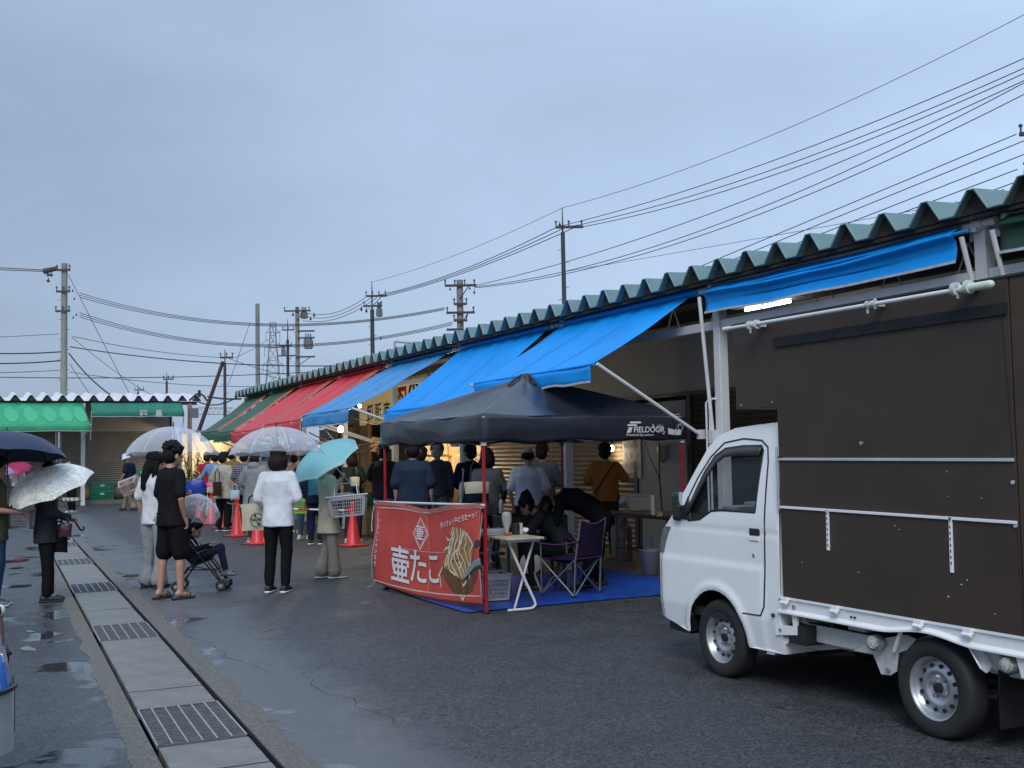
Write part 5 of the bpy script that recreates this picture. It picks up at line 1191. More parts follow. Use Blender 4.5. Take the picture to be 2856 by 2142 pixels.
# ================================================================== PEOPLE
SKIN = mat('skin', (0.42, 0.235, 0.165), 0.5, var=.08, vscale=12, bump=.05, bscale=80)
SKIN2 = mat('skin_tanned', (0.33, 0.175, 0.115), 0.5, var=.08, vscale=12)
HAIRB = mat('black_hair', (0.006, 0.0055, 0.0055), 0.6, spec=.18, var=.3, vscale=30, bump=.8, bscale=60, aniso=(1, 1, .15))
HAIRN = mat('brown_hair', (0.018, 0.010, 0.008), 0.6, spec=.18, var=.3, vscale=30, bump=.8, bscale=60, aniso=(1, 1, .15))
HAIRG = mat('grey_hair', (0.25, 0.25, 0.25), 0.55, var=.3, vscale=30, bump=.6, bscale=60)
EYE = mat('eye_dark', (0.01, 0.008, 0.007), 0.25, var=0); LIP = mat('lips', (0.30, 0.11, 0.09), 0.5, var=0)
V = Vector
def person(label, x, D, ytop, face, group=None, h=None, near=False, pose=None, top=None, bot=None, hair='short', hairm=None, skin=SKIN, shoes=None, hat=None, fingers=None, yb=None, pos=None, name='person', build_w=1.0, head=None, hs=1.12):
    """x: photo column, D: depth in metres, ytop: photo row of the crown; face: heading of the figure (deg, ccw from +Y)."""
    base = pos if pos is not None else spot(x, D)
    if h is None: h = ztop(x, ytop, D)
    s = h/1.70
    J = dict(hip=V((0,0,.92)), chest=V((0,.0,1.24)), neck=V((0,-.015,1.43)), head=V((0,.02,1.57)),
             shR=V((.165,-.01,1.355)), elR=V((.225,-.03,1.10)), wrR=V((.215,.04,.87)), shL=V((-.165,-.01,1.355)), elL=V((-.225,-.03,1.10)), wrL=V((-.215,.04,.87)),
             hpR=V((.085,0,.88)), knR=V((.095,.02,.49)), anR=V((.10,-.02,.085)), hpL=V((-.085,0,.88)), knL=V((-.095,.02,.49)), anL=V((-.10,-.02,.085)))
    tdR = tdL = V((0, 1, 0))
    if pose:
        for k, q in pose.items():
            if k in J: J[k] = V(q)
    if pose and 'toe' in pose: tdR = tdL = V(pose['toe'])
    R = thing(name, label, 'person', base, rad(face), group)
    vox = .0075 if near else .012
    S_ = lambda mb: [p.__imul__(s) for p in mb.v]
    # ---------------- body
    g = MB(); bw_ = build_w
    nd = (J['head']-J['neck']).normalized(); hc = J['head']
    fwd = V(head) if head else V((0, 1, 0)); fwd = (fwd-nd*fwd.dot(nd)).normalized(); upv = nd if not head else (V((0,0,1))-fwd*fwd.z*.6).normalized()
    rt = fwd.cross(upv).normalized(); HM = Matrix((rt, fwd, upv)).transposed()
    H = lambda a, b, c: hc+HM@(V((a, b, c))*hs)
    def ell(c, r):
        o = len(g.v); g.ball((0,0,0), r, 14, 10)
        for i in range(o, len(g.v)): g.v[i] = H(*(V(c)+g.v[i]))
    ell((0, -.012, .025), (.074, .092, .088)); ell((0, .012, -.035), (.058, .070, .072)); ell((0, .045, -.075), (.033, .035, .028))
    ell((0, .083, -.030), (.013, .020, .018)); ell((0, .078, -.012), (.010, .012, .024)); ell((.078, -.005, -.02), (.012, .02, .03)); ell((-.078, -.005, -.02), (.012, .02, .03))
    ell((0, .074, -.062), (.022, .012, .010)); ell((0, .070, .012), (.05, .018, .012))
    g.chain([J['neck']-V((0,0,.04)), J['neck']+nd*.02, hc-nd*.04], [.058, .050, .048])
    g.chain([J['hip'], J['chest'], J['neck']-V((0,.0,.07))], [.10*bw_, .11*bw_, .06])
    for sd, sx in (('R', 1), ('L', -1)):
        sh, el, wr = J['sh'+sd], J['el'+sd], J['wr'+sd]
        g.chain([sh, sh+(el-sh)*.5, el, el+(wr-el)*.35, wr], [.048, .043, .036, .035, .023])
        d = (wr-el).normalized(); side = V((sx, 0, 0)); side = (side-d*side.dot(d)).normalized() if abs(side.dot(d)) < .95 else V((0, 0, 1)); pn = d.cross(side).normalized()
        if pose and 'palm'+sd in pose: pn = V(pose['palm'+sd]); pn = (pn-d*pn.dot(d)).normalized(); side = pn.cross(d)
        cu = (pose or {}).get('curl'+sd, .35)
        g.loft([(wr-d*.01, side, pn, .024, .019), (wr+d*.03, side, pn, .034, .018), (wr+d*.075, side, pn, .041, .016), (wr+d*.092, side, pn, .036, .013)], 12)
        for f_ in range(4):
            o_ = (-.028+.0185*f_); ln = (.060, .074, .080, .070)[f_]; st = wr+d*.082+side*o_; a = cu*.6; p = [st]
            dd = d
            for k in range(3):
                dd = (dd*math.cos(a)+pn*math.sin(a)).normalized(); p.append(p[-1]+dd*ln*(.45, .32, .25)[k]); a = cu*(1.0+.15*f_)
                nx_ = (dd.cross(side)).normalized(); pn_ = pn
                # turn the finger frame with the bend
                pn = (pn-dd*pn.dot(dd)).normalized()
            g.chain(p, [.0095, .009, .0082, .0072], 8)
            pn = pn_ if False else (d.cross(side).normalized() if not (pose and 'palm'+sd in pose) else (V(pose['palm'+sd])-d*V(pose['palm'+sd]).dot(d)).normalized())
        ts = side*-1 if (side.x*sx > 0) else side
        ts = side*(1 if sd == 'L' else -1) if False else ts
        t0 = wr+d*.03+ts*.028; t1 = t0+(d*.7+ts*.6+pn*.35).normalized()*.036; t2 = t1+(d*.9+pn*.45).normalized()*.030
        g.chain([t0, t1, t2], [.0125, .0105, .0085], 8)
        J['hand'+sd] = wr+d*.08+pn*.025
        hp, kn, an = J['hp'+sd], J['kn'+sd], J['an'+sd]
        lk = .82 if (bot and bot[0] == 'trousers') else 1.0
        g.chain([hp, hp+(kn-hp)*.5, kn, kn+(an-kn)*.3+V((0,-.012,0)), an], [.078*lk, .068*lk, .052*lk, .050*lk, .034])
        t = (pose or {}).get('toe'+sd, tdR); t = V(t).normalized()
        g.chain([an+V((0,0,-.02))-t*.03, an+t*.08+V((0,0,-.045)), an+t*.15+V((0,0,-.055))], [.034, .030, .022])
    S_(g); body = remesh(g, 'body', skin, R, vox, 3)
    # ---------------- face
    g = MB()
    for sx in (-1, 1): 
        o = len(g.v); g.ball((0,0,0), (.013, .008, .0065), 8, 6)
        for i in range(o, len(g.v)): g.v[i] = H(*(V((sx*.030, .076, -.004))+g.v[i]))
    S_(g); g.build('eyes', EYE, body, smooth=True)
    g = MB(); 
    for sx in (-1, 1): g.tube([H(sx*.014, .086, .014), H(sx*.030, .084, .019), H(sx*.047, .072, .014)], .0032, n=5)
    S_(g); g.build('eyebrows', hairm or HAIRB, body, smooth=True)
    g = MB(); g.tube([H(-.020, .084, -.066), H(0, .088, -.064), H(.020, .084, -.066)], [.002, .0045, .002], n=6); S_(g); g.build('mouth', LIP, body, smooth=True)
    # ---------------- hair
    hm = hairm or HAIRB
    rng = random.Random(int(x*7+D*13)); g = MB()
    def he(c, r): 
        o = len(g.v); g.ball((0,0,0), r, 12, 9)
        for i in range(o, len(g.v)): g.v[i] = H(*(V(c)+g.v[i]))
    if hair in ('short', 'messy', 'bob', 'long', 'tied'):
        he((0, -.022, .040), (.090, .098, .090)); he((0, -.048, -.025), (.084, .071, .084)); he((0, .045, .085), (.066, .040, .030))
        n = 60 if hair == 'messy' else (0 if hair == 'bob' else 22)
        for i in range(n):
            a = rng.uniform(0, 6.28); t = rng.uniform(-.2, 1.4); rr = .086
            c = V((rr*math.cos(a)*math.cos(t), -.02+.096*math.sin(a)*math.cos(t), .04+.086*math.sin(t)))
            if c.y > .055 and c.z < .07: continue
            q = rng.uniform(.014, .026) if hair == 'messy' else rng.uniform(.012, .018); he(c, (q, q, q*.9))
        if hair == 'bob':
            he((0, -.045, -.055), (.100, .078, .100)); he((.070, .0, -.04), (.034, .058, .092)); he((-.070, .0, -.04), (.034, .058, .092)); he((0, .070, .055), (.062, .022, .030))
        if hair == 'long':
            he((0, -.055, -.06), (.088, .060, .10)); g.chain([H(0, -.065, -.05), H(0, -.085, -.17), H(0, -.085, -.30)], [.075, .070, .050]); g.chain([H(.07, -.01, 0), H(.075, -.02, -.12), H(.065, -.04, -.24)], [.032, .034, .022]); g.chain([H(-.07, -.01, 0), H(-.075, -.02, -.12), H(-.065, -.04, -.24)], [.032, .034, .022]); he((0, .068, .055), (.06, .02, .028))
        if hair == 'tied': he((0, -.12, .02), (.035, .04, .035))
    elif hair == 'bald':
        he((0, -.050, -.005), (.083, .066, .052)); he((.06, -.02, .0), (.026, .05, .035)); he((-.06, -.02, .0), (.026, .05, .035))
    if g.v: S_(g); remesh(g, 'hair', hm, R, .0075 if near else .011, 4, .006 if hair in ('messy',) else .003, 45)
    if hat:
        hk, hmat = hat; g = MB()
        if hk == 'bucket': prof_ = [(.135, -.035), (.125, -.03), (.096, .03), (.092, .085), (.070, .118), (.0, .124)]
        elif hk == 'wide': prof_ = [(.19, .01), (.18, .02), (.098, .035), (.094, .09), (.070, .125), (.0, .13)]
        else: prof_ = [(.098, .01), (.100, .05), (.085, .10), (.05, .125), (.0, .13)]
        o = len(g.v); g.lathe(prof_, (0,0,0), 'Z', 20)
        if hk == 'cap': g.grid(lambda u, v: (.07*(2*u-1)*(1-.2*v), .075+.075*v*(1-(2*u-1)**2*.6), .035-.012*v), 8, 4)
        for i in range(o, len(g.v)): g.v[i] = H(*(g.v[i]+V((0, -.012, .005))))
        S_(g); g.build('hat', hmat, R, smooth=True, solid=.004)
    # ---------------- clothes
    def frame(a, b):
        d = (b-a).normalized(); u = V((1, 0, 0)); u = (u-d*u.dot(d)).normalized(); return u, d.cross(u)*-1
    if top:
        tm, sl, hemz, tw = top[:4]; opt = top[4] if len(top) > 4 else {}
        g = MB(); hp, ch, nk = J['hip'], J['chest'], J['neck']
        u1, v1 = frame(hp, ch); u2, v2 = frame(ch, nk); d1 = (ch-hp).normalized(); d2 = (nk-ch).normalized()
        L1 = (ch-hp).length
        hem_c = hp-V((0, 0, .92-hemz)) if hemz < .92 else hp+d1*(hemz-.92)
        fl = opt.get('flare', 1.0)
        secs = [(hem_c, u1, v1, .178*tw*fl, .125*tw*fl), (hem_c+(hp+d1*.06-hem_c)*.5, u1, v1, .174*tw*(1+(fl-1)*.5), .122*tw), (hp+d1*.10, u1, v1, .160*tw, .112*tw), (hp+d1*.2, u1, v1, .160*tw, .112*tw), (ch-d1*.01, u1, v1, .174*tw, .118*tw), (ch+d2*.08, u2, v2, .180*tw, .117*tw), (ch+d2*.12, u2, v2, .160*tw, .100*tw), (ch+d2*.16, u2, v2, .118*tw, .080*tw), (ch+d2*.20, u2, v2, .070, .064)]
        g.loft(secs, 22)
        for sd, sx in (('R', 1), ('L', -1)):
            sh, el, wr = J['sh'+sd], J['el'+sd], J['wr'+sd]; k = opt.get('sleeve_w', 1.0)
            inn = sh+V((-.05*sx, 0, .0))
            if sl == 'short': g.chain([inn, sh, sh+(el-sh)*.45, sh+(el-sh)*.80], [.056*tw, .062*tw, .066*k, .069*k])
            elif sl == 'half': g.chain([inn, sh, el, el+(wr-el)*.12], [.066*tw, .064*tw, .060*k, .060*k])
            elif sl == 'long':
                g.chain([inn, sh, sh+(el-sh)*.5, el, el+(wr-el)*.5, wr-(wr-el).normalized()*.0], [.056*tw, .060*tw, .061*k, .056*k, .050*k, .041*k])
            else: g.chain([inn, sh], [.06*tw, .056*tw])
        if opt.get('hood'): g.ball(nk+V((0, -.07, .0)), (.12, .07, .07), 12, 8)
        if opt.get('hoodup'): g.ball(hc+V((0, -.03, .02)), (.115, .12, .13), 14, 10)
        if opt.get('collar'): g.lathe([(.070, -.03), (.080, .0), (.072, .03), (.062, .028)], nk+V((0, 0, -.01)), 'Z', 18)
        S_(g); remesh(g, opt.get('name', 'shirt'), tm, R, .010 if near else .015, 3, opt.get('wr', .011 if near else .008), opt.get('wf', 9), )
    if bot:
        kind, bmx, bw2 = bot[:3]; g = MB(); zc = 1.0
        hp = J['hip']; d1 = (J['chest']-hp).normalized(); u1, v1 = frame(hp, J['chest'])
        g.loft([(hp+d1*.10, u1, v1, .140, .100), (hp, u1, v1, .158*bw2**.5, .118*bw2**.5), ((J['hpR']+J['hpL'])/2+V((0,0,-.03)), V((1,0,0)), V((0,1,0)), .165*bw2**.5, .122*bw2**.5)], 18)
        for sd in 'RL':
            h_, kn, an = J['hp'+sd], J['kn'+sd], J['an'+sd]
            if kind == 'trousers': g.chain([h_, h_+(kn-h_)*.5, kn, kn+(an-kn)*.5, an+(kn-an)*.06], [.096*bw2, .088*bw2, .073*bw2, .066*bw2, .057*bw2*(bot[3] if len(bot) > 3 else 1)])
            elif kind == 'shorts': g.chain([h_, h_+(kn-h_)*.5, h_+(kn-h_)*.95], [.098*bw2, .098*bw2, .094*bw2])
        if kind == 'skirt':
            zb = bot[3]; hc_ = (J['hpR']+J['hpL'])/2; g.loft([(hc_, V((1,0,0)), V((0,1,0)), .17, .13), (hc_+V((0,0,(zb-hc_.z)*.5)), V((1,0,0)), V((0,1,0)), .19*bw2, .16*bw2), (V((hc_.x, hc_.y, zb)), V((1,0,0)), V((0,1,0)), .22*bw2, .19*bw2)], 20)
        S_(g); remesh(g, {'trousers': 'trousers', 'shorts': 'shorts', 'skirt': 'skirt'}[kind], bmx, R, .010 if near else .015, 3, .010 if near else .008, 8)
    if shoes:
        sm_, sole = shoes[:2]
        for sd in 'RL':
            an = J['an'+sd]; t = (pose or {}).get('toe'+sd, tdR); t = V(t).normalized(); sdv = t.cross(V((0,0,1))).normalized(); up = sdv.cross(t).normalized()
            g = MB(); b_ = an-up*.085*(1 if len(shoes) < 3 else 1)
            if len(shoes) > 2 and shoes[2] == 'sandal':
                g.loft([(b_-t*.10+up*.012, sdv, up, .030, .010), (b_-t*.06+up*.012, sdv, up, .042, .013), (b_+t*.04+up*.012, sdv, up, .043, .012), (b_+t*.13+up*.013, sdv, up, .050, .012), (b_+t*.18+up*.016, sdv, up, .030, .010)], 14)
                S_(g); sh_ = g.build('sandal', sm_, R, smooth=True)
                g = MB(); 
                for q in (.07, .115): g.tube([b_+t*q-sdv*.047+up*.015, b_+t*(q-.005)-sdv*.03+up*.052, b_+t*(q-.01)+up*.064, b_+t*(q-.005)+sdv*.03+up*.052, b_+t*q+sdv*.047+up*.015], .011, n=6)
                S_(g); g.build('strap', sm_, sh_, smooth=True)
            else:
                g.loft([(b_-t*.085+up*.045, sdv, up, .022, .030), (b_-t*.07+up*.045, sdv, up, .036, .042), (b_-t*.02+up*.050, sdv, up, .042, .052), (b_+t*.05+up*.042, sdv, up, .043, .042), (b_+t*.12+up*.034, sdv, up, .046, .030), (b_+t*.165+up*.028, sdv, up, .036, .022), (b_+t*.182+up*.026, sdv, up, .016, .012)], 16); g.chain([an+up*.02, an-up*.03], [.044, .046], 12)
                S_(g); sh_ = g.build('shoe', sm_, R, smooth='all')
                g = MB(); g.loft([(b_-t*.095+up*.013, sdv, up, .026, .013), (b_-t*.07+up*.013, sdv, up, .042, .014), (b_+t*.05+up*.012, sdv, up, .048, .013), (b_+t*.12+up*.012, sdv, up, .050, .013), (b_+t*.17+up*.016, sdv, up, .038, .013), (b_+t*.192+up*.02, sdv, up, .016, .008)], 16); S_(g); g.build('sole', sole, sh_, smooth='all')
                if near:
                    g = MB()
                    for q in (.03, .055, .08): g.tube([b_+t*q-sdv*.025+up*.082*(1-q), b_+t*(q+.01)+up*.095*(1-q*.9), b_+t*q+sdv*.025+up*.082*(1-q)], .0035, n=5)
                    S_(g); g.build('laces', MATS['white_print'], sh_, smooth=True)
    MW = Matrix.Translation(base) @ Matrix.Rotation(rad(face), 4, 'Z') @ Matrix.Scale(s, 4)
    return R, (lambda q: MW @ (J[q] if isinstance(q, str) else V(q)))

# clothing materials
c_black = cloth('black_tshirt', (.011,.011,.013)); c_blk2 = cloth('black_trousers', (.009,.009,.011)); c_white = cloth('white_sweatshirt', (.64,.67,.72), var=.03); c_whitet = cloth('white_tee', (.62,.64,.68))
c_greyp = cloth('pale_grey_trousers', (.27,.29,.31)); c_coat = cloth('beige_raincoat', (.27,.25,.185), wr=1) if False else cloth('beige_raincoat', (.48,.44,.34)); c_taupe = cloth('taupe_trousers', (.27,.24,.20))
c_char = cloth('charcoal_jacket', (.028,.032,.036)); c_olive = cloth('olive_vest', (.085,.078,.045)); c_denim = cloth('blue_denim', (.045,.085,.17)); c_navyp = cloth('navy_polo', (.012,.018,.035)); c_khaki = cloth('khaki_trousers', (.22,.19,.14))
c_navys = cloth('dark_navy_shirt', (.022,.032,.060)); c_slate = cloth('slate_jacket', (.045,.052,.062)); c_dnavy = cloth('deep_navy_jacket', (.008,.014,.034)); c_greyc = cloth('grey_cardigan', (.085,.095,.105)); c_polo = cloth('pale_polo', (.50,.54,.60)); c_gblue = cloth('grey_blue_shirt', (.085,.10,.125))
c_orange = cloth('orange_brown_tee', (.32,.13,.035)); c_dgreen = cloth('dark_green_tee', (.018,.032,.032)); c_red = cloth('red_shirt', (.35,.02,.03)); c_lblue = cloth('light_blue_shirt', (.14,.24,.44)); c_cream = cloth('cream_knit', (.36,.35,.30), bump=1.0, bscale=28); c_ochre = cloth('olive_ochre_shirt', (.17,.135,.055)); c_poncho = cloth('grey_poncho', (.20,.215,.22)); c_beigep = cloth('beige_shirt', (.36,.27,.16)); c_dkgrey = cloth('dark_grey_trousers', (.035,.035,.040)); c_jean = cloth('faded_jeans', (.07,.11,.15)); c_pale = cloth('pale_print_shirt', (.36,.38,.40), var=.5, vscale=30)
def plaid():
    m = bpy.data.materials.new('plaid_shirt'); m.use_nodes = True; t = m.node_tree; b = t.nodes['Principled BSDF']; b.inputs['Roughness'].default_value = .85
    tn = N(t, 'ShaderNodeTexCoord'); src = None
    acc = None
    for ax_ in ('X', 'Z'):
        w = N(t, 'ShaderNodeTexWave', wave_type='BANDS', bands_direction=ax_, Scale=7.0, Distortion=0.0); t.links.new(tn.outputs['Object'], w.inputs['Vector'])
        r = N(t, 'ShaderNodeMapRange'); t.links.new(w.outputs['Fac'], r.inputs[0]); r.inputs[1].default_value = .82; r.inputs[2].default_value = .95
        if acc is None: acc = r.outputs[0]
        else:
            a = N(t, 'ShaderNodeMath', operation='MAXIMUM'); t.links.new(acc, a.inputs[0]); t.links.new(r.outputs[0], a.inputs[1]); acc = a.outputs[0]
    mxx = N(t, 'ShaderNodeMix', data_type='RGBA'); t.links.new(acc, mxx.inputs[0]); mxx.inputs[6].default_value = (.015,.015,.04,1); mxx.inputs[7].default_value = (.28,.25,.30,1); t.links.new(mxx.outputs[2], b.inputs['Base Color']); return m
c_plaid = plaid()
sh_blk = mat('black_shoe', (.012,.012,.013), .5, var=.1); so_wht = mat('white_sole', (.62,.63,.64), .5, var=.1); so_blk = mat('dark_sole', (.02,.02,.02), .6); sh_grey = mat('grey_shoe', (.14,.14,.14), .6, var=.2); sh_wht = mat('white_shoe', (.55,.56,.58), .5, var=.1)
BK = -25.7    # heading of someone seen from behind
arm_fold = dict(elR=(.25,-.02,1.10), wrR=(.13,.16,1.06), elL=(-.25,-.02,1.10), wrL=(-.13,.16,1.06), curlR=.8, curlL=.8)
arm_carry = dict(elR=(.24,-.02,1.10), wrR=(.17,.20,1.02), curlR=1.0)

# --- foreground group
man, MP = person('tall man in black t-shirt, black shorts and sandals standing behind the stroller', 478, 12.75, 1236, -68, near=True,
    pose=dict(elL=(-.22,-.02,1.10), wrL=(-.13,.20,1.12), curlL=1.1, elR=(.26,-.04,1.10), wrR=(.19,.05,.885), curlR=.7, anL=(-.13,-.06,.085), anR=(.10,.05,.085), knL=(-.11,-.02,.49), knR=(.10,.06,.49), head=(0,.035,1.57), toeR=(-.05,1,0), toeL=(-.25,1,0)),
    top=(c_black, 'short', .80, 1.14), bot=('shorts', c_blk2, 1.05), hair='messy', shoes=(sh_blk, so_blk, 'sandal'), head=(.10,1,-.08), build_w=1.0)
wom, WP = person('woman with long dark hair, white tee and pale grey trousers behind the man in black', 430, 13.9, 1262, -50, near=True,
    pose=dict(elR=(.21,.05,1.14), wrR=(.14,.26,1.20), curlR=1.1, head=(.0,.03,1.57)), top=(c_whitet, 'short', .80, 1.02), bot=('trousers', c_greyp, 1.12, 1.7), hair='long', shoes=(sh_blk, so_blk), head=(.45,1,-.05))
wsw, SP = person('woman in white sweatshirt and black trousers seen from behind under a clear umbrella', 775, 13.2, 1248, BK-8, near=True,
    pose=dict(elR=(.25,-.03,1.10), wrR=(.02,.18,1.07), curlR=1.1, elL=(-.25,-.03,1.10), wrL=(-.17,.12,1.0), curlL=.9, anR=(.085,-.02,.085), anL=(-.105,-.02,.085), knL=(-.10,.01,.49)),
    top=(c_white, 'long', .77, 1.12, dict(name='sweatshirt', sleeve_w=1.05, wr=.014, wf=7)), bot=('trousers', c_blk2, .98), hair='bob', hairm=HAIRN, shoes=(sh_blk, so_wht))
wrc, RP = person('woman in beige hooded raincoat and taupe trousers, face hidden by a turquoise umbrella', 915, 14.6, 1268, BK-62, near=True,
    pose=dict(elR=(.23,.0,1.10), wrR=(.12,.25,1.14), curlR=1.1, elL=(-.20,.07,1.13), wrL=(-.07,.21,1.34), curlL=1.2, anR=(.07,.06,.085), anL=(-.09,-.08,.085)),
    top=(c_coat, 'long', .62, 1.10, dict(name='raincoat', flare=1.14, hood=1, wr=.014, wf=7, sleeve_w=1.15)), bot=('trousers', c_taupe, 1.12, 1.5), hair='short', shoes=(sh_grey, so_wht), h=1.60)
wdk, DP = person('person in dark jacket and black trousers under a patterned white umbrella', 130, 12.75, 1262, BK-70, near=True,
    pose=dict(elR=(.22,.02,1.08), wrR=(.10,.26,1.02), curlR=1.2, elL=(-.20,.04,1.10), wrL=(-.05,.24,1.0), curlL=1.2, anR=(.09,.02,.085), anL=(-.08,.03,.085), head=(0,.05,1.56)),
    top=(c_char, 'long', .72, 1.14, dict(name='jacket', flare=1.05, wr=.012)), bot=('trousers', c_blk2, 1.06, 1.05), hair='short', shoes=(sh_blk, so_blk), h=1.58)
wol, OP = person('person in olive vest and jeans cut by the left edge, holding a navy umbrella', -12, 12.4, 1262, BK-75, near=True,
    pose=dict(elR=(.23,.02,1.10), wrR=(.13,.26,1.06), curlR=1.2, elL=(-.22,.04,1.10), wrL=(-.12,.27,1.12), curlL=1.2), top=(c_olive, 'short', .74, 1.16, dict(name='vest')), bot=('trousers', c_denim, 1.05), hair='short', shoes=(sh_grey, so_wht), h=1.66)
# --- far left passers
mht, HP_ = person('far man in white bucket hat, navy polo and khaki trousers walking with a basket', 360, 34.6, 1265, BK+72,
    pose=dict(elL=(-.22,.0,1.10), wrL=(-.20,.14,.92), curlL=1.1, knR=(.095,.12,.50), anR=(.09,.24,.085), knL=(-.095,-.02,.49), anL=(-.09,-.26,.10), chest=(0,.04,1.24), neck=(0,.06,1.42), head=(0,.12,1.55)), top=(c_navyp, 'short', .86, 1.05), bot=('trousers', c_khaki, 1.12, 1.3), hair='short', hairm=HAIRG, hat=('bucket', mat('white_hat', (.6,.62,.64), .8)), shoes=(sh_blk, so_blk), group='people in the market yard', head=(0,1,-.35))
p, _ = person('far person in white tee and black trousers under a crimson umbrella', 48, 36, 1290, BK-20, pose=dict(elR=(.26,.05,1.15), wrR=(.16,.12,1.34), curlR=1.2), top=(c_whitet, 'short', .84, 1.12), bot=('trousers', c_blk2, 1.0), hair='short', shoes=(sh_blk, so_wht), h=1.6, group='people in the market yard')
p, _ = person('far grey haired person in patterned white shirt carrying a tray by the white post', 200, 34, 1285, BK+150, pose=dict(elR=(.24,.05,1.10), wrR=(.10,.28,1.02), elL=(-.24,.05,1.10), wrL=(-.10,.28,1.02), chest=(0,.05,1.24), neck=(0,.09,1.41), head=(0,.14,1.54)), top=(c_pale, 'short', .88, 1.05), bot=('trousers', c_blk2, 1.1), hair='short', hairm=HAIRG, shoes=(sh_wht, so_wht), h=1.55, group='people in the market yard')
# --- the queue along the stalls
Q = 'people queuing at the stalls'
person('short haired person in red shirt, half hidden at the back of the queue', 578, 29.5, 1262, BK-10, Q, top=(c_red, 'short', .85, 1.0), bot=('trousers', c_dkgrey, 1.0), hairm=HAIRN, shoes=(sh_blk, so_blk))
pb, BP_ = person('person in light blue long sleeved shirt holding out a blue bag', 600, 27, 1260, BK-5, Q, pose=dict(elL=(-.32,.02,1.12), wrL=(-.50,.06,1.02), curlL=1.1), top=(c_lblue, 'long', .82, 1.05, dict(sleeve_w=1.1)), bot=('trousers', c_blk2, 1.0), shoes=(sh_blk, so_wht))
pcr, CP_ = person('woman in loose cream knit cardigan with a crossbody bag', 622, 24.3, 1262, BK-20, Q, pose=dict(elL=(-.27,.0,1.12), wrL=(-.22,.10,.92)), top=(c_cream, 'long', .70, 1.22, dict(name='cardigan', flare=1.08, sleeve_w=1.3, wr=.01)), bot=('trousers', c_blk2, 1.1), shoes=(sh_blk, so_wht))
person('man in olive ochre shirt and wide hat behind the cream cardigan', 648, 26, 1252, BK-25, Q, top=(c_ochre, 'long', .78, 1.15, dict(sleeve_w=1.2)), bot=('trousers', c_dkgrey, 1.0), hat=('wide', mat('straw_hat', (.22,.17,.07), .9, var=.3)), shoes=(sh_blk, so_blk))
person('person in dark plaid shirt left of the white sweatshirt woman', 682, 22.8, 1255, BK-15, Q, pose=dict(elL=(-.27,0,1.1), wrL=(-.26,.04,.86)), top=(c_plaid, 'short', .80, 1.12), bot=('trousers', c_dkgrey, 1.05), shoes=(sh_grey, so_wht))
person('person in grey hooded rain poncho left of the white sweatshirt woman', 712, 21, 1258, BK-15, Q, pose=dict(elL=(-.27,0,1.12), wrL=(-.22,.16,1.02), elR=(.27,0,1.12), wrR=(.2,.16,1.02)), top=(c_poncho, 'long', .55, 1.30, dict(name='poncho', flare=1.25, hood=1, sleeve_w=1.6, wr=.016, wf=6)), bot=('trousers', c_dkgrey, 1.0), shoes=(sh_grey, so_wht))
person('brown haired person behind the white sweatshirt woman, right shoulder showing', 796, 25, 1256, BK, Q, top=(c_pale, 'short', .85, 1.05), bot=('trousers', c_denim, 1.0), hairm=HAIRN, shoes=(sh_grey, so_wht))
person('person in beige shirt and beige cap between the umbrellas', 822, 23.2, 1260, BK-10, Q, top=(c_beigep, 'short', .85, 1.18), bot=('trousers', c_jean, 1.0), hat=('cap', mat('beige_cap', (.33,.27,.19), .8)), shoes=(sh_wht, so_wht))
person('person in dark top and jeans behind the lime green basket', 850, 21.5, 1262, BK-15, Q, top=(c_dnavy, 'short', .8, 1.05), bot=('trousers', c_jean, 1.1), shoes=(sh_wht, so_wht))
person('person in deep navy with a teal bag, hidden by the turquoise umbrella', 880, 20.2, 1262, BK-10, Q, top=(c_dnavy, 'long', .75, 1.1), bot=('trousers', c_dnavy, 1.1), shoes=(sh_blk, so_wht))
person('dark haired person just left of the green tee, mostly hidden', 956, 24, 1270, BK-20, Q, top=(c_black, 'short', .8, 1.0), bot=('trousers', c_blk2, 1.0), shoes=(sh_blk, so_wht))
pgt, GT_ = person('woman with brown bob in dark green tee behind the red cone', 983, 20.4, 1260, BK-15, Q, pose=dict(elR=(.25,0,1.12), wrR=(.16,.16,1.02)), top=(c_dgreen, 'short', .84, 1.10), bot=('trousers', cloth('dark_blue_jeans', (.015,.024,.045)), 1.15), hair='bob', hairm=HAIRN, shoes=(sh_wht, so_wht))
pbt, BT_ = person('young man in black tee with a sling bag at the left tent leg', 1068, 19.3, 1240, BK-5, Q, pose=dict(elL=(-.25,0,1.12), wrL=(-.16,.18,1.04)), top=(c_black, 'short', .82, 1.10), bot=('trousers', c_denim, .98), hair='messy', shoes=(sh_blk, so_blk))
person('big man in dark navy short sleeved shirt, head reaching the tent edge', 1152, 15.0, 1226, BK, Q, near=True, top=(c_navys, 'short', .72, 1.32, dict(collar=1, sleeve_w=1.35, wr=.012, wf=6)), bot=('trousers', c_blk2, 1.15), shoes=(sh_blk, so_blk), build_w=1.1)
person('small dark haired person glimpsed behind the big navy shirt', 1176, 19, 1246, BK-10, Q, top=(c_char, 'short', .8, 1.0), bot=('trousers', c_blk2, 1.0), hairm=HAIRN, shoes=(sh_blk, so_blk))
person('man in grey cap, slate jacket and faded jeans facing the lit shop', 1219, 18.2, 1237, BK, Q, top=(c_slate, 'long', .88, 1.14, dict(name='jacket', collar=1)), bot=('trousers', c_jean, 1.05), hairm=HAIRG, hat=('cap', cloth('grey_cap', (.09,.09,.10))), shoes=(sh_blk, so_blk))
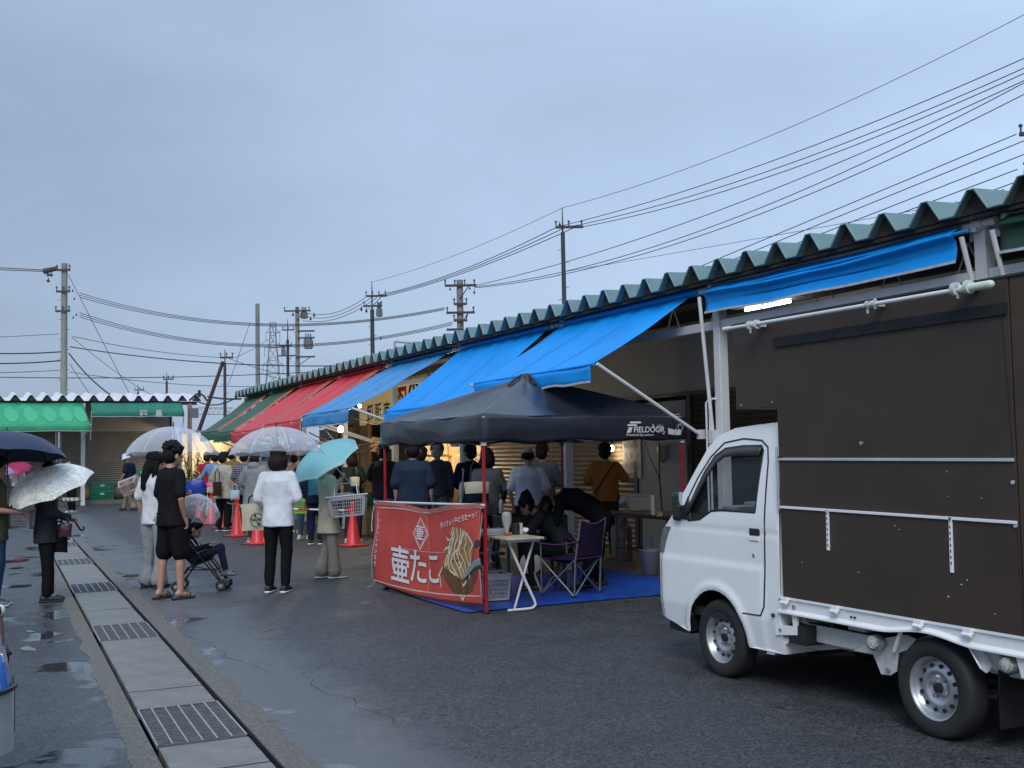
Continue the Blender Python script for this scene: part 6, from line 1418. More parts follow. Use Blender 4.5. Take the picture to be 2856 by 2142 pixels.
person('person in deep navy jacket holding a folded umbrella under the tent', 1312, 17.2, 1238, BK+20, Q, pose=dict(elL=(-.25,.05,1.12), wrL=(-.15,.2,1.05)), top=(c_dnavy, 'long', .82, 1.16, dict(name='jacket', collar=1)), bot=('trousers', c_blk2, 1.0), shoes=(sh_blk, so_blk))
pgc, GC_ = person('woman in grey cardigan with a big two tone shoulder bag behind the front tent leg', 1358, 15.6, 1252, BK-15, Q, pose=dict(elR=(.24,.05,1.12), wrR=(.18,.2,.98), curlR=1.1), top=(c_greyc, 'long', .75, 1.08, dict(name='cardigan', wr=.012)), bot=('trousers', c_blk2, 1.0), hair='bob', shoes=(sh_blk, so_blk))
person('balding man in pale polo shirt and black trousers seen from behind', 1472, 14.9, 1246, BK-5, Q, near=True, pose=dict(elR=(.255,-.02,1.10), wrR=(.22,.1,.92), elL=(-.255,-.02,1.10), wrL=(-.22,.08,.9)), top=(c_polo, 'short', .90, 1.16, dict(collar=1, wr=.012)), bot=('trousers', c_blk2, 1.08), hair='bald', shoes=(sh_blk, so_blk))
person('person in grey blue shirt half hidden behind the pale polo shirt', 1512, 16.3, 1236, BK-20, Q, pose=dict(elR=(.27,0,1.12), wrR=(.14,.16,1.08)), top=(c_gblue, 'half', .82, 1.15), bot=('trousers', c_dkgrey, 1.0), shoes=(sh_blk, so_blk))
por, OR_ = person('man in orange brown tee with a black cross strap at the right of the tent', 1686, 16.3, 1236, BK-8, Q, near=True, pose=dict(elR=(.30,.06,1.15), wrR=(.20,.26,1.14), elL=(-.28,.0,1.12), wrL=(-.20,.20,1.08)), top=(c_orange, 'short', .85, 1.2, dict(sleeve_w=1.1, wr=.012)), bot=('trousers', c_dkgrey, 1.1), shoes=(sh_blk, so_blk))
g = MB(); pts = []
for i in range(13):
    t = i/12; pts.append(V((-.13+.30*(1-t)-.02, -.155-.0*t+.05*abs(t-.5), .98+.44*(1-t))))
inv = lambda R_: None
g.tube(pts, .014, n=6); g.build('strap', sh_blk, por, smooth=True)

# --- child in the stroller
stp = (gr(500, 1645)+gr(620, 1638))/2; SA = BK-88
stp = V((2.48, 13.93, 0))
stk = person('small boy in black and white top sitting in the stroller looking at his hands', 545, 13.7, 1500, SA, pos=stp, h=1.10, near=True, hs=1.5,
    pose=dict(hip=(0,-.20,.60), chest=(0,-.30,.86), neck=(0,-.24,1.00), head=(0,-.13,1.15), shR=(.165,-.27,.97), elR=(.22,-.10,.76), wrR=(.10,.12,.82), shL=(-.165,-.27,.97), elL=(-.22,-.10,.76), wrL=(-.10,.12,.82), curlR=.9, curlL=.9,
              hpR=(.08,-.15,.56), knR=(.10,.36,.76), anR=(.09,.46,.34), hpL=(-.08,-.15,.56), knL=(-.10,.32,.78), anL=(-.09,.38,.38)),
    top=(cloth('black_kids_top', (.015,.012,.016)), 'long', .93, 1.0, dict(wr=.006)), bot=('trousers', cloth('dark_kids_jeans', (.015,.02,.035)), .95), hair='short', shoes=(sh_grey, so_blk), head=(0,1,-.75))
# --- people working at the stall inside the tent
pst, ST_ = person('cook seated low behind the camp chair, dark clothes, leaning to the griddle', 1530, 12.9, 1415, 64, near=True, h=1.66,
    pose=dict(hip=(0,-.20,.52), chest=(0,.00,.77), neck=(0,.16,.91), head=(0,.28,1.00), shR=(.18,.12,.88), elR=(.22,.25,.72), wrR=(.12,.46,.78), shL=(-.18,.12,.88), elL=(-.22,.27,.70), wrL=(-.12,.46,.78), curlR=1, curlL=1,
              hpR=(.09,-.15,.48), knR=(.14,.26,.50), anR=(.13,.22,.085), hpL=(-.09,-.15,.48), knL=(-.14,.26,.50), anL=(-.13,.22,.085)),
    top=(c_char, 'short', .88, 1.08), bot=('trousers', c_blk2, 1.05), hair='short', skin=SKIN2, shoes=(sh_blk, so_blk), head=(0,1,-.5))
wbd, WB_ = person('long haired person in black bending far over the griddle behind the camp chair', 1622, 13.0, 1400, 66, near=True, h=1.62,
    pose=dict(hip=(0,-.22,.90), chest=(0,.12,1.10), neck=(0,.34,1.05), head=(0,.45,.96), shR=(.18,.28,1.08), elR=(.22,.36,.80), wrR=(.12,.52,.72), shL=(-.18,.28,1.08), elL=(-.22,.36,.80), wrL=(-.12,.52,.72), curlR=1, curlL=1,
              hpR=(.09,-.24,.86), knR=(.11,-.10,.48), anR=(.11,-.20,.085), hpL=(-.09,-.24,.86), knL=(-.11,-.08,.48), anL=(-.11,-.02,.085)),
    top=(c_black, 'long', .86, 1.22, dict(name='sweater', wr=.014)), bot=('trousers', c_blk2, 1.2), hair='short', hairm=HAIRN, shoes=(sh_blk, so_blk), head=(0,.55,-1))
g = MB(); hh = WB_; inv = (Matrix.Translation(wbd.location) @ Matrix.Rotation(wbd.rotation_euler.z, 4, 'Z')).inverted()
for k in range(5):
    a = -.06+.03*k; g.chain([V((a, .42, .98)), V((a*1.2, .50, .84)), V((a*1.2, .51, .66)), V((a, .49, .54))], [.035, .033, .026, .012])
remesh(g, 'long_hair', mat('reddish_brown_hair', (.10,.045,.022), .45, var=.35, vscale=20, bump=.7, bscale=40, aniso=(1,1,.2)), wbd, .009, 2, .004, 30)

# ================================================================== UMBRELLAS
def clearmat(key, tint, a0=.22, a1=.75):
    m = bpy.data.materials.new(key); m.use_nodes = True; MATS[key] = m; t = m.node_tree; t.nodes.clear(); l = t.links.new
    o = N(t, 'ShaderNodeOutputMaterial'); mixs = N(t, 'ShaderNodeMixShader'); trn = N(t, 'ShaderNodeBsdfTransparent'); pr_ = N(t, 'ShaderNodeBsdfPrincipled'); tl_ = N(t, 'ShaderNodeBsdfTranslucent'); m2_ = N(t, 'ShaderNodeMixShader')
    pr_.inputs['Base Color'].default_value = (*tint, 1); pr_.inputs['Roughness'].default_value = .18; tl_.inputs[0].default_value = (*tint, 1); m2_.inputs[0].default_value = .45
    l(pr_.outputs[0], m2_.inputs[1]); l(tl_.outputs[0], m2_.inputs[2])
    fr = N(t, 'ShaderNodeLayerWeight', Blend=.4); mr_ = N(t, 'ShaderNodeMapRange'); l(fr.outputs['Facing'], mr_.inputs[0]); mr_.inputs[3].default_value = a0; mr_.inputs[4].default_value = a1
    tn = N(t, 'ShaderNodeTexCoord'); nn = N(t, 'ShaderNodeTexNoise', Scale=7.0, Detail=5.0); l(tn.outputs['Object'], nn.inputs['Vector']); bp_ = N(t, 'ShaderNodeBump'); bp_.inputs['Strength'].default_value = .25; l(nn.outputs['Fac'], bp_.inputs['Height']); l(bp_.outputs[0], pr_.inputs['Normal'])
    l(mr_.outputs[0], mixs.inputs[0]); l(trn.outputs[0], mixs.inputs[1]); l(m2_.outputs[0], mixs.inputs[2]); l(mixs.outputs[0], o.inputs[0]); return m
u_clear = clearmat('clear_vinyl', (.90, .93, 1.0), .22, .68)
def tlmat(key, col, tr_=.4, pat=None):
    m = bpy.data.materials.new(key); m.use_nodes = True; MATS[key] = m; t = m.node_tree; b = t.nodes['Principled BSDF']; l = t.links.new; b.inputs['Roughness'].default_value = .5
    tl_ = N(t, 'ShaderNodeBsdfTranslucent'); mx_ = N(t, 'ShaderNodeMixShader'); mx_.inputs[0].default_value = tr_; o = t.nodes['Material Output']
    b.inputs['Base Color'].default_value = (*col, 1); tl_.inputs[0].default_value = (*col, 1)
    if pat:
        tn = N(t, 'ShaderNodeTexCoord'); n = N(t, 'ShaderNodeTexNoise', Scale=16.0, Detail=4.0, Distortion=1.2); l(tn.outputs['Object'], n.inputs['Vector']); c_ = N(t, 'ShaderNodeValToRGB'); l(n.outputs['Fac'], c_.inputs[0])
        c_.color_ramp.elements[0].position = .42; c_.color_ramp.elements[0].color = (*col, 1); c_.color_ramp.elements[1].position = .62; c_.color_ramp.elements[1].color = (*pat, 1); l(c_.outputs[0], b.inputs['Base Color']); l(c_.outputs[0], tl_.inputs[0])
    l(b.outputs[0], mx_.inputs[1]); l(tl_.outputs[0], mx_.inputs[2]); l(mx_.outputs[0], o.inputs[0]); return m
whiterod = mat('white_rod', (.6, .62, .65), .4, var=.05); blkrod = mat('black_rod', (.02, .02, .022), .35, .5, var=.1)
def umbrella(label, apex, hand, Rr, depth, cm, rod, n=8, tip=.06, band=None, group=None, ext=.06, arcang=1.25, name='umbrella', spin=0.0, hook=True, axis=None, ribm=None, fix_shaft=False):
    apex = V(apex); hand = V(hand); ax_ = (V(axis) if axis else (apex-hand)).normalized(); u = ax_.orthogonal().normalized(); v = ax_.cross(u)
    r_ = thing(name, label, 'umbrella', apex, 0, group); A = V((0,0,0))
    def f(th, s_, k=1.0):
        a0 = 2*math.pi/n; ph = (th % a0)/a0-.5; c = math.cos(math.pi/n)/math.cos(ph*a0); c = 1+(c-1)*min(1, s_*1.1)
        rr = Rr*math.sin(s_*arcang)/math.sin(arcang)*c; z = -depth*(1-math.cos(s_*arcang))/(1-math.cos(arcang)); z += .035*Rr*(1-(2*ph)**2)*s_**3
        a = th+spin; return A+(u*math.cos(a)+v*math.sin(a))*rr+ax_*z
    per = 6; g = MB(); g.grid(lambda a, b: f(a*2*math.pi, max(.001, b)), n*per, 12); co = g.build('canopy', cm, r_, smooth=True, fix=True)
    co.data.set_sharp_from_angle(angle=rad(60))
    if band:
        g = MB(); g.grid(lambda a, b: f(a*2*math.pi, .90+.10*b)+ax_*.003, n*per, 2); g.build('rim_band', band, r_, smooth=True)
    g = MB(); rims = []
    for k in range(n): g.tube([f(2*math.pi*k/n+1e-4, s_/8)-ax_*.004 for s_ in range(1, 9)], .0035 if Rr > .3 else .003, n=5)
    ro = g.build('ribs', ribm or rod, r_, smooth='all'); ro['kind'] = ''
    del ro['kind']
    g = MB(); mid = A-ax_*(depth*.95)
    for k in range(n): g.cyl(mid, f(2*math.pi*k/n+1e-4, .5), .0028, n=4)
    g.build('stretchers', ribm or rod, r_)
    g = MB(); hd = hand-apex; hd = hd if not fix_shaft else hd; g.cyl(A+ax_*tip, hd-(0*ax_), .0065, n=8); g.cyl(A+ax_*.0, A+ax_*tip, .008, .005, n=8); g.build('shaft', rod, r_, smooth=True)
    g = MB(); p0 = hd; dn = (hd-A).normalized(); pts = [p0+dn*-.04, p0+dn*.05, p0+dn*.10]
    if hook:
        for i in range(7): a = math.pi*i/6; pts.append(p0+dn*(.12+.03*math.sin(a))+u*(.03-.03*math.cos(a)))
    g.tube(pts, .011, n=8); g.build('handle', mat('umbrella_handle', (.45,.43,.38), .4) if rod is whiterod else blkrod, r_, smooth=True)
    return r_, f
umbrella('big clear vinyl umbrella over the long haired woman and the man in black', dp(483, 1190, 13.75), WP('handR'), .56, .35, u_clear, blkrod, n=8, ribm=whiterod, axis=V((.03,.05,1)), fix_shaft=True)
umbrella('big clear vinyl umbrella above the white sweatshirt woman', dp(771, 1190, 13.35), SP('handR'), .575, .335, u_clear, blkrod, n=8, tip=.05, ribm=whiterod, axis=V((0,.05,1)), fix_shaft=True)
turq = tlmat('turquoise_cloth', (.33, .76, .80), .5); umbrella('turquoise umbrella tilted over the beige raincoat woman', dp(889, 1250, 14.30), RP('handL'), .48, .21, turq, whiterod, n=8, tip=.04, axis=(dp(889,1250,14.28)-dp(913,1290,14.35)), band=tlmat('pale_turquoise_band', (.5, .78, .82), .5), spin=.2)
patn = tlmat('patterned_white_cloth', (.95, .95, .90), .2, (.66, .69, .58)); umbrella('cream white umbrella with faint flower pattern tilted over the dark jacket', dp(116, 1310, 12.58), DP('handR'), .51, .25, patn, mat('wooden_rod', (.30,.20,.10), .5), n=8, tip=.09, axis=(dp(116,1310,12.55)-dp(139,1366,12.62)))
navyu = mat('navy_umbrella_cloth', (.012, .022, .065), .45, var=.1); umbrella('large navy umbrella at the left edge', dp(20, 1204, 12.3), dp(21, 1378, 12.1), .64, .28, navyu, blkrod, n=8, tip=.05, axis=V((.06,.12,1)))
umbrella('small clear child umbrella fixed to the stroller', dp(572, 1396, 13.35), dp(528, 1470, 13.5), .27, .16, u_clear, whiterod, n=7, tip=.03, hook=False)
pinku = tlmat('crimson_cloth', (.42, .02, .09), .3); umbrella('crimson umbrella far left under the navy one', dp(44, 1293, 35.6), dp(52, 1335, 35.8), .46, .2, pinku, blkrod, n=8)
lav = tlmat('lavender_cloth', (.50, .42, .68), .3); umbrella('pale lavender umbrella at the very left edge', dp(-8, 1294, 27), dp(-16, 1365, 27), .42, .2, lav, blkrod, n=8)
person('person under the lavender umbrella just outside the left edge', -22, 27.2, 1290, BK, 'people in the market yard', h=1.55, top=(c_greyc, 'long', .8, 1.05), bot=('trousers', c_denim, 1), shoes=(sh_blk, so_blk))
def folded(label, top_, bot_, r, m, rod):
    t = V(top_); b = V(bot_); d = (b-t).normalized(); L_ = (b-t).length; r_ = thing('folded_umbrella', label, 'umbrella', b)
    o = t-b; g = MB(); u = d.orthogonal().normalized(); v = d.cross(u); secs = []
    for q, k in ((.22, .25), (.26, .7), (.34, 1), (.55, .85), (.9, .35), (.97, .15)): secs.append((o+d*L_*q, u, v, r*k, r*k*.8))
    g.loft(secs, 10); g.build('canopy', m, r_, smooth=True); g = MB(); g.cyl(o, V((0,0,0)), .007, n=6); g.tube([o, o-d*.05, o-d*.07+u*.02, o-d*.05+u*.045], .011, n=6); g.build('shaft', rod, r_, smooth=True); return r_
folded('folded pink umbrella hanging between the turquoise umbrella and the lime basket', dp(858, 1345, 20.6), dp(874, 1480, 20.6), .06, mat('pink_cloth', (.45,.22,.34), .7), whiterod)
folded('folded clear umbrella with white wrap beside the deep navy jacket', dp(1292, 1320, 16.7), dp(1283, 1425, 16.7), .055, mat('milky_vinyl', (.38,.42,.46), .35), whiterod)
folded('folded pale blue umbrella in the hand of the grey cardigan woman', dp(1398, 1368, 15.2), dp(1396, 1475, 15.2), .035, mat('pale_blue_vinyl', (.35,.45,.55), .4), blkrod)

# ================================================================== BASKETS AND BAGS
def basket(label, c, rz, m, sz=(.46, .32, .25), handle=True, hm=None, tilt=(0, 0), hup=1.0, name='shopping_basket', cat='basket', bars=12, inner=None):
    r_ = thing(name, label, cat, c, rz); r_.rotation_euler = (tilt[0], tilt[1], rz); a, b, h = sz; k = .84
    def side(p0, p1, q0, q1, nb, nrow=6):
        g = MB(); 
        for i in range(nb+1):
            t = i/nb; g.cyl(V(q0)+(V(q1)-V(q0))*t, V(p0)+(V(p1)-V(p0))*t, .0038, n=4)
        for j in range(nrow):
            z = j/nrow; g.cyl(V(q0)+(V(p0)-V(q0))*z, V(q1)+(V(p1)-V(q1))*z, .0038, n=4)
        # solid band under the rim and at the corners
        for (z0, z1) in ((.80, 1.0), (0, .07)):
            A = V(q0)+(V(p0)-V(q0))*z0; B_ = V(q1)+(V(p1)-V(q1))*z0; C2 = V(q1)+(V(p1)-V(q1))*z1; D2 = V(q0)+(V(p0)-V(q0))*z1; g.add([A, B_, C2, D2], [(0,1,2,3)])
        for (t0, t1) in ((0, .09), (.91, 1)):
            A = V(q0)+(V(q1)-V(q0))*t0; B_ = V(q0)+(V(q1)-V(q0))*t1; C2 = V(p0)+(V(p1)-V(p0))*t1; D2 = V(p0)+(V(p1)-V(p0))*t0; g.add([A, B_, C2, D2], [(0,1,2,3)])
        return g
    P_ = [(-a/2,-b/2,0),(a/2,-b/2,0),(a/2,b/2,0),(-a/2,b/2,0)]; Q_ = [(-a/2*k,-b/2*k,-h),(a/2*k,-b/2*k,-h),(a/2*k,b/2*k,-h),(-a/2*k,b/2*k,-h)]
    g = MB()
    for i in range(4):
        s_ = side(P_[i], P_[(i+1) % 4], Q_[i], Q_[(i+1) % 4], bars if i % 2 == 0 else int(bars*.7)); g.add(s_.v, s_.f)
    for i in range(9): t = (i+.5)/9; g.cyl(V(Q_[0])+(V(Q_[3])-V(Q_[0]))*t, V(Q_[1])+(V(Q_[2])-V(Q_[1]))*t, .004, n=4)
    for i in range(7): t = (i+.5)/7; g.cyl(V(Q_[0])+(V(Q_[1])-V(Q_[0]))*t, V(Q_[3])+(V(Q_[2])-V(Q_[3]))*t, .004, n=4)
    g.build('basket_body', m, r_, smooth=False)
    g = MB(); 
    for i in range(4): g.cyl(P_[i], P_[(i+1) % 4], .009, n=6); g.ball(P_[i], .012, 6, 5)
    g.build('rim', hm or m, r_, smooth=True)
    if handle:
        for s_ in (-1, 1):
            g = MB(); g.tube([(-a*.30, s_*b/2, 0), (-a*.28, s_*b/2*(.55), h*.45*hup), (-a*.18, s_*b*.06, h*.62*hup), (a*.18, s_*b*.06, h*.62*hup), (a*.28, s_*b/2*.55, h*.45*hup), (a*.30, s_*b/2, 0)], .0065, n=6); g.build('handle', hm or m, r_, smooth=True)
    return r_
bk = mat('grey_lilac_plastic', (.36, .345, .37), .4, var=.06); bkh = mat('pale_plastic_rim', (.55, .55, .58), .4)
basket('grey shopping basket on the arm of the beige raincoat woman', dp(968, 1383, 14.35), rad(-BK*0-22), bk, (.50, .34, .26), hm=bkh, tilt=(-.04, -.08), bars=16)
basket('grey shopping basket carried low by the person at the left edge', dp(52, 1419, 12.6), rad(-26), bk, (.42, .30, .22), hm=bkh, handle=False)
basket('pinkish shopping basket tilted in the hand of the man in white hat', dp(364, 1350, 34.3), rad(-30), mat('pinkish_plastic', (.45,.33,.31), .5), (.62, .42, .32), hm=bkh, tilt=(-1.0, -.35), handle=False)
basket('lime green shopping basket right of the white sweatshirt', dp(836, 1392, 21), rad(-26), mat('lime_plastic', (.22,.50,.04), .4), (.42, .30, .26), bars=10)
wb = mat('white_plastic_mesh', (.55,.56,.57), .45); basket('white mesh storage basket under the folding table', V((5.02, 11.0, .30)), rad(-8), wb, (.30, .40, .27), handle=False, bars=14, name='storage_basket')
def tote(label, c, rz, w, h, m, d=.08, m2=None, strap=None, sl=.25, split=.5, cat='bag'):
    r_ = thing('tote_bag', label, cat, c, rad(rz)); g = MB()
    def q(u, v, s_): 
        ww = w*(1-.06*abs(math.sin(v*3))-.10*(1-v)); return ((u-.5)*ww, s_*d/2*math.sin(math.pi*u)**.5*(.45+.55*math.sin(math.pi*min(1, (1-v)*.8+.1)))+.006*noise.noise((u*5, v*5, s_)), -h*(1-v)+.01*math.sin(u*3.1))
    for s_ in (-1, 1): g.grid(lambda u, v: q(u, v, s_), 12, 10)
    o = len(g.v); g.build('bag_body', m, r_, smooth='all')
    if m2:
        g = MB()
        for s_ in (-1, 1): g.grid(lambda u, v: V(q(u, v*split, s_))+V((0, s_*.003, 0)), 12, 6)
        g.build('bag_base', m2, r_, smooth='all')
    for s_ in (-1, 1):
        g = MB(); g.tube([(-w*.25, s_*.01, -.02), (-w*.2, s_*.012, sl*.7), (0, s_*.01, sl), (w*.2, s_*.012, sl*.7), (w*.25, s_*.01, -.02)], .008, n=6); g.build('strap', strap or m, r_, smooth=True)
    return r_
canv = cloth('natural_canvas', (.47,.45,.35)); t_ = tote('natural canvas tote bag with round printed emblem hanging by the white sweatshirt', dp(712, 1406, 13.35), BK, .36, .32, canv, strap=sh_blk, sl=.12)
g = MB(); n = 26
for i in range(n):
    a0, a1 = 2*math.pi*i/n, 2*math.pi*(i+1)/n
    if i in (24, 25, 0, 1, 12, 13): continue
    g.add([(.03+r*math.cos(a), -.052-.0*r, -.185+r*math.sin(a)) for r, a in ((.075, a0), (.083, a0), (.083, a1), (.075, a1))], [(0,1,2,3)])
for cx, cz, w_, h_ in ((.01, -.135, .026, .018), (.05, -.225, .05, .008), (.05, -.24, .035, .006)): g.add([(cx+w_*.5*math.cos(i*.6), -.052, cz+h_*math.sin(i*.6)) for i in range(10)], [tuple(range(10))])
g.build('printed_emblem', sh_blk, t_); text('HAPPY', 'lettering', sh_blk, t_, lambda x, y, z: (.03+x, -.0535, -.183+y), .058, bold=.0012)
tote('big royal blue bag with yellow handles held out in the queue', dp(545, 1341, 26.6), BK, .50, .32, mat('royal_blue_vinyl', (.012,.04,.32), .35, var=.4, vscale=9), .16, strap=mat('yellow_strap', (.5,.38,.06), .6), sl=.26)
tote('pink and cream bag beside the cream cardigan', dp(588, 1346, 24.2), BK, .20, .22, mat('pink_vinyl', (.6,.10,.26), .45), .08, m2=mat('cream_vinyl', (.5,.42,.34), .5), strap=mat('yellow_strap2', (.45,.42,.1), .6), sl=.1)
tote('pale blue paper bag with dark base by the plaid shirt', dp(655, 1368, 22.6), BK, .21, .21, mat('pale_blue_paper', (.33,.46,.52), .7), .08, m2=mat('blue_base', (.03,.12,.25), .6), split=.18, sl=.14, strap=mat('pale_strap', (.4,.45,.5), .7))
tote('teal shoulder bag next to the raincoat woman', dp(880, 1322, 19.8), BK-20, .34, .38, mat('teal_cloth', (.01,.09,.13), .7), .1, sl=.2)
tote('cream tote bag on the shoulder of the dark green tee', dp(990, 1331, 20.1), BK-30, .22, .22, canv, .08, m2=sh_blk, split=.25, sl=.18, strap=sh_blk)
tote('large shoulder bag, cream above and navy below, on the grey cardigan', dp(1330, 1345, 15.1), BK, .36, .28, canv, .14, m2=c_dnavy, split=.45, sl=.32, strap=sh_blk)
tote('dark crossbody bag hanging behind the cream cardigan', dp(606, 1345, 24.0), BK, .20, .30, cloth('brown_black_bag', (.03,.02,.015)), .1, sl=.3, strap=sh_blk)
tote('small dark maroon handbag held by the dark jacket person', dp(181, 1462, 12.55), BK, .17, .15, mat('maroon_vinyl', (.06,.015,.03), .35, var=.6, vscale=30), .08, sl=.08, strap=sh_blk)
tote('large black shoulder bag below the arm of the dark jacket person', dp(165, 1478, 12.7), BK, .22, .26, c_blk2, .12, sl=.1)
tote('maroon bag between the lime basket and the pink umbrella', dp(858, 1375, 20.9), BK, .16, .30, mat('wine_cloth', (.12,.01,.03), .7), .08, sl=.15)
tr_ = thing('food_tray', 'black tray with small white items carried by the far grey haired person', 'tray', dp(198, 1398, 33.4), rad(BK))
g = MB(); g.cbox((0,0,0), (.55,.3,.03)); g.build('tray', sh_blk, tr_, bevel=.01)
g = MB()
for i in range(4): g.cbox((-.19+.125*i, 0, .06), (.09, .16, .09))
g.build('items', mat('tray_items', (.5,.45,.4), .7, var=.6, vscale=14), tr_, bevel=.01)
ph = thing('phone', 'small dark phone in the hand of the man in black', 'phone', WP('handR'), rad(BK)); g = MB(); g.cbox((.0,.0,.03), (.075,.01,.15)); g.build('case', sh_blk, ph, bevel=.004)

# ================================================================== CONES, ROPE, BAR
cred = mat('cone_red', (.55, .025, .03), .45, var=.08, dirt=.1); crope = None
cl = [(622, 1479, 'red traffic cone with rope, left one of the front pair'), (662, 1500, 'red traffic cone with rope, beside the canvas tote'), (719, 1522, 'red traffic cone mostly hidden by the canvas tote and white sweatshirt'), (985, 1527, 'red traffic cone in front of the dark green tee'), (556, 1465, 'red traffic cone behind the small clear umbrella, left'), (590, 1466, 'red traffic cone behind the small clear umbrella, right')]
cone0 = None; CN = []
for x, y, lb_ in cl:
    p = gr(x, y-4); CN.append(p)
    if cone0 is None:
        c_ = cone0 = thing('traffic_cone', lb_, 'traffic cone', p, .1, 'red traffic cones')
        g = MB(); g.lathe([(.15, .03), (.135, .04), (.128, .05), (.035, .66), (.03, .675), (0, .675)], (0,0,0), 'Z', 24); g.build('cone_body', cred, c_, smooth=True)
        g = MB(); g.cbox((0,0,.016), (.38,.38,.032)); g.build('base', cred, c_, bevel=.01)
        g = MB(); g.cbox((0,0,.008), (.42,.42,.016)); g.build('rubber_weight', rubber, c_, bevel=.005)
        g = MB(); g.cyl((0,0,.62), (0,0,.70), .045, .043, n=14); g.ball((0,0,.735), .045, 12, 8); g.build('top_cap', cred, c_, smooth=True)
    else:
        c_ = copytree(cone0); c_.location = p; c_['label'] = lb_; c_.rotation_euler[2] = random.uniform(-.5, .5)
def ropemat():
    m = bpy.data.materials.new('tiger_rope'); m.use_nodes = True; t = m.node_tree; b = t.nodes['Principled BSDF']; tn = N(t, 'ShaderNodeTexCoord'); w = N(t, 'ShaderNodeTexWave', wave_type='BANDS', bands_direction='DIAGONAL', Scale=7.0); t.links.new(tn.outputs['Object'], w.inputs['Vector']); r = N(t, 'ShaderNodeValToRGB'); t.links.new(w.outputs['Fac'], r.inputs[0]); r.color_ramp.interpolation = 'CONSTANT'; r.color_ramp.elements[0].color = (.03,.025,.02,1); r.color_ramp.elements[1].position = .42; r.color_ramp.elements[1].color = (.55,.36,.05,1); t.links.new(r.outputs[0], b.inputs['Base Color']); b.inputs['Roughness'].default_value = .8; return m
rp = ropemat()
def rope(label, a, b, sag):
    c = V(a); g = MB(); n = 16; g.tube([V(a)+(V(b)-V(a))*(i/n)-V((0,0,sag*4*(i/n)*(1-i/n))) for i in range(n+1)], .013, n=6)
    o = g.build('barrier_rope', rp, off=c, smooth='all'); o.location = c; tag(o, label, 'rope', 'black and yellow barrier ropes')
zt_ = V((0,0,.66)); rope('black and yellow rope between the two front cones', CN[0]+zt_, CN[1]+zt_, .05); rope('black and yellow rope from the far cones to the first front cone', CN[5]+zt_, CN[0]+zt_, .10); rope('black and yellow rope running behind the canvas tote', CN[1]+zt_, CN[2]+zt_, .08)
brt = thing('cone_bar', 'red and white striped bar between cones behind the lime basket', 'barrier bar', CN[2]); a = V((0,0,.66)); b = CN[3]-CN[2]+V((0,0,.62))
g = MB(); g.cyl(a, b, .017, n=10); g.build('bar', cred, brt, smooth=True); g = MB()
for k in (0, 2, 4, 6): q = a+(b-a)*(.08+k*.12); g.cyl(q, q+(b-a)*.12, .0182, n=10)
g.build('white_bands', white, brt, smooth=True)

# ================================================================== STROLLER
sr = thing('stroller', 'folding black umbrella stroller with thin tube frame and small grey wheels', 'stroller', stp, rad(SA))
fr_ = mat('stroller_tube', (.018,.02,.028), .35, .5, var=.1); sfab = cloth('stroller_fabric', (.014,.012,.014))
for s_ in (-1, 1):
    x_ = .17*s_
    g = MB(); g.tube([(x_, -.27, .07), (x_, -.14, .28), (x_*.95, .10, .36), (x_, .26, .12)], .010, n=8); g.tube([(x_, .26, .09), (x_*.98, .02, .40), (x_*1.05, -.24, .72), (x_*1.1, -.42, .93)], .010, n=8); g.tube([(x_, -.27, .10), (x_, -.10, .30), (x_, .02, .42)], .009, n=8); g.build('side_frame', fr_, sr, smooth=True)
    g = MB(); g.tube([(x_*1.1, -.42, .93), (x_*1.1, -.47, .96), (x_*1.1, -.50, .93)], .014, n=8); g.build('push_handle', trim, sr, smooth=True)
    g = MB(); g.tube([(x_, -.12, .26), (x_*.2, .06, .24), (-x_, .22, .24)], .007, n=6); g.build('cross_brace', fr_, sr, smooth=True)
    for y_ in (-.27, .26):
        for dx_ in (-.022, .022):
            g = MB(); c = V((x_+dx_, y_, .062)); g.lathe([(.036, -.011), (.052, -.012), (.060, -.008), (.062, 0), (.060, .008), (.052, .012), (.036, .011)], c, 'X', 24); w_ = g.build('wheel', rubber, sr, smooth=True)
            g = MB(); 
            for k in range(6): a = k*math.pi/3; g.cyl(c+V((0,0,0)), c+V((0, .046*math.cos(a), .046*math.sin(a))), .006, n=5)
            g.lathe([(.038, -.011), (.044, -.009), (.044, .009), (.038, .011), (.038, -.011)], c, 'X', 20); g.cyl(c-V((.014,0,0)), c+V((.014,0,0)), .013, n=10); g.build('hub', mat('wheel_grey', (.38,.39,.4), .4), w_, smooth=True)
        g = MB(); g.tube([(x_, y_, .07), (x_, y_*.96, .13)], .016, n=8); g.build('fork', fr_, sr, smooth=True)
g = MB()
def seatf(u, v):
    pr_ = [(.12,.40),(.0,.36),(-.12,.35),(-.20,.45),(-.27,.62),(-.33,.78)]; t = v*5; i = min(int(t), 4); q = t-i; y_ = pr_[i][0]+(pr_[i+1][0]-pr_[i][0])*q; z_ = pr_[i][1]+(pr_[i+1][1]-pr_[i][1])*q; return ((u-.5)*.33, y_-.02*math.sin(math.pi*u), z_-.03*math.sin(math.pi*u))
g.grid(seatf, 12, 16); g.build('seat_sling', sfab, sr, smooth='all', solid=.008)
g = MB(); g.box((-.15, .25, .10), (.15, .33, .115)); g.build('footrest', trim, sr, bevel=.004)
g = MB(); g.tube([(.10, -.24, .66), (.10, -.10, .60), (.05, .0, .44)], .010, n=6); g.tube([(-.10, -.24, .66), (-.10, -.10, .60), (-.05, .0, .44)], .010, n=6); g.build('harness', mat('harness_white', (.5,.5,.52), .7), sr, smooth=True)

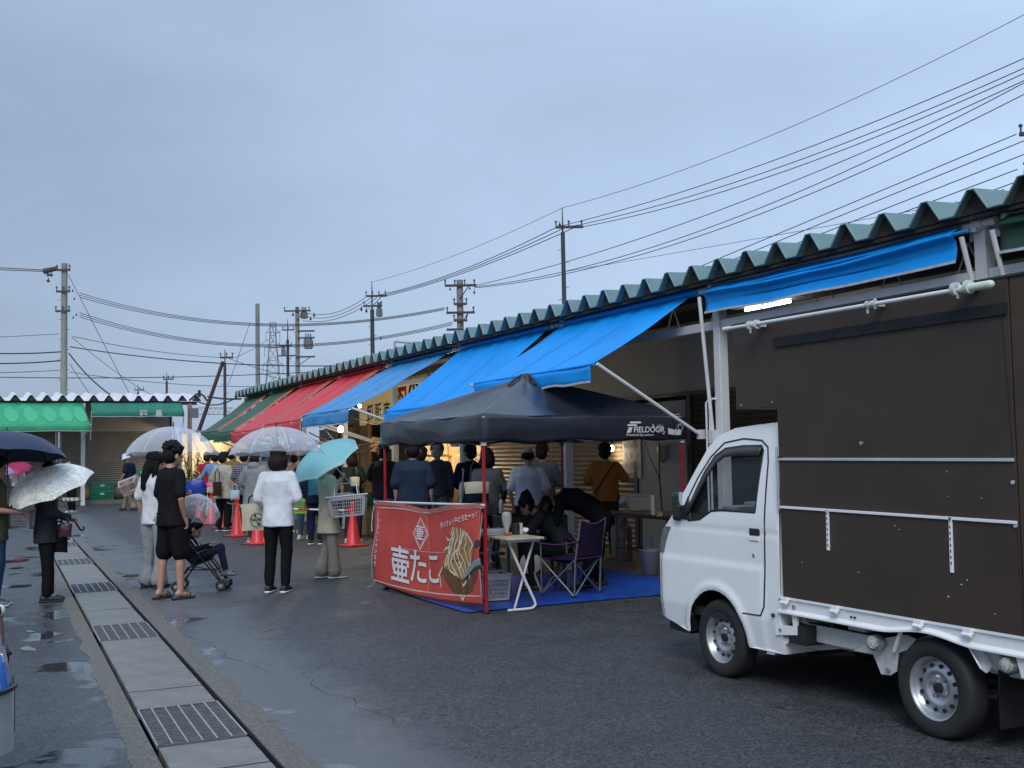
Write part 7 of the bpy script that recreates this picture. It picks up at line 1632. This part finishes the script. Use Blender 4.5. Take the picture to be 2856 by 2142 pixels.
# ================================================================== THE STALL
tarp = mat('blue_tarpaulin', (.012, .075, .42), .35, var=.2, vscale=5, bump=.5, bscale=6, dirt=.12)
g = MB(); poly = [(4.40,10.30),(5.1,10.33),(5.8,10.36),(6.6,10.36),(7.42,10.30),(7.50,11.2),(7.45,12.0),(7.42,12.82),(6.9,12.90),(5.6,12.97),(4.45,12.8),(4.38,11.5)]
g.panel(poly, [], lambda a, b: (a, b, (.008 if a < 6.98 else .043)+.006*(1+noise.noise((a*2.5, b*2.5, 0)))+.004*noise.noise((a*7, b*7, 3))), .09)
o = g.build('ground_tarp', tarp, smooth='all', off=V((5.9,11.6,0))); o.location = (5.9,11.6,0); tag(o, 'creased blue plastic tarpaulin spread under the black tent', 'tarpaulin')
def ftable(label, x0, x1, y0, y1, z, topm, legm, rad_=.013):
    c = V(((x0+x1)/2, (y0+y1)/2, 0)); r_ = thing('folding_table', label, 'table', c, 0, None)
    g = MB(); g.box((x0, y0, z-.022), (x1, y1, z)); g.build('table_top', topm, r_, off=c, bevel=.006)
    for e, y_ in ((1, y0+.12), (-1, y1-.12)):
        g = MB(); xa, xb = x0+.04, x1-.05; g.tube([(xa, y_, z-.03), (xa+.02, y_, .30), (xb-.02, y_+e*.03, .05), (xb-.05, y_+e*.03, .02), (xa+.05, y_+e*.03, .02)], rad_, n=8) if False else None
        g.tube([(xb-.30, y_, z-.03), (xb-.16, y_, .40), (xb-.02, y_-.01, .10), (xb-.01, y_-.015, .055), (xb-.04, y_-.02, .03), (xb-.08, y_-.02, .022), (xa, y_-.02, .022)], rad_, n=8); leg = g.build('leg', legm, r_, off=c, smooth=True)
        g = MB(); g.tube([(xb-.05, y_+.02*e, z-.03), (xb-.005, y_+.02*e, z-.06), (xb-.06, y_+.04*e, .50), (xb-.19, y_+.10*e, .02)], rad_*.9, n=8); g.build('leg', legm, r_, off=c, smooth=True)
    g = MB(); g.box((x0+.03, y0+.04, z-.045), (x1-.03, y0+.06, z-.023)); g.box((x0+.03, y1-.06, z-.045), (x1-.03, y1-.04, z-.023)); g.build('apron', legm, r_, off=c); return r_
p = gr(1518, 1497, .74)
ftable('folding table with cream top and white tube legs behind the banner', 4.74, p.x, p.y-.0, p.y+1.25, .74, mat('worn_cream_top', (.42,.39,.29), .45, var=.2, dirt=.4), mat('leg_white', (.62,.63,.65), .35), .014)
ty = p.y; TZ = .74
def item(name, label, cat, c, build, group=None, rz=0):
    r_ = thing(name, label, cat, c, rz, group); build(r_); return r_
def bottle(r_):
    g = MB(); g.lathe([(.0,.03),(.018,.03),(.022,.06),(.045,.13),(.050,.17),(.048,.225),(.03,.245),(0,.248)], (0,0,0), 'Z', 20); g.build('bottle_body', glassmat('clear_squeeze', (.5,.5,.48), .55, .15), r_, smooth=True)
    g = MB(); g.lathe([(0,.032),(.016,.032),(.020,.06),(.042,.128),(.042,.14),(0,.14)], (0,0,0), 'Z', 20); g.build('mayonnaise', mat('mayonnaise', (.62,.52,.30), .4), r_, smooth=True)
    g = MB(); g.cyl((0,0,0), (0,0,.032), .024, n=18); g.build('cap', mat('red_cap', (.6,.03,.02), .4), r_, smooth=True)
def at_t(x, y): q = gr(x, y, TZ); return V((q.x, q.y, TZ+.001))
item('squeeze_bottle', 'upside down clear mayonnaise bottle with red cap', 'bottle', at_t(1414, 1495), bottle)
item('black_cup', 'black cylindrical container on the table next to the bottle', 'container', at_t(1439, 1491), lambda r_: MB().cyl((0,0,0), (0,0,.115), .040, n=20).build('cup', trim, r_, bevel=.004))
def can(r_): MB().cyl((0,0,0), (0,0,.115), .026, n=18).build('can', mat('patterned_can', (.45,.42,.32), .4, var=.8, vscale=45), r_, bevel=.003)
item('patterned_can', 'small pale can with dark pattern beside the black container', 'can', at_t(1452, 1490), can)
def crump(r_):
    g = MB(); g.ball((0,0,.03), (.05,.04,.03), 14, 9); 
    for i in range(len(g.v)): g.v[i] += V((noise.noise(g.v[i]*40), noise.noise(g.v[i]*43+V((5,0,0))), abs(noise.noise(g.v[i]*37))))*.02
    g.build('paper', mat('white_paper', (.65,.66,.68), .7, var=.2, vscale=40), r_)
item('crumpled_paper', 'crumpled white and black wrapper at the table corner', 'paper', at_t(1463, 1489), crump)
def pack(r_):
    g = MB(); g.cbox((0,0,.035), (.26,.17,.06)); g.build('tray_pack', glassmat('film_pack', (.4,.44,.46), .3, .15), r_, bevel=.02); g = MB(); g.cbox((0,0,.014), (.25,.16,.02)); g.build('base', mat('foam_white', (.5,.52,.52), .7), r_, bevel=.004)
item('film_wrapped_pack', 'transparent film wrapped packs lying left of the bottle', 'package', at_t(1376, 1492), pack, rz=.2)
def stool(r_, h=.45, m=trim, r0=.16):
    g = MB(); g.cyl((0,0,h-.03), (0,0,h), r0, n=20); g.build('seat', m, r_, bevel=.008)
    for k in range(4): a = k*math.pi/2+.6; g = MB(); g.cyl((r0*.6*math.cos(a), r0*.6*math.sin(a), h-.03), (r0*1.1*math.cos(a), r0*1.1*math.sin(a), 0.012), .011, n=6); g.build('leg', m, r_, smooth=True)
q = ST_('hip'); item('low_stool', 'low black stool under the seated cook', 'stool', V((q.x, q.y, .01)), lambda r_: stool(r_, .42))
item('black_stool', 'black folding stool below the table behind the banner edge', 'stool', V((5.35, 11.75, .01)), lambda r_: stool(r_, .44))
def board(r_):
    g = MB(); g.lathe([(0,-.006),(.12,-.006),(.125,0),(.12,.006),(0,.006)], (0,0,.32), 'Y', 28); g.build('disc', mat('pale_disc', (.33,.29,.27), .7, var=.08), r_, smooth='all'); g = MB(); g.cyl((.03,0,.22), (.11,0,0), .014, n=6); g.build('handle', mat('pale_wood', (.35,.27,.18), .6), r_)
item('round_paddle', 'round pale paddle leaning behind the white table leg', 'paddle', gr(1482, 1650, .01)+V((0,0,0)), board, rz=rad(BK))
# griddle
def griddle(r_):
    g = MB(); g.box((-.38,-.26,.62), (.38,.26,.86)); g.build('griddle_body', mat('griddle_steel', (.03,.028,.026), .35, .6, var=.4, vscale=14, dirt=.3), r_, bevel=.01)
    g = MB()
    for i in range(9):
        for j in range(6): g.lathe([(.030,.874),(.026,.868),(0,.862)], (-.32+.08*i, -.2+.08*j, 0), 'Z', 10)
    g.box((-.37,-.25,.861), (.37,.25,.864)); g.build('mould_plate', mat('iron_plate', (.02,.02,.02), .3, .7), r_, smooth=True)
    for sx in (-1, 1):
        for sy in (-1, 1): g = MB(); g.cbox((sx*.34, sy*.22, .315), (.03,.03,.61)); g.build('leg', trim, r_)
    for k in range(3): g = MB(); g.cyl((-.24+.24*k, -.262, .68), (-.24+.24*k, -.29, .68), .02, n=12); g.build('gas_knob', rimm, r_)
gd = item('takoyaki_griddle', 'dark takoyaki griddle on legs in front of the cook', 'griddle', spot(1474, 13.1), griddle, rz=rad(-8))
# camp chair
def campchair(r_):
    tubem = mat('grey_chair_tube', (.22,.22,.23), .35, .6); fabm = cloth('purple_black_fabric', (.022,.014,.038)); pip = mat('purple_piping', (.13,.035,.12), .7)
    w, d_ = .245, .22
    for a, b in (((-w,-d_,.015), (w,-d_,.40)), ((w,-d_,.015), (-w,-d_,.40)), ((-w,d_,.015), (w,d_,.40)), ((w,d_,.015), (-w,d_,.40)), ((-w,-d_,.015), (-w,d_,.40)), ((-w,d_,.015), (-w,-d_,.40)), ((w,-d_,.015), (w,d_,.40)), ((w,d_,.015), (w,-d_,.40))):
        g = MB(); g.cyl(a, b, .009, n=7); g.build('cross_tube', tubem, r_, smooth=True)
    for sx in (-1, 1):
        g = MB(); g.tube([(sx*w, -d_, .03), (sx*w*1.0, -d_-.02, .40), (sx*w*.98, -d_-.10, .84)], .010, n=8); g.build('back_post', tubem, r_, smooth=True)
        g = MB(); g.cyl((sx*w, d_, .03), (sx*w, d_, .58), .009, n=8); g.build('front_post', tubem, r_, smooth=True)
        g = MB(); g.grid(lambda u, v: (sx*w+(u-.5)*.05, d_+.03-(2*d_+.11)*v, .585-.03*math.sin(math.pi*v)+.03*v), 3, 10); g.build('armrest', fabm, r_, smooth='all', solid=.008)
        g = MB(); g.tube([(sx*w+.028*sx, d_+.03-(2*d_+.11)*v/8, .585-.03*math.sin(math.pi*v/8)+.03*v/8) for v in range(9)], .005, n=5); g.build('piping', pip, r_, smooth=True)
        for sy in (-1, 1): g = MB(); g.cyl((sx*w, sy*d_, 0), (sx*w, sy*d_, .03), .017, n=10); g.build('foot', trim, r_)
    bf = lambda u, v: ((u-.5)*2*w*.98, -d_-.03-.07*v-.02*math.sin(math.pi*u)*(1-v*.3), .42+.42*v-.05*math.sin(math.pi*u)*(v > .5)*(v-.5)*2)
    g = MB(); g.grid(bf, 14, 12); bo_ = g.build('backrest', fabm, r_, smooth='all', solid=.006)
    g = MB(); g.tube([bf(i/14, 1) for i in range(15)], .007, n=5); g.tube([bf(i/14, 0) for i in range(15)], .006, n=5); g.build('piping', pip, bo_, smooth=True)
    g = MB(); g.grid(lambda u, v: ((u-.5)*2*w, -d_+2*d_*v, .41-.07*math.sin(math.pi*u)*math.sin(math.pi*v)), 12, 12); g.build('seat', fabm, r_, smooth='all', solid=.006)
item('camp_chair', 'dark purple folding camp chair seen from behind on the blue tarp', 'chair', V((5.93, 10.92, .012)), campchair, rz=rad(26))
# long back table and what stands on it
c = V((8.1, 12.55, 0)); lt = thing('long_table', 'long brown topped folding table with grey legs right of the cooks', 'table', c); o_ = c
g = MB(); g.box((7.85, 11.75, .735), (8.35, 13.35, .765)); g.build('table_top', mat('brown_table_top', (.16,.085,.045), .3, var=.2, aniso=(8,1,1)), lt, off=o_, bevel=.004)
g = MB(); g.box((7.852, 11.76, .70), (8.348, 13.34, .733)); g.build('edge', trim, lt, off=o_)
for x_ in (7.9, 8.3):
    for y_ in (11.95, 13.2): g = MB(); g.cyl((x_, y_, .04), (x_, y_, .70), .014, n=8); g.build('leg', mat('leg_grey', (.10,.10,.105), .4, .5), lt, off=o_, smooth=True)
for y_ in (11.95, 13.2): g = MB(); g.cyl((7.9, y_, .25), (8.3, y_, .25), .009, n=6); g.build('stretcher', MATS['leg_grey'], lt, off=o_)
LZ = .766
def at_l(x, y): q = gr(x, y, LZ); return V((q.x, q.y, LZ))
def tub(r_):
    g = MB(); a, b, h = .46, .34, .20; k = .86
    g.add([(-a/2*k,-b/2*k,0),(a/2*k,-b/2*k,0),(a/2*k,b/2*k,0),(-a/2*k,b/2*k,0),(-a/2,-b/2,h),(a/2,-b/2,h),(a/2,b/2,h),(-a/2,b/2,h)], [(0,3,2,1),(0,1,5,4),(1,2,6,5),(2,3,7,6),(3,0,4,7)]); g.build('tub_body', glassmat('cloudy_plastic', (.62,.60,.52), .3, .2), r_, bevel=.02)
    g = MB(); g.box((-a/2*.84,-b/2*.84,.006), (a/2*.84,b/2*.84,.085)); g.build('batter', mat('batter', (.50,.38,.19), .5, var=.1), r_, bevel=.02)
    g = MB(); g.box((-a/2-.015,-b/2-.015,h), (a/2+.015,b/2+.015,h+.022)); g.build('lid', glassmat('cloudy_lid', (.6,.58,.5), .35, .2), r_, bevel=.008)
    g = MB(); g.tube([(-.06,-b/2-.01,.13),(-.06,-b/2-.03,.12),(-.06,-b/2-.03,.06),(-.06,-b/2+.01,.05)], .005, n=5); g.build('clasp', rimm, r_)
item('storage_tub', 'large translucent tub half full of yellow batter on the long table', 'tub', at_l(1772, 1424)+V((.06,0,.0)), tub, rz=rad(62))
item('paper_roll', 'upright white paper roll in front of the tub', 'roll', at_l(1821, 1436), lambda r_: MB().cyl((0,0,0), (0,0,.25), .026, n=16).build('roll', mat('paper_white', (.62,.62,.58), .7), r_, smooth=True))
item('small_box', 'small yellow and white box at the end of the long table', 'box', at_l(1838, 1440), lambda r_: MB().cbox((0,0,.03), (.07,.05,.06)).build('carton', mat('yellow_white_carton', (.5,.42,.2), .6, var=.6, vscale=30), r_, bevel=.002))
item('bag_pile', 'pile of clear and black plastic bags left of the tub', 'bags', at_l(1745, 1420)+V((.15,.15,0)), lambda r_: crump2(r_) if False else [setattr(r_, 'scale', (3.2, 3.2, 3.0)), crump(r_)])
def gas(r_):
    g = MB(); g.lathe([(0,.0),(.14,.0),(.15,.03),(.15,.42),(.13,.48),(.07,.52),(0,.53)], (0,0,0), 'Z', 26); gb = g.build('cylinder_body', mat('gas_grey', (.20,.20,.195), .5, var=.15, dirt=.3), r_, smooth=True)
    g = MB(); g.lathe([(.085,.50),(.09,.60),(.085,.60),(.08,.51)], (0,0,0), 'Z', 20); g.build('collar', MATS['gas_grey'], r_, smooth='all')
    g = MB(); g.cyl((0,0,.52), (0,0,.58), .02, n=10); g.cyl((-.03,0,.57), (.03,0,.57), .015, n=8); g.build('valve', mat('brass', (.4,.28,.08), .4, .8), r_)
    R_ = .1515
    text('LPガス', 'lettering', mat('gas_red', (.35,.03,.03), .6), gb, lambda x, y, z: (R_*math.sin(x/R_), -R_*math.cos(x/R_), .30+y), .075, cuts=1, bold=.0015)
item('gas_cylinder', 'grey gas cylinder with red letters under the long table', 'gas cylinder', gr(1735, 1562, .04), gas, rz=rad(BK+4))
g = MB(); a = gr(1735, 1562, .04)+V((0,0,.57)); b = spot(1500, 13.1)+V((.2,0,.7)); g.tube([a, a+V((-.1,-.35,-.1)), a+V((-.3,-.6,-.45)), V((7.3,12.7,.15)), V((6.9,12.7,.4)), b+V((.2,0,-.2)), b], .010, n=8)
ho = g.build('gas_hose', mat('orange_hose', (.35,.08,.03), .5), smooth='all', off=a); ho.location = a; tag(ho, 'orange gas hose looping from the cylinder to the griddle', 'hose')
def bucket(r_):
    g = MB(); g.lathe([(0,.006),(.095,.006),(.125,.30),(.132,.305),(.132,.32),(.122,.32),(.118,.30)], (0,0,0), 'Z', 24); g.build('bucket_body', glassmat('clear_bucket', (.35,.36,.42), .4, .2), r_, smooth='all')
    g = MB(); g.cyl((.02,0,.1), (.05,.02,.48), .014, n=8); g.build('blue_tool', mat('blue_plastic', (.03,.15,.35), .4), r_, smooth=True)
    g = MB(); g.cyl((-.03,.02,.1), (-.12,.03,.38), .012, n=8); g.build('black_tool', trim, r_); g = MB(); g.ball((.03,-.02,.27), (.08,.08,.05), 12, 8); g.build('cloth', mat('rag', (.45,.44,.42), .9, var=.3), r_, smooth=True)
item('utensil_bucket', 'clear bucket with blue and black utensils beside the truck nose', 'bucket', gr(1815, 1604, .04), bucket)
# poster, wall lamp cover, cables
def poster(r_):
    g = MB(); g.box((-.27, -.004, -.36), (.27, 0, .36)); g.build('paper', mat('poster_paper', (.42,.41,.43), .6, var=.1), r_)
    for i, (tx, z_, s_) in enumerate((('営業案内', .26, .11), ('毎月 市の日', .13, .08), ('大 中 小', -.02, .12), ('八 百 円', -.18, .12), ('定休日 水', -.31, .06))):
        text(tx, 'lettering', mat('poster_ink', (.04,.03,.07), .6), r_, lambda x, y, z, z_=z_: (x, -.007, z_+y), s_)
pp = on(1762, 1268, 0, XW-.045); item('poster', 'white paper poster with dark characters taped on the brown shutter', 'poster', pp, poster, rz=rad(-90))
wp = on(1857, 1262, 0, XW-.04)
def wl(r_): 
    g = MB(); g.box((-.10,-.12,.10), (.10,0,.15)); g.build('cap', mat('cream_plastic', (.42,.38,.28), .5), r_, bevel=.01); g = MB(); g.lathe([(.085,.10),(.08,0),(.06,-.10),(.02,-.15),(0,-.155)], (0,-.05,0), 'Z', 18); g.build('shade', mat('grey_green_shade', (.22,.23,.19), .4), r_, smooth=True)
item('wall_lamp', 'unlit wall lamp with cream cap on the white wall panel', 'lamp', wp, wl, rz=rad(-90))
for k, (pts, lb_) in enumerate(((((1800,1235),(1812,1275),(1838,1330),(1843,1370),(1846,1420)), 'black cable curving down the white wall, left one'), (((1838,1235),(1839,1300),(1842,1380),(1848,1425)), 'black cable hanging straight down the white wall, right one'))):
    P3 = [on(x, y, 0, 8.9-.2*i) for i, (x, y) in enumerate(pts)]; g = MB(); g.tube(P3, .009, n=6); o = g.build('hanging_cable', black, off=P3[0], smooth='all'); o.location = P3[0]; tag(o, lb_, 'cable', 'hanging power cables')
# cords strung under the awnings near the bulb
for k, (a, b, s_, lb_) in enumerate(((dp(862, 1206, 19.8), dp(1045, 1235, 20), .12, 'upper cord strung from the bulb to the cardboard sign'), (dp(905, 1195, 19.8), dp(1045, 1243, 20), .25, 'sagging cord strung below the bulb'), (dp(1045, 1230, 20), dp(1090, 1212, 13.2), .05, 'cord from the cardboard sign to the tent corner'), (dp(962, 1155, 21), dp(1060, 1185, 18), .02, 'dark stay under the gap between blue awnings'))):
    o = cable(a, b, s_, .012, lb_); o.name = 'strung_cord'; o['category'] = 'cord'; o['group'] = 'cords strung under the awnings'
cbs = thing('cardboard_sign', 'small brown cardboard sheet hanging from the cords by the yellow curtain', 'cardboard', dp(1048, 1240, 20), rad(BK)); g = MB(); g.cbox((0,0,0), (.17,.02,.26), Matrix.Rotation(.12, 3, 'Y')); g.build('sheet', mat('cardboard', (.20,.11,.05), .8, var=.15), cbs)

# crates and goods
def crate(label, c, rz, m, sz=(.6,.4,.3), group=None, name='plastic_crate'):
    r_ = thing(name, label, 'crate', c, rz, group); a, b, h = sz; g = MB()
    for (p, q) in (((-a/2,-b/2),(a/2,-b/2)), ((a/2,-b/2),(a/2,b/2)), ((a/2,b/2),(-a/2,b/2)), ((-a/2,b/2),(-a/2,-b/2))):
        p = V((*p, 0)); q = V((*q, 0)); d = (q-p); nn_ = 9
        for j in range(5): z0 = h*j/5+.005; g.add([p+V((0,0,z0)), q+V((0,0,z0)), q+V((0,0,z0+h*.11)), p+V((0,0,z0+h*.11))], [(0,1,2,3)])
        for i in range(nn_+1): s0 = p+d*(i/nn_)*.985; s1 = s0+d*.018; g.add([s0, s1, s1+V((0,0,h)), s0+V((0,0,h))], [(0,1,2,3)])
    g.add([(-a/2,-b/2,.01),(a/2,-b/2,.01),(a/2,b/2,.01),(-a/2,b/2,.01)], [(0,1,2,3)]); g.build('crate_body', m, r_, solid=.008)
    g = MB(); g.cbox((0, -b/2-.012, h*.72), (.14, .006, .06)); g.build('label_plate', white, r_); g = MB()
    for (p, q) in (((-a/2,-b/2,h),(a/2,-b/2,h)), ((a/2,-b/2,h),(a/2,b/2,h)), ((a/2,b/2,h),(-a/2,b/2,h)), ((-a/2,b/2,h),(-a/2,-b/2,h))): g.cyl(p, q, .016, n=5)
    g.build('rim', m, r_); return r_
cgr = mat('green_crate', (.01,.24,.13), .45, var=.1); cp = V((on(283, 1392, 1, 42.9).x, 42.9, .15))
crate('green plastic crate at the bottom of the far stack by the shutter', cp, 0, cgr, (.80,.5,.30)); crate('green plastic crate on top of the far stack by the shutter', cp+V((0,0,.302)), .03, cgr, (.80,.5,.30))
crate('green crate behind the head of the long haired woman', V((on(395, 1330, 1, 42.9).x, 42.9, .9)), 0, cgr, (.6,.4,.3)); 
tb2 = thing('display_stand', 'dark stand holding a green crate by the far wall', 'stand', (on(395, 1330, 1, 42.9).x, 42.9, .15)); g = MB(); g.box((-.35,-.25,0), (.35,.25,.04)); g.box((-.35,-.25,.70), (.35,.25,.745)); g.build('shelf', trim, tb2); 
for sx in (-.3,.3):
    for sy in (-.2,.2): g = MB(); g.cbox((sx,sy,.37), (.04,.04,.66)); g.build('leg', trim, tb2)
def sack(r_, m=None):
    g = MB(); g.ball((0,0,.25), (.28,.22,.26), 18, 12)
    for i in range(len(g.v)): g.v[i] += g.v[i].normalized()*.03*noise.noise(g.v[i]*6)
    g.ball((0,0,.50), (.08,.08,.06), 10, 7); g.build('sack_body', m, r_, smooth=True)
item('sack', 'ochre sack standing left of the green crates', 'sack', V((on(241, 1385, 1, 42.9).x, 42.9, .15)), lambda r_: sack(r_, mat('ochre_sack', (.26,.17,.05), .8, var=.3)))
item('sack', 'brown slumped sack right of the green crates', 'sack', V((on(327, 1385, 1, 42.9).x, 42.9, .15)), lambda r_: sack(r_, mat('brown_sack', (.12,.09,.05), .8, var=.3)))
def plant(label, c, h, r0, n, seed):
    r_ = thing('potted_plant', label, 'plant', c); rg = random.Random(seed); g = MB(); lf_ = MB()
    MB().lathe([(0,0),(.14,0),(.18,.26),(.16,.26),(0,.22)], (0,0,0), 'Z', 18).build('pot', mat('dark_pot', (.05,.035,.03), .7), r_, smooth='all')
    for i in range(n):
        a = rg.uniform(0, 6.28); sp_ = rg.uniform(.1, 1)*r0; top_ = V((sp_*math.cos(a), sp_*math.sin(a), h*rg.uniform(.45, 1))); b_ = V((.05*math.cos(a), .05*math.sin(a), .22)); mid = (top_+b_)*.5+V((0,0,.1)); pts = [b_, mid, top_]; g.tube(pts, .007, n=4)
        for k in range(16):
            t = rg.uniform(.25, 1.05); q = b_*(1-t)**2+mid*2*t*(1-t)+top_*t*t if t <= 1 else top_; d = V((rg.gauss(0,1), rg.gauss(0,1), rg.gauss(-.1,.7))).normalized(); L_ = rg.uniform(.07,.14); w_ = d.cross(V((0,0,1))).normalized()*L_*.26
            up_ = V((0,0,.012)); lf_.add([q, q+d*L_*.5+w_+up_, q+d*L_, q+d*L_*.5-w_+up_], [(0,1,2,3)])
    g.build('stems', mat('plant_stem', (.06,.07,.03), .8), r_, smooth=True); lf_.build('leaves', mat('plant_leaf', (.045,.085,.03), .55, var=.45, vscale=9), r_, fix=False); return r_
plant('bushy green plant in a pot left of the queue, below the clear umbrella', spot(545, 30), 1.75, .55, 46, 4)
plant('lower leafy plant behind the bushy plant', spot(528, 31), 1.1, .4, 26, 9)
gcr = mat('dark_green_crate', (.008,.10,.06), .5, var=.1); p = spot(1036, 22.5)
card = mat('cardboard_tan', (.30,.20,.10), .8, var=.12)
def carton(label, c, sz, rz=0, group='cartons by the yellow curtain'):
    r_ = thing('cardboard_box', label, 'box', c, rz, group); g = MB(); g.box((-sz[0]/2,-sz[1]/2,0), (sz[0]/2,sz[1]/2,sz[2])); g.build('carton', card, r_, bevel=.006); g = MB(); g.box((-.03,-sz[1]/2-.001,.001), (.03,sz[1]/2+.001,sz[2]+.002)); g.build('tape', mat('packing_tape', (.33,.25,.14), .35), r_)
carton('cardboard box at the bottom of the pile by the yellow curtain', p, (.5,.4,.30), .2); carton('cardboard box second in the pile by the yellow curtain', p+V((.02,0,.302)), (.48,.38,.28), .1)
crate('dark green crate on top of the cardboard pile by the black tee man', p+V((0,0,.584)), .15, gcr, (.62,.42,.26))
for i, (x, dd, lb_) in enumerate(((1200, 22.9, 'yellow box display'), (1262, 22.6, 'tall wooden crate'))): pass
# goods on the shop counter seen between heads
gd_ = [(20.9, .16, (.45,.10,.03)), (21.3, .12, (.5,.35,.1)), (21.7, .2, (.12,.25,.06)), (22.2, .14, (.5,.4,.3)), (22.7, .18, (.4,.12,.05)), (23.3, .15, (.1,.2,.3))]
for i, (y_, h_, c_) in enumerate(gd_):
    r_ = thing('goods_box', 'small %s box on the shop counter in the lit shop' % ('red', 'yellow', 'green', 'cream', 'brick red', 'blue')[i], 'box', (XW-.13, y_, .981), .1*i, 'goods on the shop counter'); MB().cbox((0,0,h_/2), (.14,.2,h_)).build('carton', mat('goods_%d' % i if False else 'goods_'+('red','yellow','green','cream','brick','blue')[i], c_, .6, var=.3, vscale=20), r_, bevel=.004)
for i, (y_, z_, c_, tx) in enumerate(((20.9,2.0,(.6,.55,.4),'特価'),(21.5,2.1,(.6,.15,.04),'300円'),(22.1,1.95,(.65,.62,.55),'牛肉'),(22.7,2.1,(.6,.5,.1),'豚肉'),(23.3,2.0,(.65,.6,.5),'500円'),(23.8,2.12,(.55,.12,.05),'鶏肉'))):
    r_ = thing('price_card', ('cream','orange','white','yellow','off white','brick red')[i]+' price card hanging at the lit shop, number %d from the tent' % (i+1), 'price card', (XW-.18, y_, z_), 0, 'price cards at the lit shop')
    MB().cbox((0,0,0), (.008,.34,.24)).build('card', mat('card_%s' % ('cream','orange','white','yellow','off_white','brick')[i], c_, .7, var=.08), r_); text(tx, 'lettering', blkp, r_, lambda a, b, c: (-.006, -a, b), .13, bold=.003)
    g = MB(); g.cyl((0,-.12,.12), (0,-.12,.5), .003, n=4); g.cyl((0,.12,.12), (0,.12,.5), .003, n=4); g.build('string', black, r_)
foam = mat('foam_box_white', (.6,.62,.62), .75, var=.06)
for i, (x_, y_, n_) in enumerate(((7.9, 21.2, 3), (7.8, 25.2, 2), (8.0, 18.4, 2))):
    for k in range(n_):
        r_ = thing('foam_box', 'white foam fish box, %s of the stack %s' % (('bottom one','second one','top one')[k], ('by the lit shop','near the yellow curtain','by the brown shutter behind the tent')[i]), 'box', (x_+.01*k, y_, .036+.272*k), .05*k-.04*i, 'foam boxes in front of the shops')
        MB().box((-.2,-.3,0), (.2,.3,.22)).build('box_body', foam, r_, bevel=.015); MB().box((-.205,-.305,.222), (.205,.305,.268)).build('lid', foam, r_, bevel=.012)
# overhead lamps of the shop interior
for y_ in (21.2, 23.0):
    t_ = thing('shop_lamp', 'white lamp hanging inside the lit shop, %s' % ('nearer one' if y_ < 22 else 'farther one'), 'lamp', (10.2, y_, 2.55)); MB().cyl((0,-.4,0), (0,.4,0), .03, n=8).build('tube', MATS['fluoro_glow'], t_, smooth=True)
    g = MB(); g.cyl((0,0,.03), (0,0,.9), .008, n=5); g.build('cord', black, t_)
lamp_light('shop_light', (10.0, 22.2, 2.4), 110, (1, .80, .52), .3)
